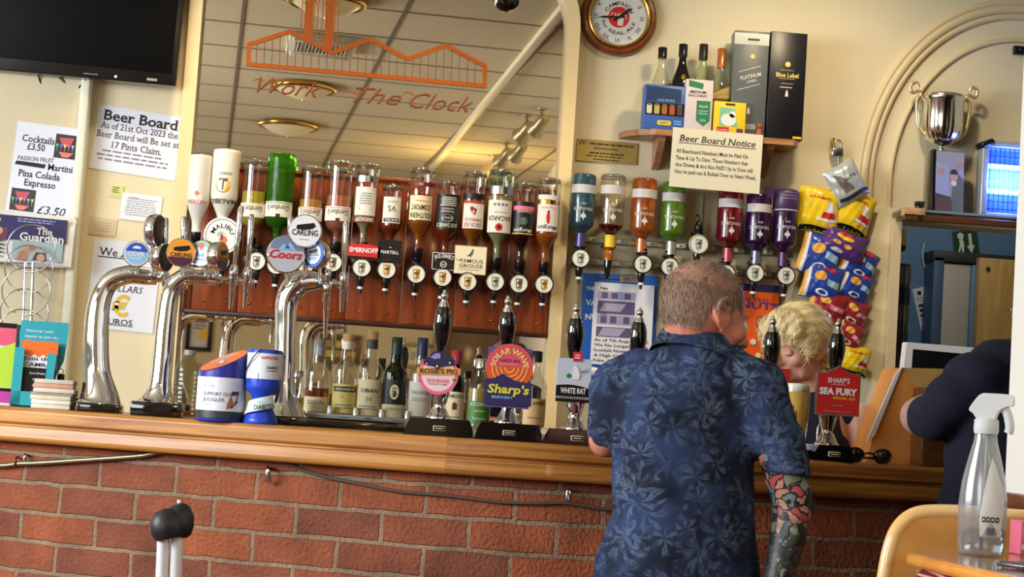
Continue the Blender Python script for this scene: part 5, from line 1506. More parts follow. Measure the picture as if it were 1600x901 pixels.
for (cx_, cz_, rr, c_) in ((.04, -.36, .016, (180, 130, 110)), (.21, -.38, .013, (190, 140, 120)), (.12, -.19, .010, (170, 124, 104))):
    mb.prism(circ(rr, 14, cx_*w, cz_*h), y-.0012, y, mat('photo_skin_%d' % c_[0], c_, .7))
mb.flat([(-.02*w, -.44*h), (.06*w, -.44*h), (.12*w, -.16*h), (.08*w, -.14*h), (-.0*w, -.30*h)], y-.0008, mat('photo_skin', (196, 150, 124), .7)); mb.flat([(.13*w, -.44*h), (.27*w, -.44*h), (.25*w, -.27*h), (.16*w, -.27*h)], y-.0008, mat('photo_hair', (70, 54, 50), .7))
mb.lines(-.30*w, -.25*h, w*.34, h*.40, 5, INK, y=y, fill=.45)
obj('front_page', mb, t, label='printed front page')
o = P(46, 500, YW-.16)
t = thing('ring_rack', 'chrome ring rack with two upright rods holding the newspaper', 'rack', o)
mb = MB()
for px in (38, 50):
    a, b = P(px+2, 410, YW-.16)-o, P(px-6, 625, YW-.16)-o
    mm = MB(); mm.tube([a, b], .0062, CHROME, 14); obj('rod', mm, t)
for (px, py, r_, yy) in ((49, 388, 37, .02), (45, 420, 37, 0), (41, 455, 37, .02), (38, 488, 37, 0), (35, 520, 37, .02)):
    c_ = P(px, py, YW-.16-yy)-o; k_ = mpp(P(px, py, YW-.16))
    pts = [c_+Vector((r_*k_*math.cos(2*PI*i/40), .006*math.sin(2*PI*i/40*2), r_*k_*math.sin(2*PI*i/40))) for i in range(40)]
    mm = MB(); mm.tube(pts, .0022, STEEL, 8, closed=True); obj('ring', mm, t)
mm = MB(); mm.box((P(32, 626, YW-.16).x-o.x, 0, P(32, 626, YW-.16).z-o.z-.01), (.10, .10, .012), DARK, .003)
obj('base', mm, t)

# ------------------------------------------------------------------ leaflet holders and beer mats on the end of the bar
o = stand(56, 634, 4.84); k = 4.84/FPX
TEAL = mat('teal_card', (40, 160, 176), .45)
t = thing('leaflet_holder', 'teal card leaflet holder with orange and black leaflet in it', 'leaflet holder', o, (R(-6), 0, R(4)))
mb = MB()
hw = 38*k; H = 136*k
mb.prism([(-hw, 0), (hw*.55, 0), (hw*.6, H*.30), (hw*.95, H*.56), (hw*1.02, H*.80), (hw*1.02, H), (-hw*.88, H), (-hw*.93, H*.85), (-hw*.88, H*.62), (-hw*1.0, H*.4)], 0, .004, TEAL)
mb.text('Discover your', WHITEP, -.1*hw, H*.885, .007, hw*1.1, y=-.001, bold=.01); mb.text('reason to join us...', WHITEP, -.0*hw, H*.82, .007, hw*1.4, y=-.001, bold=.01); mb.lines(-.2*hw, H*.75, hw*1.1, .004, 1, SKYB, y=-.001)
obj('back_card', mb, t)
mb = MB()
mb.prism([(-hw*1.0, 0), (hw*.55, 0), (hw*.56, H*.16), (-hw*.95, H*.16)], -.040, -.036, TEAL); mb.prism([(-hw*.98, 0), (-hw*.60, 0), (-hw*.60, H*.66), (-hw*.98, H*.66)], -.040, -.036, TEAL); mb.prism([(hw*.30, 0), (hw*.60, 0), (hw*.70, H*.60), (hw*.36, H*.62)], -.040, -.036, TEAL)
mb.prism([(-hw*.98, 0), (-hw*.96, 0), (-hw*.96, H*.66), (-hw*.98, H*.66)], -.036, 0, TEAL); mb.prism([(hw*.58, 0), (hw*.6, 0), (hw*.7, H*.60), (hw*.68, H*.60)], -.036, 0, TEAL)
obj('pocket', mb, t)
o1 = tag(obj('leaflet', MB(), t), None, None) if False else None
mb = MB(); lw, lh = 56*k, 96*k
mb.box((0, 0, lh/2), (lw, .006, lh), WHITE); y = -.0036
mb.rect(0, lh*.87, lw, lh*.26, y, ORANGE); mb.rect(0, lh*.28, lw, lh*.56, y, BLACK)
for i in range(4): mb.prism(circ(.007, 12, -lw*.36+lw*.24*i, lh*.73), y-.0006, y, WHITE)
mb.text('Join the', INK, -.02*lw, lh*.71, .010, lw*.8, y=y-.001, bold=.01); mb.text('CAMRA', INK, -.02*lw, lh*.61, .010, lw*.75, y=y-.001, bold=.01)
for j, s_ in enumerate(('Real Drinks', 'Events', 'Offers', 'Guides')): mb.text(s_, WHITEP, 0, lh*(.47-.10*j), .006, y=y-.001, shear=.3)
p = Matrix.Translation(o) @ Matrix.Rotation(R(4), 4, 'Z') @ Matrix.Rotation(R(-6), 4, 'X') @ Vector((-.002, -.018, .012))
tag(obj('leaflet', mb, None, p, (R(-6), 0, R(4))), 'orange, white and black leaflet standing in the teal holder', 'leaflet')
o = stand(-2, 634, 4.86); k = 4.86/FPX
t = thing('booklet', 'pink, lime and black booklet standing at the end of the bar', 'booklet', o, (R(-5), 0, R(6)))
mb = MB(); w_, h_ = 34*k, 128*k
mb.box((0, .006, h_/2), (w_, .010, h_), mat('booklet_white', (220, 220, 216), .5)); mb.box((w_/2+.004, .006, h_/2), (.010, .012, h_), DARK, .001); y = .0006
mb.rect(0, h_*.98, w_, h_*.06, y, BLACK); mb.rect(0, h_*.84, w_, h_*.22, y, mat('booklet_pink', (226, 90, 120), .5)); mb.flat([(-w_/2, h_*.22), (w_/2, h_*.22), (w_/2, h_*.78), (-w_/2, h_*.66)], y-.0004, mat('booklet_lime', (186, 220, 60), .5)); mb.rect(0, h_*.19, w_, h_*.04, y, BLACK); mb.rect(0, h_*.1, w_, h_*.14, y, mat('booklet_magenta', (200, 60, 160), .5))
obj('cover', mb, t)
o = stand(84, 639, 4.74); k = 4.74/FPX
zz = ZB
cols = [('white', (222, 216, 200)), ('white', (226, 222, 208)), ('cream', (216, 206, 186)), ('grey', (170, 160, 140)), ('cream', (220, 212, 196)), ('pink', (216, 160, 140)), ('white', (206, 200, 186))]
rr_ = random.Random(3)
nm = ['lowest', 'second from the bottom', 'third from the bottom', 'middle one, greyish,', 'third from the top', 'second from the top, pinkish,', 'topmost']
for i, (cn, c_) in enumerate(cols):
    hh_ = (7 if i != 3 else 4)*k
    m_ = mat('mat_%s_%d' % (cn, i), c_, .8, nz=(40, .06))
    mb = MB(); mb.box((0, 0, hh_/2), ((64-abs(i-3)*1.5)*k, .088, hh_*.96), m_, .002)
    tag(obj('drip_mat', mb, None, (o.x+rr_.uniform(-.003, .003), o.y+rr_.uniform(-.004, .004), zz), (0, 0, R(rr_.uniform(-5, 5)))), 'cream card beer mats, %s of the stack beside the teal holder' % nm[i], 'beer mat', 'stack of beer mats')
    zz += hh_
o = stand(92, 628, 4.90); k = 4.90/FPX
t = thing('bulldog_clip', 'small black clip standing behind the stack of beer mats', 'clip', o)
mb = MB(); mb.box((0, 0, 27*k), (11*k, .012, 54*k), BLACK, .002); obj('jaw', mb, t)
mb = MB(); mb.tube([(4*k*math.cos(2*PI*i/16), -.008, 58*k+4*k*math.sin(2*PI*i/16)) for i in range(16)], .0014, STEEL, 6, closed=True); obj('loop', mb, t)

# ------------------------------------------------------------------ clock
c_ = P(967, 27, YW-.02); k = mpp(c_)
t = thing('wall_clock', 'round wooden wall clock with brass rim and red centre on white dial', 'clock', (c_.x, YW, c_.z), (0, 0, 0))
Mx = Matrix.Rotation(PI/2, 4, 'X')
r = 61*k
mb = MB(); mb.lathe([(r*.98, 0), (r, .010), (r*.97, .026), (r*.90, .034), (r*.82, .030), (r*.78, .020), (.001, .018)], wood('clock_wood', (96, 44, 20), (140, 72, 34), .3, (6, 6, 6), .5), 64, M=Mx); obj('case', mb, t)
mb = MB(); mb.lathe([(r*.82, .028), (r*.80, .036), (r*.75, .037), (r*.73, .030), (r*.72, .021)], GOLD, 64, M=Mx, cap=False); obj('bezel', mb, t)
mb = MB(); mb.disc(r*.75, -.0205, mat('dial_white', (220, 220, 212), .5), seg=64)
rd = r*.72
for i, s_ in enumerate(('XII', 'I', 'II', 'III', 'IIII', 'V', 'VI', 'VII', 'VIII', 'IX', 'X', 'XI')):
    a = R(90-30*i); mb.text(s_, INK, rd*.83*math.cos(a), rd*.83*math.sin(a), rd*.15, y=-.0212, rot=a-PI/2 if True else 0)
mb.disc(rd*.38, -.0212, RED); mb.text('CAMRA', mat('dial_blush', (236, 210, 200), .5), 0, rd*.05, rd*.20, rd*.60, y=-.0218, bold=.02)
mb.flat([(-rd*.03, -rd*.30), (rd*.16, -rd*.30), (rd*.18, rd*.02), (-rd*.05, rd*.02)], -.0216, mat('dial_blush', (236, 210, 200), .5))
mb.text('CAMPAIGN', INK, 0, 0, rd*.14, rd*1.2, y=-.0212, bold=.012, arc=rd*.50); mb.text('for REAL ALE', INK, 0, 0, rd*.13, rd*1.5, y=-.0212, bold=.008, arc=-rd*.57)
obj('dial', mb, t, label='white dial with roman numerals and red centre')
for L_, w_, a, y in ((rd*.58, .007, 30-45*.0+8, -.024), (rd*.78, .005, 184, -.026)):
    mb = MB(); a = R(a); u = Vector((math.cos(a), 0, math.sin(a))); v = Vector((-u.z, 0, u.x))
    q = [u*(-.02)+v*w_*.5, u*(-.02)-v*w_*.5, u*L_*.7-v*w_*.7, u*L_, u*L_*.7+v*w_*.7]
    mb.prism([(p.x, p.z) for p in q], y, y+.001, BLACK); obj('hand', mb, t)
mb = MB(); mb.lathe([(rd*.82, .031), (.001, .034)], thin_glass('clock_glass', (250, 250, 250), .05), 48, M=Mx, cap=False); obj('glass', mb, t)

# ------------------------------------------------------------------ plaque and notice
def d_pl(mb, w, h, y):
    mb.text('W', INK, -.42*w, .33*h, .016, y=y); mb.lines(.06*w, .32*h, w*.8, h*.12, 1, INK, y=y); mb.lines(0, .12*h, w*.5, h*.10, 1, INK, y=y); mb.lines(0, -.1*h, w*.62, h*.12, 1, INK, y=y); mb.lines(0, -.24*h, w*.8, h*.08, 1, INK, y=y); mb.lines(0, -.38*h, w*.5, h*.10, 1, INK, y=y)
notice('brass_plaque', 'small brass plaque with fine black lettering under the clock', 'plaque', ((903, 216), (997, 224), (994, 258), (900, 250)), YW-.006, mat('plaque_brass', (190, 164, 96), .35, .55, nz=(8, .15)), d_pl, t=.005)

# ------------------------------------------------------------------ corner shelf and what stands on it
SY = YW-.15          # front line of the shelf
sl, sr = P(977, 200, SY), P(1250, 216, SY)
zs_ = (sl.z+sr.z)/2
SHW = wood('shelf_wood', (150, 100, 66), (190, 138, 98), .4, (1.5, 14, 14), .2)
t = thing('wall_shelf', 'short wooden wall shelf on two brackets holding bottles and boxes', 'shelf', ((sl.x+sr.x)/2, YW, zs_))
hw = (sr.x-sl.x)/2
mb = MB()
pts = [(-hw, -.0), (-hw+.01, -.06), (-hw+.05, -.12), (-hw+.10, -.15), (hw-.02, -.15), (hw, -.13), (hw, 0)]
mb.prism([(x, y) for x, y in pts], 0, .020, SHW, M=Matrix.Rotation(-PI/2, 4, 'X') @ Matrix.Scale(-1, 4, (0, 0, 1)) if False else Matrix(((1, 0, 0, 0), (0, 0, 1, 0), (0, -1, 0, 0), (0, 0, 0, 1))))
mb = MB(); n_ = len(pts)
vs = [(x, y, 0) for x, y in pts]+[(x, y, -.020) for x, y in pts]
mb.add(vs, [tuple(range(n_)), tuple(range(2*n_-1, n_-1, -1))]+[(i, n_+i, n_+(i+1) % n_, (i+1) % n_) for i in range(n_)], SHW); obj('board', mb, t)
for px in (1037, 1208):
    xb = P(px, 215, SY).x-(sl.x+sr.x)/2
    mb = MB(); prof = [(-.002, -.02), (-.125, -.02), (-.120, -.035), (-.04, -.105), (-.002, -.115)]
    vs = [(xb-.011, y, z) for y, z in prof]+[(xb+.011, y, z) for y, z in prof]; q = len(prof)
    mb.add(vs, [tuple(range(q)), tuple(range(2*q-1, q-1, -1))]+[(i, q+i, q+(i+1) % q, (i+1) % q) for i in range(q)], SHW); obj('bracket', mb, t)
def d_bn(mb, w, h, y):
    mb.text('Beer Board Notice', INK, 0, .33*h, .021, w*.84, y=y, serif=True, bold=.008, shear=.2); mb.rect(0, .25*h, w*.86, .0022, y, INK)
    for j, (s_, f) in enumerate((('All Beerboard Numbers Must be Paid On', .80), ('Time & Up To Date. Those Numbers that', .80), ('Are Drawn & Are Not PAID Up to Date will', .86), ('Not be paid out & Rolled Over to Next Week.', .90))):
        mb.text(s_, INK, -w*.45, (.11-.115*j)*h, .0125, w*f, y=y, serif=True, left=True, bold=.004)
notice('beer_board_notice', 'cream Beer Board Notice card hanging from the front of the shelf', 'notice', ((1051, 199), (1192, 210), (1187, 304), (1046, 290)), SY-.006, mat('notice_cream', (232, 226, 200), .55), d_bn, t=.003)

def on_shelf(px, dy): p = P(px, 208, YW-dy); return Vector((p.x, YW-dy, zs_))
def shelf_bottle(label, px, top, wpx, dy, kind, glass, liq, lev, capc, lab, caph, nr=.012):
    o = on_shelf(px, dy); zt = P(px, top, YW-dy).z; h = zt-zs_; k = mpp(P(px, top, YW-dy)); r = wpx*k/2
    t = thing('whisky_bottle', label, 'bottle', o, (0, 0, 0), 'whisky bottles on the wall shelf')
    prof = bottle_profile(kind, r, h, nr)
    if liq: make_bottle(t, prof, glass, liq, h*lev, 28, inverted=False)
    else: mb = MB(); mb.lathe([(.0006, .003)]+prof+[(.0006, h)], glass, 28, cap=False); obj('glass', mb, t)
    mb = MB(); lab(mb, r+.0008, h)
    if mb.v: obj('label', mb, t)
    mb = MB(); n0 = prof[-1][0]; mb.lathe([(n0*1.22, h*(1-caph)), (n0*1.25, h*.998), (n0, h*1.004)], capc, 20); obj('cap', mb, t)
    return t
def slant(c, c2, txt):
    def f(mb, r, h):
        mb.wrappoly([(-r*1.2, h*.34), (r*1.2, h*.44), (r*1.2, h*.58), (-r*1.2, h*.48)], r, c); mb.wrappoly([(-r*1.2, h*.475), (r*1.2, h*.575), (r*1.2, h*.59), (-r*1.2, h*.49)], r+.0005, c2)
        mb.text(txt, c2, 0, h*.46, .008, r*1.5, wrap=r+.0010, rot=R(15), bold=.01)
    return f
shelf_bottle('clear whisky bottle with black cap, first on the wall shelf', 1028, 74, 32, .085, 'slope', CLEAR, PALE, .3, BLACK, slant(LABB, GOLD, 'BLACK LABEL'), .13)
shelf_bottle('black whisky bottle with gold emblem, second on the wall shelf', 1060, 69, 35, .075, 'slope', mat('black_bottle_glass', (16, 16, 14), .08, coat=.6), None, None, BLACK, lambda mb, r, h: (mb.wrappoly(circ(.008, 14, 0, h*.62), r*.93+.001, GOLD), slant(LABB, GOLD, 'DOUBLE BLACK')(mb, r, h)), .14)
shelf_bottle('clear whisky bottle with cork and black collar behind the white and green box', 1092, 69, 34, .080, 'slope', CLEARG, PALE, .25, mat('cap_cork_black', (30, 28, 24), .4), slant(mat('label_forest', (30, 70, 40), .4), GOLD, 'GREEN LABEL'), .17)
shelf_bottle('whisky bottle with copper cap and slanted pale gold label', 1121, 76, 31, .085, 'slope', CLEAR, AMBER, .42, mat('cap_copper_foil', (196, 120, 70), .3, .6), slant(mat('label_gold', (226, 210, 130), .5), mat('label_gold_ink', (150, 120, 50), .5), 'GOLD LABEL'), .22)

def box_on(name, label, cat, px0, px1, top, dy, dp, m, draw, group=None, yaw=0, roofm=None):
    a = P(px0, 205, YW-dy); b = P(px1, 205, YW-dy); zt = P((px0+px1)/2, top, YW-dy).z; w = b.x-a.x; h = zt-zs_
    mb = MB(); mb.box((0, dp/2, h/2), (w, dp, h), m, .0015); draw(mb, w, h, -.0009)
    return tag(obj(name, mb, None, ((a.x+b.x)/2, YW-dy, zs_), (0, 0, R(yaw))), label, cat, group), w, h
def d_blue(mb, w, h, y):
    mb.flat([(-w*.46, h*.62), (w*.34, h*.62), (w*.34, h*.93), (-w*.46, h*.96)], y, mat('box_deep_blue', (34, 60, 100), .4))
    mb.text('LIQUEURS', SKYB, .0, h*.66, .007, w*.4, y=y-.001, bold=.01)
    mb.rect(-.02*w, h*.46, w*.9, h*.28, y-.0005, mat('box_window', (24, 22, 26), .3))
    cs = [(226, 220, 190), (200, 180, 90), (180, 110, 50), (190, 90, 50), (90, 70, 60)]
    for i in range(5): mb.prism([(x, z) for x, z in rrect(w*.12, h*.22, .004, 3, -w*.38+w*.175*i, h*.45)], y-.003, y-.0005, mat('mini_%d' % i, cs[i], .3)); mb.rect(-w*.38+w*.175*i, h*.55, w*.09, h*.05, y-.0036, STEEL)
    mb.prism(rrect(w*.32, h*.11, .006, 3, -.02*w, h*.15), y-.001, y, YELLOW); mb.text('GIFT', BLUE, -.02*w, h*.15, .007, w*.2, y=y-.0016, bold=.01); mb.lines(.3*w, h*.17, w*.2, h*.12, 2, SKYB, y=y)
box_on('miniatures_box', 'blue gift box with a window of miniature bottles on the wall shelf', 'box', 1004, 1072, 133, .145, .055, mat('box_blue', (64, 104, 176), .4), d_blue)
def d_med(mb, w, h, y):
    mb.flat([(-w*.4, h*.86), (w*.12, h*.82), (w*.14, h*.93), (-w*.40, h*.98)], y, GREEN)
    mb.text('MEDIUM', INK, -.05*w, h*.76, .009, w*.6, y=y, shear=.2, bold=.02); mb.text('FINO SHERRY', INK, -.05*w, h*.69, .008, w*.7, y=y, shear=.2, bold=.01)
    mb.flat([(-w*.08, h*.22), (w*.20, h*.12), (w*.42, h*.22), (w*.42, h*.60), (-w*.08, h*.60)], y, GREEN); mb.text('Apple', WHITEP, .16*w, h*.50, .009, y=y-.001, shear=.2); mb.lines(.17*w, h*.38, w*.4, h*.1, 2, SKYB, y=y-.001); mb.text('25%', WHITEP, .17*w, h*.23, .008, y=y-.001); mb.lines(.15*w, h*.05, w*.4, h*.02, 1, GREYINK, y=y)
box_on('carton', 'white carton with green arrow panel standing in front of the bottles', 'box', 1068, 1111, 124, .146, .045, mat('carton_white', (220, 206, 206), .5), d_med)
def d_yel(mb, w, h, y):
    mb.flat([(-w*.32, h*.25), (w*.25, h*.25), (w*.15, h*.80), (-w*.32, h*.82)], y, mat('box_mint', (130, 196, 160), .4)); mb.prism([(x, z) for x, z in circ(w*.2, 20, -.04*w, h*.45, 1.2)], y-.001, y, WHITEP); mb.prism(circ(w*.10, 16, .08*w, h*.62), y-.001, y, WHITEP)
    mb.rect(-.2*w, h*.14, w*.38, h*.16, y, RED); mb.text('Lucky', WHITEP, -.2*w, h*.14, .006, w*.3, y=y-.001); mb.rect(.33*w, h*.13, w*.2, h*.14, y, PURPLE); mb.rect(0, h*.92, w*.3, h*.07, y, mat('box_slot', (60, 50, 40), .5))
box_on('yellow_box', 'small bright yellow box with white picture on the wall shelf', 'box', 1114, 1164, 159, .146, .06, YELLOW, d_yel)
def d_plat(mb, w, h, y):
    mb.rect(0, h*.925, w, h*.11, y, mat('box_silver', (176, 182, 176), .3, .4)); mb.rect(.05*w, h*.92, w*.34, h*.02, y-.0008, DARK)
    mb.prism(circ(.008, 16, .05*w, h*.76), y-.001, y, LABY); mb.text('PLATINUM', LABW, .02*w, h*.575, .0125, w*.60, y=y, rot=R(16), bold=.01); mb.text('LABEL', LABW, .06*w, h*.53, .008, w*.3, y=y, rot=R(16))
    for z in (.64, .47): mb.flat([(-w*.34, h*(z-.035)), (w*.30, h*(z+.035)), (w*.30, h*(z+.040)), (-w*.34, h*(z-.030))], y, LABW)
    mb.prism([(-.004, h*.22), (.006, h*.22), (.004, h*.27), (0, h*.285), (-.003, h*.26)], y-.0005, y, LABW); mb.rect(.02*w, h*.10, w*.42, h*.05, y, mat('torn_sticker', (150, 150, 140), .6))
box_on('presentation_box', 'tall slate grey whisky presentation box with silver top band', 'box', 1140, 1194, 48, .125, .08, mat('box_slate', (92, 98, 98), .4), d_plat, yaw=-4)
def d_blk(mb, w, h, y):
    mb.prism(circ(.009, 16, .0, h*.70), y-.001, y, LABY); mb.text('Blue Label', LABY, 0, h*.60, .015, w*.62, y=y, bold=.02); mb.lines(0, h*.645, w*.4, h*.012, 1, TAN, y=y); mb.lines(0, h*.565, w*.5, h*.012, 1, TAN, y=y); mb.lines(0, h*.52, w*.35, h*.015, 1, TAN, y=y); mb.lines(0, h*.485, w*.38, h*.018, 1, LABW, y=y)
    mb.prism([(-.005, h*.40), (.006, h*.40), (.004, h*.45), (0, h*.465), (-.003, h*.44)], y-.0005, y, LABW); mb.rect(w*.35, h*.025, w*.24, h*.02, y, YELLOW)
box_on('presentation_box', 'tall black whisky presentation box with gold lettering at the shelf end', 'box', 1197, 1254, 50, .135, .095, mat('box_black', (24, 24, 30), .35), d_blk)
o = on_shelf(1186, .145); FX = mat('fox_orange', (180, 90, 50), .5); k = mpp(P(1186, 200, YW-.145))
t = thing('fox_figurine', 'tiny orange-brown fox figurine between the two tall presentation boxes', 'figurine', o)
mb = MB(); mb.lathe([(.001, 0), (.010, .001), (.011, .010), (.008, .024), (.005, .030)], FX, 16); mb.sphere((0, -.003, .035), (.007, .008, .007), FX, 14, 8); mb.tube([(0, -.009, .034), (0, -.015, .032)], [.004, .0015], FX, 8); obj('body', mb, t)
for s_ in (-1, 1): mb = MB(); mb.tube([(s_*.004, -.002, .040), (s_*.006, -.002, .049)], [.003, .0006], FX, 6); obj('ear', mb, t)

# ------------------------------------------------------------------ crisps hanging by the doorway
def bag(label, px, py, wpx, hpx, Y, roll, body, draw, yaw=0, group='crisp packets hanging by the doorway', puff=.030, top=None):
    c_ = P(px, py, Y); k = mpp(c_); w, h = wpx*k, hpx*k
    nx, nz_ = 18, 22; vs = []; fs = []
    rg = random.Random(int(px*13+py))
    ph = [rg.uniform(0, 6) for _ in range(6)]
    def surf(u, v, side):
        e = (max(0, 1-abs(2*u-1)**2.4)**.6)*(max(0, 1-abs(2*v-1)**2.6)**.62)
        wr = .0025*math.sin(9*u+ph[0]+5*v)*e+.002*math.sin(17*v+ph[1]+6*u)*e+.0016*math.sin(31*u-11*v+ph[2])*e
        pin = 1-.05*math.sin(PI*v)*abs(2*u-1)
        x = (u-.5)*w*pin; z = (v-.5)*h+.003*math.sin(7*u+ph[3])
        crimp = .0016*math.sin(u*60) if v < .06 or v > .94 else 0
        return (x, side*(e*puff*.9+wr*.9)-crimp, z)
    for side in (-1, 1):
        for i in range(nx+1):
            for j in range(nz_+1): vs.append(surf(i/nx, j/nz_, side))
    N = (nx+1)*(nz_+1)
    for i in range(nx):
        for j in range(nz_):
            a = i*(nz_+1)+j; q = (a, a+nz_+1, a+nz_+2, a+1)
            fs.append(q); fs.append(tuple(x+N for x in q[::-1]))
    mb = MB(); mb.add(vs, fs, body, True)
    def patch(poly, m, e=.0012):
        """print laid on the bulging front"""
        us = [p[0] for p in poly]; vs_ = [p[1] for p in poly]
        # fan refined by subdividing towards the centre
        cu, cv = sum(us)/len(us), sum(vs_)/len(vs_)
        ring = []
        for i in range(len(poly)):
            a, b = poly[i], poly[(i+1) % len(poly)]
            for s_ in range(6): ring.append((a[0]+(b[0]-a[0])*s_/6, a[1]+(b[1]-a[1])*s_/6))
        V = []; L_ = 5
        for q in range(L_):
            f_ = 1-q/L_
            for (u, v) in ring:
                p = surf(min(1, max(0, cu+(u-cu)*f_)), min(1, max(0, cv+(v-cv)*f_)), -1); V.append((p[0], p[1]-e, p[2]))
        p = surf(cu, cv, -1); V.append((p[0], p[1]-e, p[2]))
        n = len(ring); F = []
        for q in range(L_-1):
            for i in range(n): F.append((q*n+i, q*n+(i+1) % n, (q+1)*n+(i+1) % n, (q+1)*n+i))
        for i in range(n): F.append(((L_-1)*n+i, (L_-1)*n+(i+1) % n, L_*n))
        ar = sum(ring[i][0]*ring[(i+1) % n][1]-ring[(i+1) % n][0]*ring[i][1] for i in range(n))
        if ar < 0: F = [f[::-1] for f in F]
        mb.add(V, F, m, True)
    def write(s_, m, u, v, hh, ww):
        vv, ff, x0, x1, z0, z1 = text_geo(s_, .015, 0); V = []
        for x, z in vv:
            U = u+((x-x0)/(x1-x0)-.5)*ww; W = v+((z-z0)/(z1-z0)-.5)*hh; p = surf(U, W, -1); V.append((p[0], p[1]-.002, p[2]))
        mb.add(V, ff, m)
    draw(patch, write)
    return tag(obj('crisp_packet', mb, None, c_, (0, R(roll), R(yaw))), label, 'crisp packet', group)
BY = mat('foil_yellow', (236, 200, 30), .28, nz=(9, .06)); BB = mat('foil_blue', (40, 70, 160), .25); BR = mat('foil_red', (150, 40, 44), .25); BP = mat('foil_purple', (90, 54, 120), .25); BS = mat('foil_silver', (190, 196, 196), .3, .3)
CR = mat('crisp_gold', (230, 170, 70), .5); FW = mat('foil_white', (226, 226, 226), .35)
el = lambda u, v, a, b, n=14: [(u+a*math.cos(2*PI*i/n), v+b*math.sin(2*PI*i/n)) for i in range(n)]
def g_y(p, w):
    p([(0.0, .02), (1.0, .02), (1.0, .10), (0.0, .14)], BLACK); p([(.55, .30), (.92, .30), (.88, .46), (.60, .46)], RED); p([(.44, .25), (.98, .25), (.98, .32), (.44, .32)], FW, .0018); p([(.64, .46), (.84, .46), (.80, .70), (.68, .70)], FW)
    w('SCAMPI', RED, .48, .76, .06, .5); p(el(.72, .17, .14, .05), CR)
def g_b(p, w):
    p([(0, 0.02), (.16, 0.02), (.10, .98), (0, .98)], CR); p([(.10, .02), (.20, .02), (.16, .98), (.09, .98)], FW, .0016); p(el(.42, .62, .16, .13), CR); p(el(.55, .20, .17, .09), FW); p(el(.55, .20, .11, .05), BB, .002); p([(.62, .42), (.95, .40), (.95, .58), (.62, .60)], SKYB); p(el(.62, .86, .18, .07), RED)
    w('CHEESE', FW, .78, .50, .06, .26)
def g_r(p, w):
    p([(0, 0.02), (.16, 0.02), (.10, .98), (0, .98)], CR); p(el(.40, .64, .15, .12), CR); p(el(.5, .22, .16, .09), FW); p(el(.5, .22, .10, .05), BR, .002); p([(.55, .42), (.95, .40), (.95, .56), (.55, .58)], PINK); w('STEAK', FW, .75, .49, .07, .3)
def g_p(p, w):
    p(el(.45, .72, .20, .12), YELLOW); p(el(.45, .80, .16, .06), RED, .002); p(el(.30, .45, .10, .08), CR); p(el(.55, .42, .09, .08), CR); p(el(.35, .16, .14, .07), FW)
def g_s(p, w):
    p([(.0, .10), (1, .10), (1, .20), (0, .20)], DARK); p([(.30, .30), (.60, .30), (.40, .72), (.18, .85)], mat('foil_grey_print', (110, 100, 100), .4)); w('NUTS', INK, .62, .60, .08, .36)  # includes a darker grey patch across the silver front
bags = [
 ('silver-grey packet hanging beneath the padlock', 1322, 286, 56, 62, .10, -30, BS, g_s, 0),
 ('big yellow packet beside the purple gin bottle', 1279, 328, 66, 70, .085, 4, BY, g_y, -6),
 ('big yellow packet tilted towards the doorway pilaster', 1335, 332, 62, 66, .075, 16, BY, g_y, 8),
 ('purple packet under the yellow packets', 1319, 382, 74, 42, .10, 16, BP, g_p, 0),
 ('upper blue packet beside the gin measures', 1281, 398, 66, 66, .085, 14, BB, g_b, -8),
 ('upper blue packet tilted towards the doorway pilaster', 1341, 412, 62, 50, .07, 22, BB, g_b, 8),
 ('lower blue packet above the barmaid', 1284, 440, 62, 58, .09, 12, BB, g_b, -8),
 ('lower blue packet tilted towards the doorway pilaster', 1334, 446, 60, 50, .07, 24, BB, g_b, 8),
 ('upper red packet just above the blonde hair', 1292, 478, 62, 50, .085, 14, BR, g_r, -6),
 ('upper red packet above the red shield pump', 1331, 488, 56, 46, .07, 24, BR, g_r, 8),
 ('lower red packet behind the red shield pump handle', 1325, 524, 50, 46, .08, 30, BR, g_r, 4),
 ('lowest yellow packet behind the red shield clip', 1334, 562, 52, 46, .08, 14, BY, g_y, 6),
 ('lowest yellow packet behind the barmaid', 1284, 556, 46, 44, .08, 4, BY, g_y, -4),
]
for lab, px, py, w_, h_, dy, rl, m_, g_, yw in bags: bag(lab, px, py, w_, h_, YW-dy, rl, m_, g_, yw)
cs = P(1310, 400, YW-.02); ct, cb = P(1308, 300, YW-.02), P(1305, 600, YW-.02)
mb = MB(); mb.box((0, .004, 0), (.05, .004, ct.z-cb.z), mat('strip_card', (214, 200, 160), .6)); tag(obj('hanging_card_strip', mb, None, ((ct.x+cb.x)/2, YW-.02, (ct.z+cb.z)/2)), 'pale card strip on the wall from which the crisp packets hang', 'card strip')
c_ = P(1308, 238, YW-.03)
t = thing('padlock', 'small steel padlock on a hasp above the silver-grey packet', 'padlock', c_, (0, 0, 0))
mb = MB(); mb.box((0, 0, 0), (.040, .018, .030), STEEL, .004); obj('body', mb, t)
mb = MB(); mb.tube([(-.012, 0, .012), (-.013, 0, .03), (-.006, 0, .042), (.006, 0, .042), (.013, 0, .03), (.012, 0, .012)], .0035, STEEL, 10); obj('shackle', mb, t)
mb = MB(); mb.box((-.012, .018, .02), (.016, .012, .06), BRASS, .002); mb.tube([(0.004, -.004, -.014), (.006, -.006, -.04)], .004, STEEL, 8); obj('hasp', mb, t)

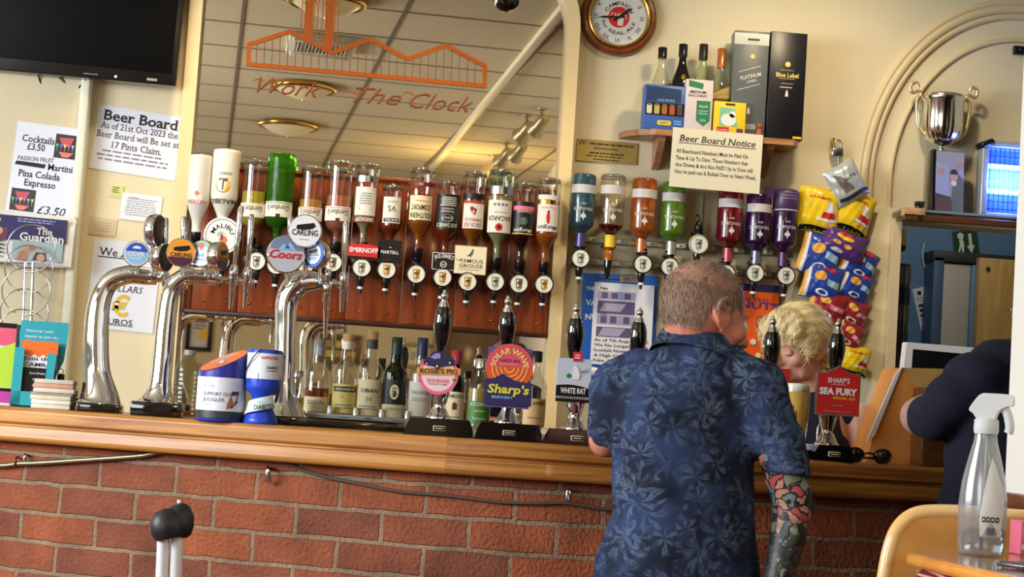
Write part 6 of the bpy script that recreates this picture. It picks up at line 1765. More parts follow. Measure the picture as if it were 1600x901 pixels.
# ------------------------------------------------------------------ cards on the wall behind the man
def d_van(mb, w, h, y):
    for j, (s_, hh_) in enumerate((('THE', .012), ('VALUE', .020), ('NUTS', .020))): mb.text(s_, WHITEP, -w*.45, h*(.36-.13*j), hh_, y=y, left=True, bold=.03)
    mb.rect(.15*w, h*.46, w*.3, h*.06, y, mat('card_tan', (200, 160, 90), .5)); mb.text('NUTS', BLUE, .15*w, h*.46, .012, w*.22, y=y-.001, bold=.02)
notice('nut_display_card', 'bright blue hanging nut card behind the white notice and the hand pumps', 'display card', ((911, 426), (1028, 431), (1023, 600), (905, 596)), YW-.02, mat('card_blue', (34, 98, 190), .45), d_van)
for i in range(3):
    mb = MB(); c_ = P(928-3*i, 580+22*i, YW-.045); k = mpp(c_)
    mb.lathe([(.001, -.030), (.018, -.028), (.024, -.016), (.026, 0), (.024, .016), (.018, .028), (.001, .030)], FW, 20, M=Matrix.Rotation(PI/2, 4, 'Y') @ Matrix.Diagonal((.55, .5, 1, 1)))
    mb.rect(.012, -.0, .018, .010, -.0135, BLUE); mb.box((-.02, 0, 0), (.010, .02, .024), BLUE, .003); mb.box((.0, .004, .012), (.06, .016, .008), BLUE, .003)
    tag(obj('nut_packet', mb, None, c_, (0, R(6), 0)), 'small white and blue packet below the blue card, %s of three' % ('topmost', 'middle', 'lowest')[i], 'nut packet', 'small packets under the blue card')
def d_notes(mb, w, h, y):
    V = mat('note_violet', (96, 86, 130), .6); V2 = mat('note_lilac', (170, 166, 196), .6)
    mb.text('Fake', INK, -.34*w, .43*h, .010, y=y, serif=True, bold=.01)
    for j, (z, hh_) in enumerate(((.345, .10), (.20, .16), (.05, .12), (-.10, .12))):
        mb.rect(-.12*w, z*h, w*.62, h*hh_, y, V2 if j % 2 == 0 else V)
        if j % 2 == 0:
            for x in (-.32, -.16, .06): mb.rect(x*w, z*h, w*.10, h*hh_*.7, y-.0006, V)
        else: mb.flat([(-.40*w, (z-.05)*h), (-.05*w, (z-.05)*h), (.05*w, (z+.05)*h), (-.32*w, (z+.05)*h)], y-.0006, V2)
    mb.text('Fake', INK, -.32*w, .115*h, .008, y=y, serif=True)
    for j, s_ in enumerate(('As of 7th August 2023', 'We No Longer Accept', 'Scottish Notes Due To', 'A High Circulation of', 'Fake  Notes')):
        mb.text(s_, INK, -.46*w, (-.20-.062*j)*h, .0095, w*(.9 if j < 4 else .5), y=y, serif=True, left=True, bold=.006)
notice('scottish_notes_sign', 'white notice with violet banknote pictures over the blue card', 'notice', ((929, 440), (1022, 446), (1017, 574), (922, 568)), YW-.034, WHITE, d_notes)
def d_nut(mb, w, h, y):
    mb.rect(.0, h*.46, w, h*.08, y, NAVY); mb.text('SALTED', PURPLE, .05*w, h*.33, .012, w*.55, y=y, bold=.02); mb.text('NUTS', PURPLE, .15*w, h*.27, .022, w*.7, y=y, bold=.03)
    mb.ring(.016, .019, y, PURPLE, .2*w, .10*h, 20); mb.text('X', PURPLE, .2*w, .10*h, .016, y=y)
    mb.prism(circ(.010, 14, .08*w, -.12*h), y-.004, y, CREAM); mb.prism(circ(.009, 14, .18*w, -.26*h), y-.004, y, CREAM)
    mb.text('PERFECTLY', PURPLE, -.0*w, -.38*h, .017, w*.95, y=y, bold=.02); mb.rect(0, -.47*h, w, h*.05, y, TAN)
notice('nut_display_card', 'orange nut card with purple lettering between the man and the barmaid', 'display card', ((1128, 440), (1217, 446), (1212, 592), (1124, 586)), YW-.03, mat('card_orange', (240, 96, 24), .45), d_nut)
# ------------------------------------------------------------------ ceiling fittings (seen in the mirror)
LAMPG = mat('lamp_glass', (214, 208, 186), .3, emit=(255, 226, 170), es=.15)
def ceil_light(label, px, py, dpx, group='round ceiling lights'):
    p = vpoint(px, py, ZC-.05); q = P(px, py, YM); 
    dist = (PZ(px, py, ZC)-CAM).dot(D_); r = dpx/2*dist/FPX
    t = thing('ceiling_light', label, 'ceiling light', (p.x, p.y, ZC), (0, 0, 0), group)
    mb = MB(); mb.lathe([(r*.90, 0), (r, -.010), (r*1.0, -.028), (r*.90, -.036), (r*.86, -.030)][::-1], GOLD, 48, cap=False); obj('rim', mb, t)
    mb = MB(); mb.lathe([(.001, -.085), (r*.3, -.078), (r*.6, -.058), (r*.88, -.026)], LAMPG, 40, cap=False); obj('shade', mb, t)
    mb = MB(); mb.lathe([(.001, -.098), (.006, -.094), (.007, -.084)], GOLD, 12); obj('finial', mb, t)
ceil_light('round brass rimmed ceiling light, nearest the bar', 510, 14, 122)
ceil_light('round brass rimmed ceiling light, middle of the row', 474, 146, 100)
ceil_light('round brass rimmed ceiling light, farthest from the bar', 450, 204, 93)
# air vent
p = vpoint(503, 66, ZC)
t = thing('ceiling_vent', 'white square air conditioning cassette in the ceiling beside the round light', 'air vent', (p.x, p.y, ZC), (0, 0, GA))
VW = mat('vent_white', (226, 226, 214), .4)
mb = MB(); mb.box((0, 0, -.015), (.34, .42, .03), VW, .006); mb.box((0, .18, -.03), (.30, .03, .03), VW, .006); mb.box((0, -.18, -.03), (.30, .03, .03), VW, .006); obj('panel', mb, t)
mb = MB()
mb.box((0, 0, -.031), (.26, .26, .004), DARK)
for i in range(14): mb.box((-.12+.24*i/13, 0, -.036), (.006, .26, .010), VW)
obj('grille', mb, t)
# white trunking along the ceiling
a, b = vpoint(870, 30, ZC-.03), vpoint(675, 265, ZC-.03)
d = (b-a); ext = a-d*.3
mb = MB(); L_ = d.length*1.6; Mx = Matrix.Translation((a+d*.5)) @ Matrix.Rotation(math.atan2(d.y, d.x), 4, 'Z')
mb.box((0, 0, .015), (L_, .040, .03), STRIP, .003, M=Mx); tag(obj('cable_trunking', mb), 'long white cable trunking running across the ceiling', 'trunking')
# dome camera
p = vpoint(791, 8, ZC-.07)
t = thing('dome_camera', 'black domed security camera on the ceiling near the bar', 'camera', (p.x, p.y, ZC))
mb = MB(); mb.lathe([(.062, 0), (.066, -.012), (.060, -.030)][::-1], BLACK, 28); obj('base', mb, t)
mb = MB(); mb.sphere((0, 0, -.045), (.058, .058, .055), BLACKG, 24, 14); obj('dome', mb, t)
# side wall behind the camera and its row of spotlights
w0, w1 = vpoint(872, 182, ZC), vpoint(755, 280, ZC)
dw = (w1-w0).normalized()
HOUS = mat('spot_housing', (170, 156, 120), .3, .5); SPG = mat('spot_glow', (250, 224, 160), .4, emit=(255, 214, 130), es=1.6)
for i, (px, py, s_) in enumerate(((845, 196, 1.0), (822, 206, 1.0), (812, 238, .95), (790, 246, .9), (770, 264, .85))):
    p = vpoint(px, py, ZC-.10)
    t = thing('spotlight', 'small ceiling spotlight along the partition, %s from the bar' % ('first', 'second', 'third', 'fourth', 'fifth')[i], 'spotlight', (p.x, p.y, ZC), (0, 0, 0), 'row of spotlights')
    mb = MB(); mb.lathe([(.03, 0), (.03, -.012), (.008, -.016), (.008, -.06)][::-1], HOUS, 16); obj('mount', mb, t)
    Mx = Matrix.Translation((0, 0, -.085)) @ Matrix.Rotation(R(-58), 4, 'X') @ Matrix.Rotation(R(20), 4, 'Y')
    mb = MB(); mb.lathe([(.020, .06), (.034, .045), (.036, -.02), (.058, -.075)], HOUS, 20, M=Mx, cap=False); sh = obj('shade', mb, t)
    mb = MB(); mb.lathe([(.001, -.060), (.046, -.058)], SPG, 18, M=Mx, cap=False); obj('bulb', mb, sh)
lamp('spotlight_wash', 'POINT', (float(w0.x+w1.x)/2-.35, float(w0.y+w1.y)/2-.2, ZC-.42), 16, (1.0, .72, .30), rad=.10)
# wall opposite, seen low in the mirror: framed pictures
WF = -3.59
def vwall(px, py):
    q = P(px, py, 2*YM-WF); return Vector((q.x, WF, q.z))
def frame(label, px, py, wpx, hpx, fm, pm, draw=None, group=None):
    c_ = vwall(px, py); k = (P(px, py, 2*YM-WF)-CAM).dot(D_)/FPX
    t = thing('picture_frame', label, 'picture', c_, (0, 0, PI), group)
    w, h = wpx*k, hpx*k; f = .035
    mb = MB()
    for x, z, a, b in ((0, h/2, w+f, f), (0, -h/2, w+f, f), (-w/2, 0, f, h), (w/2, 0, f, h)): mb.box((x, -.01, z), (a, .03, b), fm, .004)
    obj('frame', mb, t)
    mb = MB(); mb.rect(0, 0, w, h, -.004, pm)
    if draw: draw(mb, w, h, -.006)
    obj('picture', mb, t)
def d_y(mb, w, h, y):
    for i in range(3):
        for j in range(2): mb.rect(-w*.3+.3*w*i, -h*.2+.38*h*j, w*.24, h*.26, y, LABY if (i+j) % 2 == 0 else TAN)
frame('brown framed board of yellow cards on the far wall, seen in the mirror', 531, 545, 58, 40, wood('frame_wood', (110, 76, 50), (140, 100, 70)), mat('mount_brown', (120, 100, 70), .6), d_y)
frame('pale framed certificate on the far wall, seen in the mirror', 652, 556, 44, 34, wood('frame_pale', (160, 130, 96), (186, 156, 120)), CREAM, lambda mb, w, h, y: mb.lines(0, 0, w*.6, h*.4, 4, GREYINK, y=y))
frame('black framed certificate with a gold seal, seen in the mirror', 312, 512, 34, 66, BLACK, WHITE, lambda mb, w, h, y: (mb.prism(circ(.05, 16, -w*.2, -h*.15), y-.001, y, GOLD), mb.lines(0, .1*h, w*.6, h*.3, 4, GREYINK, y=y)))
c_ = vwall(765, 560); 
mb = MB(); k = (P(765, 560, 2*YM-WF)-CAM).dot(D_)/FPX
FRW = wood('door_wood', (150, 108, 70), (182, 140, 98))
for x in (-.45, .45): mb.box((c_.x+x, WF+.03, 1.03), (.09, .06, 2.06), FRW, .008)
mb.box((c_.x, WF+.03, 2.08), (1.06, .07, .11), FRW, .01); mb.box((c_.x, WF+.015, 1.0), (.82, .03, 2.0), wood('door_dark', (96, 70, 54), (120, 92, 70)), .004)
struct('door_1', mb)

# ------------------------------------------------------------------ the alcove arch: shelf, trophy, photo, lamp
AY = YW-.13
s0, s1 = P(1408, 322, AY), P(1640, 338, AY)
zsh = P(1500, 333, AY).z
t = thing('glass_shelf', 'glass shelf with wooden edge over the doorway under the moulded arch', 'shelf', ((s0.x+s1.x)/2, YW, zsh))
w = s1.x-s0.x
mb = MB(); mb.box((0, -.075, -.004), (w, .15, .008), mat('shelf_glass', (190, 210, 214), .05, trans=.6), .001); obj('pane', mb, t)
mb = MB(); mb.box((0, -.155, -.028), (w, .02, .022), wood('shelf_lip', (70, 40, 26), (104, 64, 40)), .003); mb.box((-w/2+.035, -.15, -.012), (.075, .03, .030), CORK, .003); mb.box((-w/2+.012, -.08, -.02), (.02, .15, .03), wood('shelf_lip', (70, 40, 26), (104, 64, 40)), .003); obj('edging', mb, t)
mb = MB(); mb.lathe([(.008, 0), (.010, .004), (.008, .008)], BRASS, 14, M=Matrix.Translation((-w/2+.05, -.165, -.03)) @ Matrix.Rotation(PI/2, 4, 'X')); obj('stud', mb, t)
def on_alc(px, dy): p = P(px, 330, YW-dy); return Vector((p.x, YW-dy, zsh+.0005))
o = on_alc(1466, .075); k = mpp(o)
t = thing('trophy_cup', 'silver trophy cup with two gilt handles standing behind a photo', 'trophy', o)
zt = P(1470, 150, YW-.075).z-zsh
def zz_(py): return P(1470, py, YW-.075).z-zsh
mb = MB(); mb.box((0, 0, zz_(240)/2), (.09, .07, zz_(240)), BLACKG, .004); obj('plinth', mb, t)
SILV = mat('polished_silver', (236, 234, 228), .16, 1.0)
zb = zz_(240); 
rim = 33*k
mb = MB()
fl = 40
prof = [(.020, zb), (.022, zb+.006), (.008, zb+.018), (.008, zb+.026), (rim*.40, zb+.030), (rim*.72, zb+.046), (rim*.90, zb+.070), (rim*.95, zb+.095), (rim*.95, zz_(160)), (rim*1.0, zz_(158)), (rim*1.02, zz_(150)), (rim*.98, zz_(149)), (rim*.90, zz_(158)), (rim*.85, zb+.10), (.001, zb+.05)]
vs = []; fs = []; seg = 80
for j, (r_, z) in enumerate(prof):
    for q in range(seg):
        a = 2*PI*q/seg; f = 1+(.025*math.cos(20*a) if 5 <= j <= 7 else 0); vs.append((r_*f*math.cos(a), r_*f*math.sin(a), z))
for j in range(len(prof)-1):
    for q in range(seg): q2 = (q+1) % seg; fs.append((j*seg+q, j*seg+q2, (j+1)*seg+q2, (j+1)*seg+q))
mb.add(vs, fs, SILV, True); obj('bowl', mb, t)
for s_ in (-1, 1):
    mb = MB(); zt2 = zz_(150)
    pts = [(s_*rim*.80, 0, zb+.055), (s_*rim*1.15, 0, zb+.085), (s_*rim*1.30, 0, zt2-.025), (s_*rim*1.10, 0, zt2-.004), (s_*rim*1.22, 0, zt2+.010), (s_*rim*1.55, 0, zt2+.004), (s_*rim*1.62, 0, zt2+.028), (s_*rim*1.35, 0, zt2+.038), (s_*rim*1.25, 0, zt2+.022)]
    mb.tube(interp(pts, 6), [.0062]*(8*6+1), mat('pale_gilt', (232, 214, 160), .25, .7), 10); obj('handle', mb, t)
o = on_alc(1483, .125); k = mpp(o)
t = thing('photo_block', 'framed photo print of people leaning against the trophy', 'photo', o, (R(-4), 0, R(4)))
h_ = 98*k; w_ = 47*k
mb = MB(); mb.box((0, .012, h_/2), (w_, .024, h_), BLACK, .001); mb.box((-w_/2-.006, .012, h_/2), (.014, .028, h_*1.02), BLACK, .002); obj('block', mb, t)
mb = MB(); mb.rect(0, h_/2, w_*.98, h_*.98, -.001, mat('print_grey', (150, 152, 160), .4))
PH = lambda n, c: mat('print_'+n, c, .5)
for poly, m_ in (([(-.5, .2), (.0, .25), (-.05, .75), (-.5, .8)], PH('blue', (150, 160, 190))), ([(.05, .0), (.48, .0), (.48, .55), (.30, .62), (.10, .5)], PH('olive', (96, 104, 92))), ([(-.5, .0), (.1, .0), (.05, .25), (-.5, .3)], PH('brown', (92, 74, 66)))):
    mb.flat([(x*w_, z*h_) for x, z in poly], -.0016, m_)
for cx_, cz_, r_, m_ in ((.14, .58, .014, PH('skin', (190, 150, 130))), (.14, .48, .010, PH('beard', (210, 206, 200))), (.36, .78, .012, PH('skin2', (170, 130, 116))), (-.3, .66, .011, PH('skin3', (180, 140, 124)))): mb.prism(circ(r_, 16, cx_*w_, cz_*h_), -.0024, -.0016, m_)
mb.flat([(-.02*w_, .62*h_), (.06*w_, .70*h_), (.22*w_, .70*h_), (.29*w_, .62*h_)], -.0026, PH('hair', (60, 50, 50)))
obj('print', mb, t)
o = on_alc(1436, .11); k = mpp(o)
t = thing('small_glass', 'small dark glass standing at the shelf end', 'glass', o)
mb = MB(); mb.lathe([(.012, 0), (.014, .002), (.018, .03), (.017, .03), (.012, .004), (.0005, .004)], thin_glass('smoky_glass', (150, 150, 150), .25), 20, cap=False); obj('cup', mb, t)
mb = MB(); mb.lathe([(.010, .004), (.0145, .018)], mat('glass_dark_fill', (50, 44, 36), .2), 18); obj('contents', mb, t)
o = on_alc(1575, .09); k = mpp(o)
t = thing('insect_lamp', 'silver framed insect lamp with glowing blue tubes on the glass shelf', 'insect lamp', o)
x0, x1 = -49*k, 95*k; H = P(1560, 222, YW-.09).z-zsh
AL = mat('lamp_aluminium', (176, 180, 184), .35, .4)
mb = MB(); mb.box((x0+.010, 0, H/2-.004), (.022, .06, H-.012), AL, .004); mb.box((x1-.010, 0, H/2-.004), (.022, .06, H-.012), AL, .004); mb.box(((x0+x1)/2, 0, H-.012), (x1-x0, .06, .022), AL, .004); mb.box(((x0+x1)/2, 0, .006), (x1-x0, .06, .012), AL, .003); mb.box(((x0+x1)/2, .028, H/2), (x1-x0-.02, .004, H-.02), mat('lamp_reflector', (70, 96, 210), .3)); obj('frame', mb, t)
mb = MB(); mb.box((0, 0, 0), (.05, .07, .022), BLACK, .009, M=Matrix.Translation((x0+.014, -.004, H-.012)) @ Matrix.Rotation(R(-24), 4, 'Y')); obj('corner_guard', mb, t)
TUBE = mat('uv_tube', (150, 200, 255), .3, emit=(70, 130, 255), es=9.0)
for z in (H*.34, H*.68): mb = MB(); mb.tube([(x0+.03, .008, z), (x1-.03, .008, z)], .0085, TUBE, 14); obj('uv_tube', mb, t)
mb = MB()
for i in range(9): mb.box(((x0+x1)/2, -.018, H*.10+H*.80*i/8), (x1-x0-.03, .002, .002), BLACK)
for i in range(16): mb.box((x0+.03+(x1-x0-.06)*i/15, -.018, H/2), (.0018, .002, H*.84), BLACK)
obj('guard_wires', mb, t)
lamp('uv_glow', 'AREA', (o.x+.02, o.y-.03, zsh+H*.5), 4.0, (.10, .22, 1.0), (o.x+.02, o.y+1, zsh+H*.5), .18, .1)
uvl = lamp('uv_glow_back', 'POINT', (o.x+.0, o.y-.05, zsh+H*.5), 4.5, (.10, .22, 1.0), rad=.05)
c_ = P(1594, 79, YW-.01); mb = MB(); k = mpp(c_); mb.box((0, 0, 0), (22*k, .02, 13*k), BLACK, .002); mb.lathe([(.004, 0), (.004, .003)], STEEL, 10, M=Matrix.Translation((-.006, -.010, 0)) @ Matrix.Rotation(PI/2, 4, 'X'))
tag(obj('wall_bracket', mb, None, c_), 'small black bracket screwed high inside the moulded arch', 'bracket')

# ------------------------------------------------------------------ passage beyond the doorway
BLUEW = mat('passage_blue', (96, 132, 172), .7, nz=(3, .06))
YB2 = 8.3
mb = MB(); mb.box((2.6, YB2+.05, 1.5), (3.4, .1, 3.0), BLUEW)
struct('wall_passage', mb)
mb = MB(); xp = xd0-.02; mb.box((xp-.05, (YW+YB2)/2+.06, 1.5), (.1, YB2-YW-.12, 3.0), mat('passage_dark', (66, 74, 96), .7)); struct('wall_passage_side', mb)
lamp('passage_light', 'POINT', (P(1480, 300, 7.4).x, 7.3, 2.5), 9, (1.0, .95, .85), rad=.15)
# door surround: white casing on an angled return, dark sheet for the shaded opening, tan door ajar
ca, cb = P(1458, 480, YB2-.02), P(1503, 480, YB2-.02); ztop = P(1480, 415, YB2).z
mb = MB(); CAS = mat('casing_grey', (196, 190, 178), .5)
mb.box(((ca.x+cb.x)/2, YB2-.06, ztop/2), (cb.x-ca.x, .12, ztop), CAS, .004); mb.box((ca.x-.02, YB2-.07, ztop/2), (.05, .14, ztop+.05), mat('casing_blue', (70, 96, 130), .5), .004); mb.box((cb.x+.012, YB2-.07, ztop/2), (.02, .13, ztop), mat('casing_sky', (120, 152, 186), .5), .003)
d1 = P(1533, 480, YB2-.02).x
mb.box(((ca.x+d1)/2+.1, YB2-.07, ztop+.03), (d1-ca.x+.3, .14, .05), DARK, .003)
mb.box(((cb.x+d1)/2+.01, YB2-.012, ztop/2), (d1-cb.x, .02, ztop), mat('opening_shade', (40, 24, 20), .8))  # closed sheet on the wall, the opening's shade put into its colour
struct('door_2', mb)
dz = P(1530, 402, 7.9).z
da, db = P(1527, 480, 7.9), P(1612, 480, 7.9)
mb = MB(); mb.box(((da.x+db.x)/2, 7.92, dz/2), (db.x-da.x, .045, dz), wood('tan_door', (176, 140, 78), (204, 168, 104), .5, (8, 8, 1)), .003)
for z in (dz-.05, dz-.55): mb.lathe([(.010, 0), (.010, .006)], DARK, 12, M=Matrix.Translation((da.x+.04, 7.896, z)) @ Matrix.Rotation(PI/2, 4, 'X'))
struct('door_3', mb)
def d_fire(mb, w, h, y):
    mb.prism(circ(.010, 12, 0, h*.38), y-.0006, y, INK); mb.text('Fire action', INK, 0, h*.27, .012, w*.6, y=y); mb.lines(0, h*.20, w*.5, h*.03, 1, INK, y=y)
    for j in range(4): mb.rect(.04*w, h*(.09-.11*j), w*.66, h*.075, y, NAVY if j != 3 else GREY)
    for j in range(2): mb.rect(.04*w, h*(-.32-.09*j), w*.66, h*.075, y, RED)
notice('fire_notice', 'white fire action notice with blue and red bars on the blue wall', 'notice', ((1434, 451), (1453, 447), (1450, 515), (1431, 519)), YB2-.004, WHITE, d_fire)
def d_exit(mb, w, h, y):
    E = mat('exit_white', (220, 226, 210), .5)
    mb.prism(circ(.016, 12, -.20*w, .30*h), y-.001, y, E); mb.flat([(-.28*w, .15*h), (-.12*w, .2*h), (-.08*w, -.05*h), (-.14*w, -.4*h), (-.20*w, -.38*h), (-.20*w, -.12*h), (-.30*w, -.35*h), (-.36*w, -.30*h), (-.26*w, -.05*h)], y, E)
    mb.flat([(.12*w, .36*h), (.24*w, .36*h), (.24*w, -.10*h), (.34*w, -.10*h), (.18*w, -.42*h), (.02*w, -.10*h), (.12*w, -.10*h)], y, E)
notice('exit_sign', 'green running man exit sign above the far doorway', 'exit sign', ((1491, 360), (1529, 360), (1528, 396), (1490, 403)), YB2-.02, mat('exit_green', (24, 66, 46), .5), d_exit)
# stacked bottles of dispensed cups: a tall tube of cups at the doorway edge
o = P(1403, 560, 6.35); zt_ = P(1403, 408, 6.35).z; zb_ = .0; k = mpp(o)
t = thing('pole', 'tall dark pole with silver bands standing just inside the doorway', 'pole', (o.x, o.y, 0))
mb = MB(); mb.tube([(0, 0, 0), (0, 0, P(1403, 412, 6.35).z)], .030, mat('pole_steel', (84, 88, 100), .25, .7), 24); obj('tube', mb, t)
for py, c_ in ((430, (120, 124, 140)), (462, (50, 54, 90)), (490, (110, 112, 124)), (530, (70, 74, 90))):
    z = P(1403, py, 6.35).z; mb = MB(); mb.lathe([(.031, z-.03), (.033, z-.02), (.033, z+.02), (.031, z+.03)], mat('pole_band_%d' % py, c_, .25, .5), 24); obj('band', mb, t)
c_ = P(1407, 372, 6.3); k = mpp(c_)
t = thing('wall_sensor', 'small cream cylinder fitting above the dark pole', 'sensor', c_)
mb = MB(); mb.lathe([(.016, -.030), (.024, -.026), (.024, .030), (.02, .034)], mat('sensor_cream', (200, 190, 164), .5), 20); obj('body', mb, t)
mb = MB(); mb.lathe([(.006, -.05), (.018, -.045), (.022, -.028)], BLACK, 18); obj('lens', mb, t)
mb = MB(); mb.box((0, .03, .0), (.02, .05, .02), DARK, .002); obj('arm', mb, t)
c0 = P(1442, 380, YB2-.01)
mb = MB(); mb.tube(interp([P(1444, 380, YB2-.01)-c0, P(1441, 400, YB2-.01)-c0, P(1446, 418, YB2-.01)-c0, P(1458, 424, YB2-.03)-c0, P(1466, 422, YB2-.06)-c0], 6), .005, mat('cable_white', (190, 206, 206), .5), 8)
tag(obj('loose_cable', mb, None, c0), 'thin white cable hanging in a loop beside the far doorway', 'cable')

# ------------------------------------------------------------------ the till
dT = 4.72; k = dT/FPX
o = Q(1398, 736, dT); o.z = ZB
t = thing('till', 'wooden till housing with a white framed screen leaning back on the bar end', 'till', o, (0, 0, 0))
rel = lambda px, py, dd=0: Q(px, py, dT+dd)-o
ORW = wood('till_orange_wood', (216, 136, 62), (240, 166, 90), .35, (6, 6, 2), .3, 'Object', 2.0, .03); TANW = wood('till_tan_wood', (186, 148, 84), (206, 170, 106), .45, (2, 10, 10), .1, 'Object', 2.0, .03)
poly = [rel(1352, 734), rel(1440, 738), rel(1444, 612), rel(1411, 574), rel(1366, 680)]
mb = MB(); pz = [(p.x, max(0, p.z)) for p in poly]; mb.prism(pz, 0, .16, ORW); obj('side_panel', mb, t)
mb = MB(); a, b, c = rel(1411, 574), rel(1444, 612), rel(1490, 574)
q = [(a.x, -.004, a.z), (b.x, -.004, b.z), (rel(1500, 612).x, -.004, rel(1500, 614).z), (rel(1505, 574).x, -.004, rel(1505, 576).z)]
mb.prism([(p[0], p[2]) for p in q], .0, .14, TANW); obj('top_board', mb, t)
mb = MB(); pz = [rel(1353, 690), rel(1366, 680), rel(1413, 572), rel(1402, 584)]; mb.prism([(p.x, p.z) for p in pz], -.006, .006, WHITEP); obj('edge_trim', mb, t)
mb = MB(); a, b, c, d = rel(1411, 585, .15), rel(1418, 534, .15), rel(1600, 548, .15), rel(1600, 596, .15)
fr = [(a.x, a.z), (d.x, d.z), (c.x, c.z), (b.x, b.z)]
mb.prism(fr, a.y, a.y+.04, WHITEP); obj('screen_frame', mb, t)
e = lambda px, py: rel(px, py, .148)
mb = MB(); pz = [e(1424, 588), e(1428, 545), e(1600, 560), e(1600, 600)]; mb.prism([(p.x, p.z) for p in pz], a.y-.003, a.y+.001, mat('till_screen', (20, 22, 26), .15)); obj('screen', mb, t)
dk = 4.62
o2 = Q(1478, 742, dk); o2.z = ZB
mb = MB(); w_ = 76*dk/FPX; z1 = Q(1478, 606, dk).z-ZB; mb.box((0, .06, z1/2), (w_, .10, z1), wood('cheek_wood', (84, 52, 26), (124, 80, 40), .4, (2, 10, 10)), .003)
tag(obj('till_cabinet', mb, None, o2), 'dark wooden cabinet at the bar end beneath the till, behind the dark jumper', 'cabinet')

# ------------------------------------------------------------------ under the bar lip: pipe, cable, hooks
def on_brick(px, py, off=.0):
    i = near(px); q = path[i]+nrm[i]*(-.055+off); dd = (Vector((q.x, q.y, ZB))-CAM).dot(D_)
    for _ in range(3):
        p = Q(px, py, dd); best = min(range(len(path)), key=lambda j: (path[j].x-p.x)**2+(path[j].y-p.y)**2); q = path[best]+nrm[best]*(-.055+off)
        t_ = nrm[best]; r_ = ray(px, py); s_ = ((q-CAM).x*t_.x+(q-CAM).y*t_.y)/(r_.x*t_.x+r_.y*t_.y); dd = s_
    return CAM+ray(px, py)*dd
pts = [on_brick(x, y, .016) for x, y in ((-60, 724), (0, 727), (30, 724), (60, 723), (120, 719), (180, 715), (225, 711), (262, 703))]
mb = MB(); mb.tube(interp([p-pts[3] for p in pts], 5), .0058, mat('dull_brass_pipe', (150, 138, 104), .35, .8), 12)
pp = obj('pipe', mb, None, pts[3]); tag(pp, 'dull brass pipe clipped to the brick just below the bar lip', 'pipe')
for x, y in ((25, 722),):
    c_ = on_brick(x, y, .014)-pts[3]; mb = MB(); mb.tube([c_+Vector((0, .012, .014)), c_+Vector((0, -.008, .012)), c_+Vector((0, -.010, -.006)), c_+Vector((0, .012, -.012))], .003, mat('clip_brown', (90, 60, 44), .5), 8); obj('pipe_clip', mb, pp)
pts = [on_brick(x, y, .008) for x, y in ((430, 716), (470, 733), (510, 745), (560, 755), (620, 767), (700, 774), (780, 784), (840, 786), (888, 786), (950, 796), (1010, 802))]
mb = MB(); mb.tube(interp([p-pts[5] for p in pts], 5), .0042, mat('dusty_cable', (84, 66, 54), .7), 10); tag(obj('cable', mb, None, pts[5]), 'dusty brown cable sagging along the brick under the bar lip', 'cable')
for i, (x, y, m_, lb) in enumerate(((40, 716, STEEL, 'small steel hook on the brick beside the brass pipe'), (419, 740, CHROME, 'chrome coat hook on the brick under the chrome fonts'), (888, 772, STEEL, 'dull coat hook on the brick above the sagging cable'))):
    c_ = on_brick(x, y, .0); t = thing('coat_hook', lb, 'hook', c_, (0, 0, 0), 'coat hooks on the brick')
    mb = MB(); mb.box((0, .004, -.004), (.012, .012, .030), m_, .002); obj('plate', mb, t)
    s_ = 1.0 if i == 1 else .7
    mb = MB(); mb.tube(interp([(0, 0, .010*s_), (0, -.018*s_, .016*s_), (.002, -.030*s_, .010*s_), (.006*s_, -.026*s_, -.010*s_), (.008*s_, -.014*s_, -.022*s_)], 5), .0048*s_, m_, 10); obj('hook', mb, t)

# ------------------------------------------------------------------ folded stand in the front
d3 = 3.0; k = d3/FPX
o = Q(270, 830, d3)
t = thing('folded_stand', 'folded stand of two white poles joined by a black cap, before the brick front', 'stand', (o.x, o.y, 0))
CAPB = mat('rubber_cap', (30, 30, 34), .45, bump=(80, .2))
zc = Q(272, 818, d3).z
for s_, dx in ((-1, 256), (1, 277)):
    a = Q(dx, 830, d3); b = Q(dx-16, 1300, d3)
    mb = MB(); bx = a+(b-a)*((a.z-.0)/(a.z-b.z)); mb.tube([Vector((a.x-o.x, .0, a.z)), Vector((bx.x-o.x+s_*.0, 0, 0.0))], .0105, mat('white_pole', (232, 232, 236), .25), 20); obj('pole', mb, t)
mb = MB()
prof = [(.001, .036), (.010, .034), (.022, .022), (.028, .006), (.029, -.008), (.024, -.016)]
mb.lathe(prof[::-1], CAPB, 28, M=Matrix.Translation((Q(276, 818, d3).x-o.x, .004, zc)) @ Matrix.Rotation(R(18), 4, 'Y')); mb.lathe([(.024, -.020), (.0285, -.010), (.028, .008), (.018, .026), (.001, .030)], CAPB, 24, M=Matrix.Translation((Q(262, 824, d3).x-o.x, -.006, zc-.004)) @ Matrix.Rotation(R(-14), 4, 'Y')); obj('cap', mb, t)
mb = MB(); mb.lathe([(.0035, 0), (.004, .006), (.003, .010)], CHROME, 12, M=Matrix.Translation((Q(279, 790, d3).x-o.x, 0, zc+.030))); obj('button', mb, t)

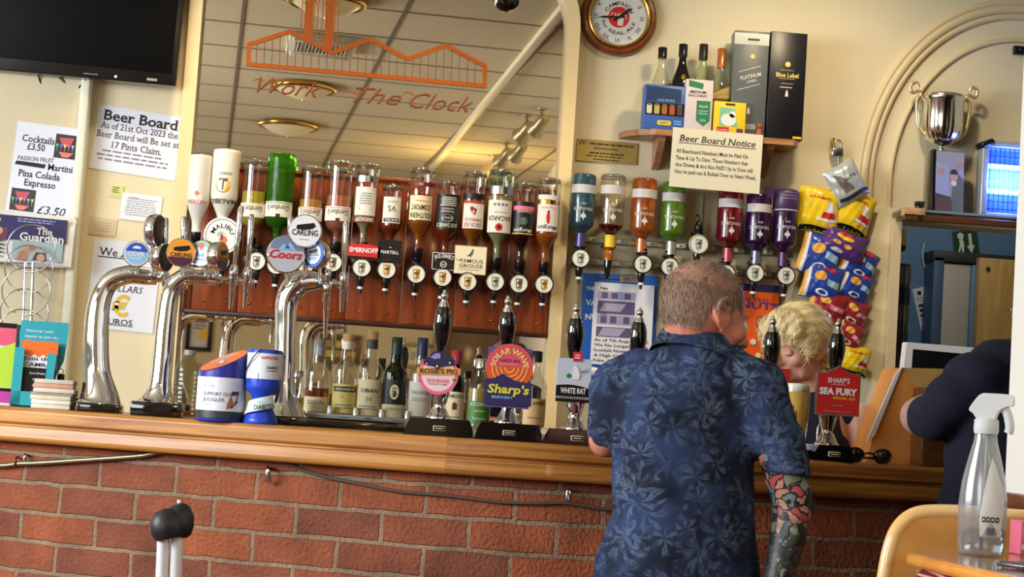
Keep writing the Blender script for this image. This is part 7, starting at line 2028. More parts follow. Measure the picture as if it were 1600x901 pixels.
# ------------------------------------------------------------------ settles and spray bottle at the partition
dC = 3.05; k = dC/FPX
BENT = wood('bent_ply', (206, 146, 70), (228, 172, 96), .22, (3, 3, 8), .6, 'Object', 2.0, .03); EDGEW = wood('settle_edge', (226, 140, 50), (244, 166, 76), .25, (2, 8, 8), .5, 'Object', 2.0, .03)
o = Q(1500, 860, dC)
t = thing('bench_seat', 'wooden bench back with rounded corner standing beyond the spray bottle', 'bench', (o.x, o.y, 0))
rel = lambda px, py, dd=0: (lambda p: Vector((p.x-o.x, p.y-o.y, p.z)))(Q(px, py, dC+dd))
out = [(1372, 960), (1383, 890), (1393, 850), (1405, 825), (1424, 808), (1450, 801), (1500, 801), (1560, 806), (1640, 812)]
top = interp([rel(x, y) for x, y in out], 5); y0 = 0
poly = [(p.x, p.z) for p in top]+[(top[-1].x, .40), (top[0].x, .40)]
mb = MB(); mb.prism(poly, 0, .022, BENT); obj('back_panel', mb, t)
mb = MB(); mb.tube([(p.x, .011, p.z) for p in top], .0135, wood('bent_ply_highlight', (230, 180, 110), (244, 206, 144), .15, (3, 3, 8), .8, 'Object', 2.0, .02), 12); obj('edge_moulding', mb, t)  # rounded edge, its bright highlight put into a paler wood colour
mb = MB(); w_ = top[-1].x-top[0].x; mb.box(((top[0].x+top[-1].x)/2, .22, .40), (w_, .42, .06), BENT, .01); obj('seat', mb, t)
for x in (top[0].x+.05, top[-1].x-.05):
    for y in (.04, .40): mb = MB(); mb.box((x, y, .19), (.05, .05, .38), BENT, .005); obj('leg', mb, t)
dN = 2.78
zl_ = PZ  # ledge height from the bottle's foot
foot = Q(1532, 868, 2.86); zled = foot.z
o = Vector((foot.x, foot.y, 0))
t = thing('upholstered_settle', 'settle with orange wood ledge and dark red patterned upholstery at the partition', 'settle', o)
fa, fb = PZ(1432, 868, zled), PZ(1640, 916, zled); ba, bb = PZ(1440, 853, zled), PZ(1640, 872, zled)
def lq(p, z): return (p.x-o.x, p.y-o.y, z)
mb = MB(); vs = [lq(fa, zled), lq(fb, zled), lq(bb, zled), lq(ba, zled), lq(fa, zled-.025), lq(fb, zled-.025), lq(bb, zled-.025), lq(ba, zled-.025)]
mb.add(vs, [(0, 1, 2, 3), (4, 7, 6, 5), (0, 4, 5, 1), (1, 5, 6, 2), (2, 6, 7, 3), (3, 7, 4, 0)], wood('ledge_top', (150, 120, 90), (176, 146, 112), .15, (2, 6, 6), .8, 'Object', 2.0, .02)); obj('ledge', mb, t)
fv = Vector(lq(fb, 0))-Vector(lq(fa, 0)); fl_ = fv.length; ang = math.atan2(fv.y, fv.x); fn = Vector((math.sin(ang), -math.cos(ang), 0))
Mf = Matrix.Translation(Vector(lq(fa, 0))) @ Matrix.Rotation(ang, 4, 'Z')
mb = MB(); mb.box((fl_/2, -.008, zled-.006), (fl_, .022, .020), EDGEW, .007, M=Mf); mb.box((-.004, .05, (zled-.02)/2), (.02, .08, zled-.02), EDGEW, .006, M=Mf); obj('rail', mb, t)
def fabric():
    m = mat('settle_fabric', (120, 30, 40), .9); nt = m.node_tree; b = nt.nodes['Principled BSDF']
    tc = nt.nodes.new('ShaderNodeTexCoord'); w1_ = nt.nodes.new('ShaderNodeTexWave'); w1_.inputs['Scale'].default_value = 26; w1_.inputs['Distortion'].default_value = 2; w1_.bands_direction = 'Z'
    br = nt.nodes.new('ShaderNodeTexBrick'); br.inputs['Scale'].default_value = 1; br.inputs['Brick Width'].default_value = .030; br.inputs['Row Height'].default_value = .012; br.inputs['Mortar Size'].default_value = .0016
    br.inputs['Color1'].default_value = lin((128, 24, 36))+(1,); br.inputs['Color2'].default_value = lin((96, 18, 30))+(1,); br.inputs['Mortar'].default_value = lin((206, 150, 130))+(1,)
    cx = nt.nodes.new('ShaderNodeSeparateXYZ'); cc = nt.nodes.new('ShaderNodeCombineXYZ')
    nt.links.new(tc.outputs['Object'], cx.inputs[0]); nt.links.new(cx.outputs[0], cc.inputs[0]); nt.links.new(cx.outputs[2], cc.inputs[1]); nt.links.new(cc.outputs[0], br.inputs['Vector']); nt.links.new(br.outputs[0], b.inputs['Base Color'])
    return m
mb = MB(); mb.box((fl_/2+.008, .012, zled-.196), (fl_-.02, .05, .364), fabric(), .02, M=Mf, seg=4); obj('upholstery', mb, t)
# spray bottle
z0 = zled; k = depth(foot)/FPX
t = thing('spray_bottle', 'clear plastic trigger spray bottle with frosted white head on the settle ledge', 'spray bottle', (foot.x, foot.y, z0+.0005), (0, 0, R(-30)))
H = Q(1540, 676, 2.86).z-z0; rb = 36*k
pf = [(rb*.9, .001), (rb*.98, .006), (rb, .02), (rb*1.02, H*.25), (rb*1.04, H*.42), (rb*.94, H*.60), (rb*.72, H*.78), (rb*.52, H*.92), (rb*.46, H)]
mb = MB(); mb.lathe([(.0006, .002)]+pf, thin_glass('spray_plastic', (220, 228, 234), .40, .15, .22), 40, sy=.72, cap=False); obj('bottle', mb, t)
mb = MB(); ip = clip([(r_-.003, z) for r_, z in pf], .004, H*.22); mb.lathe([(.0006, .004)]+ip+[(.0006, H*.22)], mat('spray_liquid', (226, 232, 232), 0, trans=1.0, ior=1.2), 36, sy=.72, cap=False); obj('liquid', mb, t)
mb = MB(); WL = mat('frosted_label', (206, 206, 204), .5)
lp_ = [(rb*.05, H*.16), (rb*.85, H*.16), (rb*.95, H*.42), (rb*.90, H*.58), (rb*.72, H*.74), (rb*.58, H*.80), (rb*.34, H*.68), (rb*.12, H*.48), (rb*.02, H*.30)]
def on_b(x, z, e=.0012):
    r_ = np.interp(z, [q[1] for q in pf], [q[0] for q in pf]); a = max(-1, min(1, x/(rb*1.02))); return (r_*a, -r_*.72*math.sqrt(max(0, 1-a*a))-e, z)
cx_, cz_ = rb*.5, H*.45; V = []; F = []
for q in range(6):
    f_ = 1-q/5; 
    for i in range(len(lp_)): V.append(on_b(cx_+(lp_[i][0]-cx_)*f_, cz_+(lp_[i][1]-cz_)*f_))
n = len(lp_)
for q in range(5):
    for i in range(n): F.append((q*n+i, q*n+(i+1) % n, (q+1)*n+(i+1) % n, (q+1)*n+i))
mb.add(V, F, WL, True)
def pr(x, z, w, h, m): mb.add([on_b(x-w/2, z-h/2, .0024), on_b(x+w/2, z-h/2, .0024), on_b(x+w/2, z+h/2, .0024), on_b(x-w/2, z+h/2, .0024)], [(0, 1, 2, 3)], m)
for i in range(4): pr(rb*(.20+.18*i), H*.30, rb*.13, H*.042, INK); 
for i in range(4): pr(rb*(.20+.18*i), H*.30, rb*.06, H*.018, WL)
for i in range(7): pr(rb*(.34+.055*i), H*.205, rb*(.02+.012*(i % 3)), H*.06, mat('barcode_ink', (80, 70, 90), .6))
obj('label', mb, t, label='pale label with hazard icons and barcode')
FH = mat('frosted_plastic', (232, 236, 238), .35, trans=.25, ior=1.2)
mb = MB(); mb.lathe([(rb*.50, H-.002), (rb*.54, H+.004), (rb*.52, H+.020), (rb*.40, H+.024)], FH, 28); 
zt_ = Q(1540, 614, 2.86).z-z0
head = [(-rb*.55, H+.030), (-rb*.30, H+.020), (rb*.30, H+.020), (rb*.50, H+.034), (rb*.86, zt_-.020), (rb*1.08, zt_-.018), (rb*1.12, zt_-.008), (rb*1.0, zt_-.001), (rb*.2, zt_), (-rb*.25, zt_-.002), (-rb*.60, zt_-.018), (-rb*.72, zt_-.028)]
hp_ = interp([(p[0], 0, p[1]) for p in head], 4, True); mb.prism([(p.x, p.z) for p in hp_], -.012, .012, FH, smooth=True); obj('spray_head', mb, t)
mb = MB(); tr = interp([(rb*.62, 0, zt_-.018), (rb*.86, 0, zt_-.030), (rb*1.0, 0, zt_-.052), (rb*.94, 0, zt_-.062)], 5); mb.tube(tr, .0075, FH, 12); obj('trigger', mb, t)
mb = MB(); mb.tube([(0, 0, .01), (.002, 0, H)], .0022, FH, 8); obj('dip_tube', mb, t)
# pink box and dark folder at the frame edge
p = PZ(1596, 866, zled)
mb = MB(); kk = depth(p)/FPX; mb.box((0, 0, 26*kk), (24*kk, .05, 52*kk), mat('pink_card', (226, 110, 140), .5), .002); mb.rect(-.0, 12*kk, 20*kk, 8*kk, -.0256, WHITE); mb.lines(0, 34*kk, 18*kk, 12*kk, 3, WHITE, y=-.0256)
tag(obj('pink_carton', mb, None, (p.x, p.y, zled+.001)), 'pink carton standing on the ledge beside the partition', 'carton')
p = PZ(1600, 889, zled)
mb = MB(); mb.box((0, 0, .004), (.06, .05, .006), DARK, .001); mb.box((0, 0, .0055), (.064, .054, .002), STEEL, .001); mb.box((0, 0, .0075), (.056, .046, .002), DARK)
tag(obj('card_folder', mb, None, (p.x, p.y, zled+.001), (0, 0, R(28))), 'dark folder with a pale rim lying on the ledge by the partition', 'folder')
# ------------------------------------------------------------------ people
def skin_mat(name, col, dark=.10):
    return mat(name, col, .5, nz=(38, dark), bump=(220, .12), sss=.12)
def tattoo_mat():
    m = bpy.data.materials.new('tattooed_skin'); m.use_nodes = True; nt = m.node_tree; b = nt.nodes['Principled BSDF']
    tc = nt.nodes.new('ShaderNodeTexCoord')
    v1 = nt.nodes.new('ShaderNodeTexVoronoi'); v1.inputs['Scale'].default_value = 42
    nz_ = nt.nodes.new('ShaderNodeTexNoise'); nz_.inputs['Scale'].default_value = 16; nz_.inputs['Detail'].default_value = 3
    mixv = nt.nodes.new('ShaderNodeMix'); mixv.data_type = 'VECTOR'; mixv.inputs['Factor'].default_value = .08
    nt.links.new(tc.outputs['Object'], nz_.inputs['Vector']); nt.links.new(tc.outputs['Object'], mixv.inputs[4]); nt.links.new(nz_.outputs['Color'], mixv.inputs[5])
    nt.links.new(mixv.outputs[1], v1.inputs['Vector'])
    rp = nt.nodes.new('ShaderNodeValToRGB'); rp.color_ramp.interpolation = 'CONSTANT'
    cols = [(0, (196, 140, 118)), (.22, (110, 128, 132)), (.38, (168, 120, 104)), (.50, (52, 54, 56)), (.62, (186, 76, 78)), (.70, (140, 150, 130)), (.82, (190, 136, 110)), (.92, (40, 42, 46))]
    els = rp.color_ramp.elements
    while len(els) < len(cols): els.new(.5)
    for e, (p, c) in zip(els, cols): e.position = p; e.color = lin(c)+(1,)
    sep = nt.nodes.new('ShaderNodeSeparateColor'); nt.links.new(v1.outputs['Color'], sep.inputs[0]); nt.links.new(sep.outputs[0], rp.inputs[0])
    v2 = nt.nodes.new('ShaderNodeTexVoronoi'); v2.feature = 'DISTANCE_TO_EDGE'; v2.inputs['Scale'].default_value = 42; nt.links.new(mixv.outputs[1], v2.inputs['Vector'])
    lt = nt.nodes.new('ShaderNodeMath'); lt.operation = 'LESS_THAN'; lt.inputs[1].default_value = .07; nt.links.new(v2.outputs['Distance'], lt.inputs[0])
    # forearm is inked almost solid black: the ink itself gets denser towards the wrist
    sx = nt.nodes.new('ShaderNodeSeparateXYZ'); nt.links.new(tc.outputs['Object'], sx.inputs[0])
    mr = nt.nodes.new('ShaderNodeMapRange'); mr.inputs['From Min'].default_value = TAT_Z-.035; mr.inputs['From Max'].default_value = TAT_Z+.02; mr.inputs['To Min'].default_value = .86; mr.inputs['To Max'].default_value = 0
    nt.links.new(sx.outputs[2], mr.inputs['Value'])
    n4 = nt.nodes.new('ShaderNodeTexNoise'); n4.inputs['Scale'].default_value = 70; n4.inputs['Detail'].default_value = 3; nt.links.new(tc.outputs['Object'], n4.inputs['Vector'])
    g4 = nt.nodes.new('ShaderNodeMath'); g4.operation = 'LESS_THAN'; g4.inputs[1].default_value = .60; nt.links.new(n4.outputs[0], g4.inputs[0])
    mm = nt.nodes.new('ShaderNodeMath'); mm.operation = 'MULTIPLY'; nt.links.new(mr.outputs[0], mm.inputs[0]); nt.links.new(g4.outputs[0], mm.inputs[1])
    mxx = nt.nodes.new('ShaderNodeMath'); mxx.operation = 'MAXIMUM'; nt.links.new(mm.outputs[0], mxx.inputs[0]); nt.links.new(lt.outputs[0], mxx.inputs[1])
    mx = nt.nodes.new('ShaderNodeMix'); mx.data_type = 'RGBA'; mx.inputs[7].default_value = lin((34, 34, 38))+(1,)
    nt.links.new(mxx.outputs[0], mx.inputs['Factor']); nt.links.new(rp.outputs[0], mx.inputs[6]); nt.links.new(mx.outputs[2], b.inputs['Base Color'])
    b.inputs['Roughness'].default_value = .5
    return m
def shirt_mat():
    m = bpy.data.materials.new('floral_shirt_cloth'); m.use_nodes = True; nt = m.node_tree; b = nt.nodes['Principled BSDF']
    lk = nt.links.new
    def nd(t, **kw):
        n = nt.nodes.new(t)
        for k, v in kw.items(): n.inputs[k].default_value = v
        return n
    def mth(op, a, b_=None):
        n = nt.nodes.new('ShaderNodeMath'); n.operation = op
        for i, v in enumerate((a, b_)):
            if v is None: continue
            if isinstance(v, (int, float)): n.inputs[i].default_value = v
            else: lk(v, n.inputs[i])
        return n.outputs[0]
    def step(v, a, b_):
        r = nt.nodes.new('ShaderNodeMapRange'); r.interpolation_type = 'SMOOTHSTEP'; lk(v, r.inputs['Value'])
        r.inputs['From Min'].default_value = a; r.inputs['From Max'].default_value = b_; return r.outputs[0]
    tc = nt.nodes.new('ShaderNodeTexCoord'); mp = nt.nodes.new('ShaderNodeMapping'); mp.inputs['Scale'].default_value = (1, .35, 1); lk(tc.outputs['Object'], mp.inputs[0])
    dn = nd('ShaderNodeTexNoise', Scale=22.0, Detail=3.0); lk(mp.outputs[0], dn.inputs['Vector'])
    mv = nt.nodes.new('ShaderNodeMix'); mv.data_type = 'VECTOR'; mv.inputs['Factor'].default_value = .035; lk(mp.outputs[0], mv.inputs[4]); lk(dn.outputs['Color'], mv.inputs[5])
    total = None
    # sprays of narrow leaves round scattered centres, two sizes
    for sc, npet, off in ((11.0, 4.0, 0.0), (17.0, 3.0, 3.7)):
        ad = nt.nodes.new('ShaderNodeVectorMath'); ad.operation = 'ADD'; ad.inputs[1].default_value = (off, off*.3, -off); lk(mv.outputs[1], ad.inputs[0])
        v = nd('ShaderNodeTexVoronoi', Scale=sc); lk(ad.outputs[0], v.inputs['Vector'])
        sb = nt.nodes.new('ShaderNodeVectorMath'); sb.operation = 'SUBTRACT'; lk(ad.outputs[0], sb.inputs[0]); lk(v.outputs['Position'], sb.inputs[1])
        sp = nt.nodes.new('ShaderNodeSeparateXYZ'); lk(sb.outputs[0], sp.inputs[0])
        ang = mth('ARCTAN2', sp.outputs[0], sp.outputs[2]); ln = nt.nodes.new('ShaderNodeVectorMath'); ln.operation = 'LENGTH'; lk(sb.outputs[0], ln.inputs[0])
        cs = nt.nodes.new('ShaderNodeSeparateColor'); lk(v.outputs['Color'], cs.inputs[0])
        ph = mth('ADD', mth('MULTIPLY', ang, npet), mth('ADD', mth('MULTIPLY', cs.outputs[0], 6.28), mth('MULTIPLY', ln.outputs['Value'], 38.0)))
        pet = mth('ABSOLUTE', mth('SINE', ph))
        leaf = step(pet, .55, .90); rim = step(ln.outputs['Value'], .62/sc, .40/sc); core = step(ln.outputs['Value'], .04/sc, .14/sc)
        vein = mth('SUBTRACT', 1.0, mth('MULTIPLY', step(pet, .975, .995), .6))
        one = mth('MULTIPLY', mth('MULTIPLY', leaf, rim), mth('MULTIPLY', core, mth('MULTIPLY', vein, mth('ADD', .35, mth('MULTIPLY', cs.outputs[1], .65)))))
        total = one if total is None else mth('MAXIMUM', total, one)
    n3 = nd('ShaderNodeTexNoise', Scale=60.0, Detail=5.0); lk(tc.outputs['Object'], n3.inputs['Vector'])
    total = mth('MULTIPLY', total, step(n3.outputs[0], .32, .62))
    n2 = nd('ShaderNodeTexNoise', Scale=14.0, Detail=5.0); lk(tc.outputs['Object'], n2.inputs['Vector'])
    c0 = nt.nodes.new('ShaderNodeMix'); c0.data_type = 'RGBA'; c0.inputs[6].default_value = lin((24, 31, 52))+(1,); c0.inputs[7].default_value = lin((46, 62, 98))+(1,); lk(step(n2.outputs[0], .36, .66), c0.inputs['Factor'])
    c1 = nt.nodes.new('ShaderNodeMix'); c1.data_type = 'RGBA'; c1.inputs[7].default_value = lin((104, 124, 152))+(1,)
    lk(mth('MULTIPLY', total, .72), c1.inputs['Factor']); lk(c0.outputs[2], c1.inputs[6]); lk(c1.outputs[2], b.inputs['Base Color'])
    n5 = nd('ShaderNodeTexNoise', Scale=13.0, Detail=3.0); lk(tc.outputs['Object'], n5.inputs['Vector'])
    bp = nt.nodes.new('ShaderNodeBump'); bp.inputs['Strength'].default_value = .5; bp.inputs['Distance'].default_value = .012; lk(n5.outputs[0], bp.inputs['Height']); lk(bp.outputs[0], b.inputs['Normal'])
    b.inputs['Roughness'].default_value = .85; b.inputs['Specular IOR Level'].default_value = .25
    return m

class Blob:
    """closed shapes grown into one continuous skin"""
    def __init__(s): s.mb = MB()
    def ell(s, c, r, rot=None, seg=20, ring=12):
        M = Matrix.Translation(c) @ (rot.to_4x4() if rot is not None else Matrix.Identity(4))
        s.mb.sphere((0, 0, 0), r, SKIN0, seg, ring, M); return s
    def cap(s, a, ra, b, rb, seg=16, flat=1.0):
        a, b = Vector(a), Vector(b); d = b-a; L = max(d.length, 1e-5); prof = []
        for k in range(7): t = R(-90+90*k/6); prof.append((max(1e-5, ra*math.cos(t)), ra*math.sin(t)))
        for k in range(7): t = R(90*k/6); prof.append((max(1e-5, rb*math.cos(t)), L+rb*math.sin(t)))
        M = Matrix.Translation(a) @ d.to_track_quat('Z', 'Y').to_matrix().to_4x4()
        s.mb.lathe(prof, SKIN0, seg, True, M, sy=flat, cap=False); return s
    def chain(s, pts, rs, flat=1.0):
        for i in range(len(pts)-1): s.cap(pts[i], rs[i], pts[i+1], rs[i+1], flat=flat)
        return s
    def loft(s, rings, seg=28):
        """rings: (centre, half width, half depth, yaw)"""
        vs = []; fs = []; n = len(rings)
        for c, a, b, yw in rings:
            for k in range(seg):
                t = 2*PI*k/seg; x = a*math.copysign(abs(math.cos(t))**.9, math.cos(t)); y = b*math.copysign(abs(math.sin(t))**.9, math.sin(t))
                vs.append((c[0]+x*math.cos(yw)-y*math.sin(yw), c[1]+x*math.sin(yw)+y*math.cos(yw), c[2]))
        for j in range(n-1):
            for k in range(seg): k2 = (k+1) % seg; fs.append((j*seg+k, j*seg+k2, (j+1)*seg+k2, (j+1)*seg+k))
        fs += [tuple(range(seg))[::-1], tuple((n-1)*seg+k for k in range(seg))]
        if rings[0][0][2] > rings[-1][0][2]: fs = [f[::-1] for f in fs]
        s.mb.add(vs, fs, SKIN0); return s
    def grow(s, voxel=.006, smooth=6, fac=.5, mats=(None,), wr=None):
        me = s.mb.mesh('tmp'); o = bpy.data.objects.new('tmp', me); COL.objects.link(o)
        r = o.modifiers.new('r', 'REMESH'); r.mode = 'VOXEL'; r.voxel_size = voxel; r.use_smooth_shade = True
        sm = o.modifiers.new('s', 'SMOOTH'); sm.iterations = smooth; sm.factor = fac
        dg = bpy.context.evaluated_depsgraph_get(); ev = o.evaluated_get(dg)
        out = bpy.data.meshes.new_from_object(ev)
        bpy.data.objects.remove(o); bpy.data.meshes.remove(me)
        out.materials.clear()
        for m in mats: out.materials.append(m)
        if wr:
            for v in out.vertices: v.co += v.normal*wr(v.co)
        for p in out.polygons: p.use_smooth = True; p.material_index = 0
        return out
SKIN0 = mat('skin', (206, 146, 120), .5)

def head_prims(B, Hm, s=1.0, ears=True, jaw=1.0):
    """Hm: head matrix, x forward, y left, z up, origin in the skull's middle"""
    rot = Hm.to_3x3()
    def e(c, r, extra=None): B.ell(Hm @ Vector([q*s for q in c]), [q*s for q in r], rot @ extra if extra is not None else rot)
    e((-.008, 0, .0), (.097, .076, .092)); e((.034, 0, -.03), (.058, .062, .075)); e((.030, 0, -.080), (.052, .054*jaw, .042)); e((.072, 0, -.108), (.018, .022, .016)); e((.078, 0, -.002), (.017, .048, .012))
    for q in (-1, 1):
        e((.058, q*.042, -.045), (.027, .022, .022)); e((.020, q*.046, -.086), (.036, .014, .026))
    e((.092, 0, -.080), (.008, .023, .006)); e((.090, 0, -.091), (.009, .020, .007)); e((.080, 0, -.078), (.014, .030, .022))
    B.cap(Hm @ Vector((.090*s, 0, -.020*s)), .008*s, Hm @ Vector((.112*s, 0, -.054*s)), .0125*s)
    for q in (-1, 1): e((.098, q*.011, -.057), (.011, .008, .007))
    if ears:
        for q in (-1, 1):
            pts = [(.012, .074, -.042), (.014, .077, -.020), (.006, .084, .004), (-.010, .091, .010), (-.026, .094, .000), (-.028, .092, -.020), (-.016, .085, -.042), (.004, .076, -.056)]
            P_ = [Hm @ Vector((x*s, q*y*s, z*s)) for x, y, z in pts]
            B.chain(P_, [.0058*s]*len(P_)); e((-.008, q*.079, -.022), (.018, .006, .028))
def eyes(parent, Hm, s, iris, look=0.0, dx=0.0):
    W = mat('eye_white', (222, 216, 208), .2); I = mat('iris_'+iris, (80, 100, 120), .2)
    for q in (-1, 1):
        mb = MB(); c = Hm @ Vector(((.080+dx)*s, q*.031*s, -.026*s)); f = (Hm.to_3x3() @ Vector((math.cos(look), 0, -math.sin(look))))
        mb.sphere(c, .0125*s, W, 16, 10); mb.sphere(c+f*.0085*s, .0055*s, I, 12, 8); obj('eye', mb, parent)
def strands(name, parent, mesh, keep, n, length, width, mats, comb, seed=1, lift=.35, lenf=None):
    """short tapering hairs rooted on the skin where keep(p, nrm) allows"""
    rg = random.Random(seed); polys = [p for p in mesh.polygons if keep(p.center, p.normal)]
    if not polys: return None
    tot = []; acc = 0
    for p in polys: acc += p.area; tot.append(acc)
    import bisect
    mb = MB()
    for m_ in mats: mb.mi(m_)
    for _ in range(n):
        p = polys[bisect.bisect_left(tot, rg.random()*acc)]; vs = [mesh.vertices[i].co for i in p.vertices]
        a, b = rg.random(), rg.random(); c = vs[0].lerp(vs[1], a).lerp(vs[-1].lerp(vs[2], a), b)
        nr = p.normal; d = comb(c, nr); d = d-nr*d.dot(nr); d = (d.normalized() if d.length > 1e-5 else nr.orthogonal())+nr*lift+Vector((rg.gauss(0, .16), rg.gauss(0, .16), rg.gauss(0, .16)))
        d.normalize(); L = length*(lenf(c) if lenf else 1)*rg.uniform(.7, 1.2); sd = d.cross(nr); sd = sd.normalized() if sd.length > 1e-4 else nr.orthogonal().normalized(); w = width*rg.uniform(.7, 1.2)
        mid = c+d*L*.5-nr*L*.05; tip = c+d*L-nr*L*.22
        mb.add([c-sd*w-nr*.001, c+sd*w-nr*.001, mid+sd*w*.8, mid-sd*w*.8, tip], [(0, 1, 2, 3), (3, 2, 4)], mats[rg.randrange(len(mats))], True)
    return obj(name, mb, parent)
def hand_prims(B, wrist, d, palm_n, thumb_side, curl=.5, s=1.0):
    """palm, four unequal bent fingers and a thumb leaving the side of the palm"""
    d = d.normalized(); n = (palm_n-d*palm_n.dot(d)).normalized(); sd = d.cross(n).normalized()*thumb_side
    w = Vector(wrist)
    for i in range(4): B.cap(w+d*.015*s+sd*(.018-.012*i)*s*.7, .016*s, w+d*.085*s+sd*(.028-.019*i)*s, .012*s)
    L = (.070, .078, .072, .056)
    for i in range(4):
        p = w+d*.092*s+sd*(.029-.0195*i)*s; dirs = d.copy(); pts = [p]
        for j, f in enumerate((.45, .32, .23)):
            ang = curl*(.5+.45*j); q = (dirs*math.cos(ang)+n*math.sin(ang)).normalized(); pts.append(pts[-1]+q*L[i]*f*s); dirs = q
        B.chain(pts, [.0095*s, .009*s, .008*s, .0070*s])
    p = w+d*.030*s+sd*.026*s; B.chain([p, p+(d*.55+sd*.75+n*.2).normalized()*.040*s, p+(d*.75+sd*.62+n*.3).normalized()*.070*s, p+(d*.95+sd*.45+n*.4).normalized()*.094*s], [.014*s, .011*s, .010*s, .008*s])

# ---- man in the blue shirt
dm = 3.72
def q_(x, y, dd=0.0): return Q(x, y, dm+dd)
TAT_Z = q_(1240, 812, -.03).z
SK = skin_mat('ruddy_skin', (202, 128, 104), .12); TAT = tattoo_mat(); SHIRT = shirt_mat(); SCALP = mat('stubbled_scalp', (158, 118, 98), .6, nz=(26, .24, (1, 1, 1)), bump=(300, .3))
org = q_(1065, 905); org = Vector((org.x, org.y, 0))
man = thing('person', 'man in blue floral short sleeved shirt with tattooed arm, at the bar with back turned', 'person', org)
T = Matrix.Translation(-org)
a = R(23)
hc = q_(1102, 476, .0)
Hm = Matrix.Translation(hc-org) @ Matrix.Rotation(a, 4, 'Z') @ Matrix.Rotation(R(10), 4, 'Y')
l_ = lambda x, y, dd=0.0: q_(x, y, dd)-org
B = Blob(); head_prims(B, Hm, 1.0)
B.cap(Hm @ Vector((-.026, 0, -.052)), .055, l_(1086, 575, .01), .054); B.cap(Hm @ Vector((.0, 0, -.085)), .048, l_(1094, 575, .02), .050)
rows_ = [(905, 942, 1188), (850, 952, 1180), (780, 955, 1178), (700, 955, 1182), (640, 958, 1186), (600, 972, 1178), (575, 995, 1158), (555, 1030, 1138)]
rk = lambda sc: [((l_((x0+x1)/2, y).x, l_((x0+x1)/2, y).y, l_((x0+x1)/2, y).z), (x1-x0)/2*dm/FPX*sc, dpt*sc, R(14)) for (y, x0, x1), dpt in zip(rows_, (.135, .13, .128, .122, .115, .10, .085, .06))]
B.loft(rk(.93))
# arms: right one hangs with the elbow out, left forearm lies on the bar
ra = [l_(1182, 606, -.04), l_(1212, 690, -.06), l_(1238, 792, -.06), l_(1230, 842, -.08), l_(1214, 915, -.10)]
B.chain(ra, [.046, .044, .039, .037, .029]); B.cap(l_(1236, 772, -.06), .043, l_(1240, 796, -.06), .040)
hand_prims(B, ra[-1], Vector((-.15, .25, -1)), Vector((-1, .2, 0)), 1, .45)
la = [l_(970, 594, .04), l_(953, 640, .04), l_(946, 688, .03), l_(985, 690, .28), l_(1010, 688, .42)]
B.chain(la, [.042, .040, .036, .034, .028]); hand_prims(B, la[-1], Vector((.25, 1, -.12)), Vector((0, 0, -1)), 1, .35)
# hips, thighs, shins, feet
seat = Vector((0, 0, .735))
for s_, th in ((-1, .10), (1, .10)):
    hp = Vector((s_*.085-.01, .0, .80)); kn = Vector((s_*.13+.06, .32, .72)); an = Vector((s_*.11+.04, .30, .30)); 
    B.chain([hp, kn, an], [.085, .062, .045]); B.cap(an-Vector((0, 0, .03)), .04, an+Vector((.02, .12, -.05)), .032)
B.ell((0, 0, .80), (.165, .125, .10))
me = B.grow(.0046, 5, .45, (SK, TAT, SCALP))
Hi = Hm.inverted()
def hairline(p):
    h = Hi @ p
    if h.z < -.062 or h.x > .075: return False
    if h.x > .052 and h.z < .055: return False
    if h.x > .0 and h.z < -.02+.0*h.x: return False
    if h.x > .005 and h.z < .0 and abs(h.y) > .05: return h.x < .022
    if h.x > -.03 and h.z < -.015: return False
    return h.length < .125
armz = l_(1220, 738).z
for p in me.polygons:
    c = p.center
    if c.x > ra[1].x-.06 and c.z < armz+.05 and c.y < .12 and c.z > ra[-1].z-.02 and (c-Vector(ra[2])).length < .40 and c.x > l_(1172, 800).x: p.material_index = 1
    elif hairline(c): p.material_index = 2
body = obj('body', me, man)
HG = [mat('hair_grey', (172, 154, 136), .5), mat('hair_brown', (118, 96, 78), .5), mat('hair_mouse', (142, 122, 104), .5), mat('hair_dark', (72, 58, 48), .5)]
def keep(p, n):
    if not hairline(p): return False
    h = Hi @ p
    # thin crown
    return not (h.z > .035 and h.x < .03 and h.x > -.085 and random.random() < .80)
def combm(p, n): h = Hi @ p; return Hm.to_3x3() @ (Vector((.2, 0, -1)) if h.z < .05 else Vector((1, .2, .3)))
strands('hair', man, me, keep, 9500, .012, .00042, HG, combm, 4, .30, lambda p: 1.0 if (Hi @ p).z < .05 else 1.5)
eyes(man, Hm, 1.0, 'grey')
def wrinkle(p):
    f = mnoise.noise(Vector((p.x*9, p.y*9, p.z*5)))*.006 + mnoise.noise(Vector((p.x*6+p.z*14, p.y*8, p.z*16-p.x*10)))*.0045
    return f
S_ = Blob(); S_.loft(rk(1.0)); 
lo = l_(1062, 935); S_.loft([((lo.x-.012, lo.y, lo.z-.02), .178, .145, R(14)), ((l_(1060, 880).x-.006, 0, l_(1060, 880).z), .170, .140, R(14)), ((l_(1064, 820).x, 0, l_(1064, 820).z), .155, .130, R(14))])
S_.cap(l_(1150, 585, -.02), .052, l_(1186, 612, -.04), .064); S_.chain([l_(1184, 608, -.04), l_(1206, 680, -.055)], [.064, .058])
S_.loft([((l_(1200, 664).x, ra[1].y+.004, l_(1200, 664).z), .056, .060, 0), ((l_(1211, 705).x, ra[1].y, l_(1211, 705).z), .053, .057, 0), ((l_(1218, 741).x, ra[1].y, l_(1218, 741).z), .050, .055, 0)])
S_.cap(l_(1000, 578, .03), .050, l_(968, 600, .04), .054); S_.loft([((l_(964, 600).x, la[0].y, l_(964, 600).z), .050, .060, 0), ((l_(961, 650).x, la[1].y, l_(961, 650).z), .048, .060, 0), ((l_(958, 700).x, la[2].y+.01, l_(958, 700).z), .046, .060, 0)])
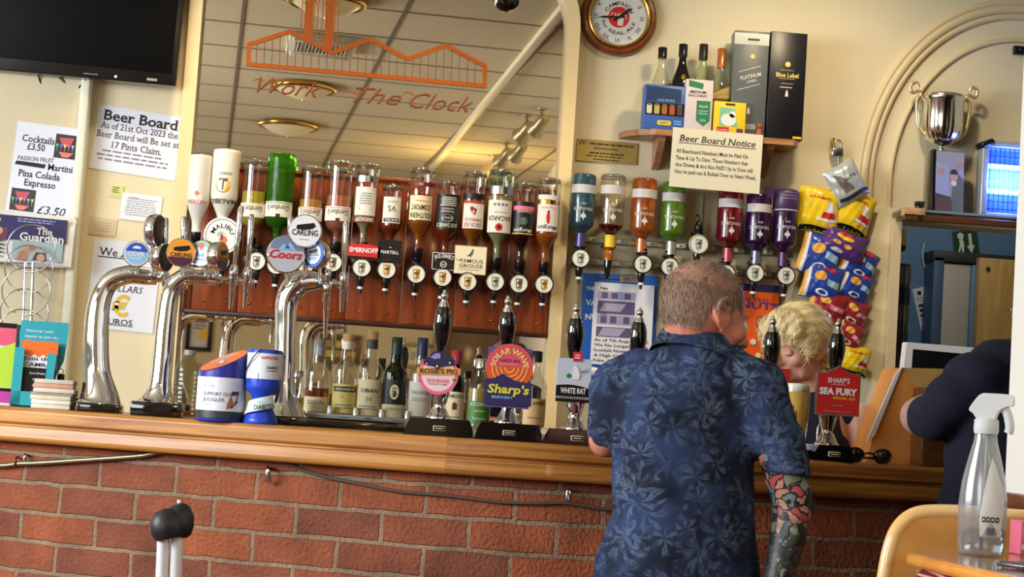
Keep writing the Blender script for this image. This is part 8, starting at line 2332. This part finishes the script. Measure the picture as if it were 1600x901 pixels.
S_.cap(l_(1046, 568, .0), .050, l_(1135, 570, .0), .050); S_.loft([(tuple(l_(1086, 600)), .12, .09, 0), (tuple(l_(1088, 566, .004)), .088, .082, 0), (tuple(l_(1089, 538, .005)), .076, .074, 0)])
sh = obj('shirt', S_.grow(.0065, 5, .5, (SHIRT,), wrinkle), man, label='dark blue shirt with pale leaf print')
# collar
mb = MB(); nb = l_(1087, 541, .004); seg = 40; vs = []; fs = []
rotc = Matrix.Rotation(R(-12), 3, 'X') @ Matrix.Rotation(R(12), 3, 'Y')
profc = [(.092, -.030), (.0850, -.008), (.0775, .016), (.0740, .020), (.0715, .014), (.072, -.02)]
for r_, z in profc:
    for k in range(seg): t = 2*PI*k/seg; vs.append(nb+rotc @ Vector((r_*math.cos(t), r_*.96*math.sin(t), z+.006*math.sin(t*1)*-1)))
for j in range(len(profc)-1):
    for k in range(seg): k2 = (k+1) % seg; fs.append((j*seg+k, j*seg+k2, (j+1)*seg+k2, (j+1)*seg+k))
mb.add(vs, fs, SHIRT, True); obj('collar', mb, man)
mb = MB(); st = mat('shirt_stitch', (110, 128, 160), .8)
for (px0, py0, px1, py1) in ((1182, 739, 1254, 731),):
    pass
TR = mat('dark_trousers', (34, 36, 46), .85, nz=(60, .15))
Tb = Blob(); Tb.ell((0, 0, .80), (.18, .14, .105))
for s_ in (-1, 1):
    hp = Vector((s_*.085-.01, .0, .80)); kn = Vector((s_*.13+.06, .32, .72)); an = Vector((s_*.11+.04, .30, .31)); Tb.chain([hp, kn, an], [.098, .074, .058])
obj('trousers', Tb.grow(.010, 4, .5, (TR,)), man)
for s_ in (-1, 1):
    an = Vector((s_*.11+.04, .30, .30)); Sb = Blob(); Sb.cap(an-Vector((0, .02, .05)), .046, an+Vector((.025, .16, -.065)), .038); obj('shoe', Sb.grow(.008, 3, .5, (mat('black_shoe', (24, 22, 22), .4),)), man)
# the stool he sits on
t = thing('bar_stool', 'wooden bar stool under the man in the blue shirt', 'stool', (org.x, org.y, 0))
SW = wood('stool_wood', (96, 56, 30), (130, 82, 48), .4)
mb = MB(); mb.lathe([(.001, .655), (.165, .655), (.175, .67), (.17, .69), (.001, .695)], SW, 36); obj('seat', mb, t)
for i in range(4):
    an = R(45+90*i); mb = MB(); mb.tube([(.12*math.cos(an), .12*math.sin(an), .66), (.19*math.cos(an), .19*math.sin(an), 0)], [.018, .016], SW, 12); obj('leg', mb, t)
mb = MB(); mb.tube([(.165*math.cos(2*PI*i/32), .165*math.sin(2*PI*i/32), .235) for i in range(32)], .009, STEEL, 8, closed=True); obj('foot_ring', mb, t)

# ---- barmaid
dw_ = 5.02
def w_(x, y, dd=0.0): return Q(x, y, dw_+dd)
SKW = skin_mat('fair_skin', (216, 164, 140), .08)
org = w_(1262, 700); org = Vector((org.x, org.y, 0))
wom = thing('person', 'barmaid with short blonde hair and navy top behind the bar, looking down', 'person', org)
l_ = lambda x, y, dd=0.0: w_(x, y, dd)-org
hc = l_(1243, 532)
Hm = Matrix.Translation(hc) @ Matrix.Rotation(R(180+42), 4, 'Z') @ Matrix.Rotation(R(10), 4, 'Y')
B = Blob(); head_prims(B, Hm, .96, True, .92)
B.cap(Hm @ Vector((-.028, 0, -.05)), .050, l_(1266, 630, .02), .056)
B.loft([((0, .02, .55), .17, .12, 0), ((0, .02, .85), .165, .12, 0), ((0, .01, l_(1262, 740).z), .130, .115, R(-20)), ((0, .01, l_(1262, 680).z), .130, .110, R(-20)), ((.0, .01, l_(1262, 640).z), .120, .090, R(-20)), ((.004, .01, l_(1264, 618).z), .10, .07, R(-20))])
for s_ in (-1, 1):
    sh_ = Vector((s_*.132, .01-s_*.05, l_(1262, 652).z)); el_ = Vector((s_*.165, -.02-s_*.05, sh_.z-.26)); wr_ = Vector((s_*.14, -.06, sh_.z-.46)) if s_ < 0 else Vector((s_*.15, -.06, sh_.z-.46))
    B.chain([sh_, el_, wr_], [.052, .040, .026]); hand_prims(B, wr_, Vector((-.1*s_, -.15, -1)), Vector((-s_, 0, 0)), 1, .5, .92)
for s_ in (-1, 1): B.chain([Vector((s_*.085, .02, .60)), Vector((s_*.09, .03, .40)), Vector((s_*.09, .05, .06))], [.085, .06, .042]); B.cap(Vector((s_*.09, .03, .04)), .04, Vector((s_*.10, -.12, .032)), .03)
me = B.grow(.0052, 5, .45, (SKW,)); obj('body', me, wom)
for q in (-1, 1):
    mb = MB(); c = Hm @ Vector((.0775, q*.030, -.026)); mb.sphere(c, (.0115, .0125, .0105), SKW, 16, 10)
    mb.tube(interp([Hm @ Vector((.0775+.0095*math.cos(t), q*.030+.0105*math.sin(t), -.0315)) for t in (-1.1, -.5, 0, .5, 1.1)], 4), .0011, mat('lash', (70, 54, 44), .6), 6)
    obj('eyelid', mb, wom)
    mb = MB(); mb.tube(interp([Hm @ Vector((.088, q*.014, -.008)), Hm @ Vector((.087, q*.030, -.003)), Hm @ Vector((.076, q*.046, -.010))], 4), .0022, mat('brow', (176, 150, 110), .6), 6); obj('eyebrow', mb, wom)
mb = MB(); mb.tube(interp([Hm @ Vector((.090, -.020, -.086)), Hm @ Vector((.0985, 0, -.0845)), Hm @ Vector((.090, .020, -.086))], 5), .0012, mat('lip_line', (140, 80, 74), .5), 6); obj('mouth', mb, wom)
BL = mat('blonde_hair', (232, 214, 160), .45, nz=(26, .16, (1, 1, .3)), bump=(60, .35)); HB = [mat('hair_blonde', (238, 222, 172), .45), mat('hair_ash', (212, 192, 138), .45), mat('hair_pale', (246, 236, 200), .45)]
Hb = Blob(); rot = Hm.to_3x3(); e = lambda c, r: Hb.ell(Hm @ Vector(c), r, rot)
e((-.018, 0, .022), (.106, .090, .088)); e((.045, .0, .050), (.055, .066, .048)); e((-.065, 0, -.03), (.050, .072, .062))
for q in (-1, 1): e((.022, q*.072, .002), (.034, .018, .045)); e((.040, q*.066, -.018), (.012, .010, .036)); e((-.052, q*.066, -.02), (.030, .020, .05))
e((.064, 0, .046), (.038, .064, .034)); e((.050, .050, .020), (.030, .020, .040))
for k in range(7): y = -.054+.018*k; Hb.cap(Hm @ Vector((.060, y, .055)), .020, Hm @ Vector((.088-.14*abs(y)*.5, y*1.1+.004, .026-.10*(.054+y)*.25)), .011)
def lock(p):
    h = Hm.inverted() @ p; ang = math.atan2(h.y, h.z+.02); return .0012*math.sin(ang*26+h.x*30)+.0015*mnoise.noise(h*30)
hm_ = Hb.grow(.005, 12, .5, (BL,), lock); obj('hair', hm_, wom, label='short blonde layered hair')
Wi = Hm.inverted()
strands('hair_strands', wom, hm_, lambda p, n: True, 2600, .040, .0011, HB, lambda p, n: rot @ (Vector((.9, 0, -.5)) if (Wi @ p).x > .02 else Vector((-.4, 0, -1))), 9, .12)
NV = mat('navy_top', (26, 30, 50), .85, nz=(50, .15))
S_ = Blob(); S_.loft([((0, .02, .72), .185, .135, 0), ((0, .01, l_(1262, 740).z), .140, .124, R(-20)), ((0, .01, l_(1262, 680).z), .126, .118, R(-20)), ((.0, .01, l_(1262, 640).z), .108, .100, R(-20)), ((.004, .01, l_(1264, 612).z), .095, .075, R(-20))])
for s_ in (-1, 1): sh_ = Vector((s_*.098, .01-s_*.04, l_(1262, 646).z)); S_.cap(sh_-Vector((s_*.03, 0, 0)), .050, sh_, .052)
obj('top', S_.grow(.008, 4, .5, (NV,), lambda p: mnoise.noise(p*12)*.004), wom, label='navy sleeveless top')
Tb = Blob(); Tb.ell((0, .02, .66), (.18, .13, .13))
for s_ in (-1, 1): Tb.chain([Vector((s_*.085, .02, .64)), Vector((s_*.09, .03, .40)), Vector((s_*.09, .05, .10))], [.10, .075, .06])
obj('trousers', Tb.grow(.010, 4, .5, (TR,)), wom)

# ---- customer bending at the end of the bar
dr = 4.22
def r_(x, y, dd=0.0): return Q(x, y, dr+dd)
org = r_(1560, 800); org = Vector((org.x, org.y, 0))
cu = thing('person', 'person in dark navy jumper leaning over the bar end, half hidden by the partition', 'person', org)
l_ = lambda x, y, dd=0.0: r_(x, y, dd)-org
Hm = Matrix.Translation(l_(1642, 498, .10)) @ Matrix.Rotation(R(75), 4, 'Z') @ Matrix.Rotation(R(40), 4, 'Y')
B = Blob(); head_prims(B, Hm, 1.0); B.cap(Hm @ Vector((-.03, 0, -.06)), .058, l_(1600, 585, .04), .066)
tor = [((0, 0, .90), .165, .12, 0), (tuple(l_(1560, 760)), .13, .11, 0), (tuple(l_(1562, 690, .02)), .128, .11, 0), (tuple(l_(1566, 630, .04)), .14, .11, 0), (tuple(l_(1572, 590, .06)), .12, .09, 0)]
sc = lambda f: [(c, x*f, y*f, w) for c, x, y, w in tor]
B.loft(sc(.92))
el_ = l_(1464, 652, .0); wr_ = l_(1456, 632, .27)
B.chain([l_(1545, 600, .02), el_, l_(1437, 650, .10), wr_], [.062, .052, .048, .034]); hand_prims(B, wr_, Vector((.25, 1, -.2)), Vector((0, 0, -1)), -1, .4)
B.chain([l_(1625, 610, .06), l_(1660, 690, .12), l_(1640, 690, .38)], [.06, .045, .03]); hand_prims(B, l_(1640, 690, .38), Vector((0, 1, -.2)), Vector((0, 0, -1)), 1, .4)
for s_ in (-1, 1): B.chain([Vector((s_*.09, 0, .90)), Vector((s_*.10, -.02, .48)), Vector((s_*.10, .0, .07))], [.09, .062, .045]); B.cap(Vector((s_*.10, -.02, .04)), .04, Vector((s_*.10, .14, .032)), .03)
me = B.grow(.006, 5, .45, (skin_mat('pale_skin', (190, 150, 140), .1),)); obj('body', me, cu)
eyes(cu, Hm, 1.0, 'grey')
Ci = Hm.inverted(); strands('hair', cu, me, lambda p, n: (Ci @ p).length < .13 and (Ci @ p).z > -.03 and (Ci @ p).x < .05, 2500, .016, .0009, HG, lambda p, n: Hm.to_3x3() @ Vector((-.3, 0, -1)), 3)
JN = mat('navy_jumper', (24, 27, 46), .9, nz=(60, .15), bump=(160, .25))
S_ = Blob(); S_.loft(sc(1.0)); S_.ell(l_(1528, 590, .02), (.085, .09, .062)); S_.cap(l_(1560, 585, .05), .085, l_(1610, 580, .06), .08)
S_.chain([l_(1536, 602, .01), l_(1490, 626, .0), el_], [.074, .070, .056]); S_.cap(el_, .056, l_(1448, 652, .05), .052)
S_.chain([l_(1625, 610, .06), l_(1660, 690, .12), l_(1645, 690, .32)], [.075, .06, .05])
S_.loft([((0, 0, .78), .172, .125, 0), ((0, 0, .95), .160, .120, 0)])
obj('jumper', S_.grow(.008, 5, .5, (JN,), lambda p: mnoise.noise(Vector((p.x*10, p.y*10, p.z*14)))*.006), cu, label='dark navy jumper')
Tb = Blob(); Tb.ell((0, 0, .90), (.17, .13, .12))
for s_ in (-1, 1): Tb.chain([Vector((s_*.09, 0, .90)), Vector((s_*.10, -.02, .48)), Vector((s_*.10, .0, .10))], [.105, .078, .062])
obj('trousers', Tb.grow(.010, 4, .5, (TR,)), cu)
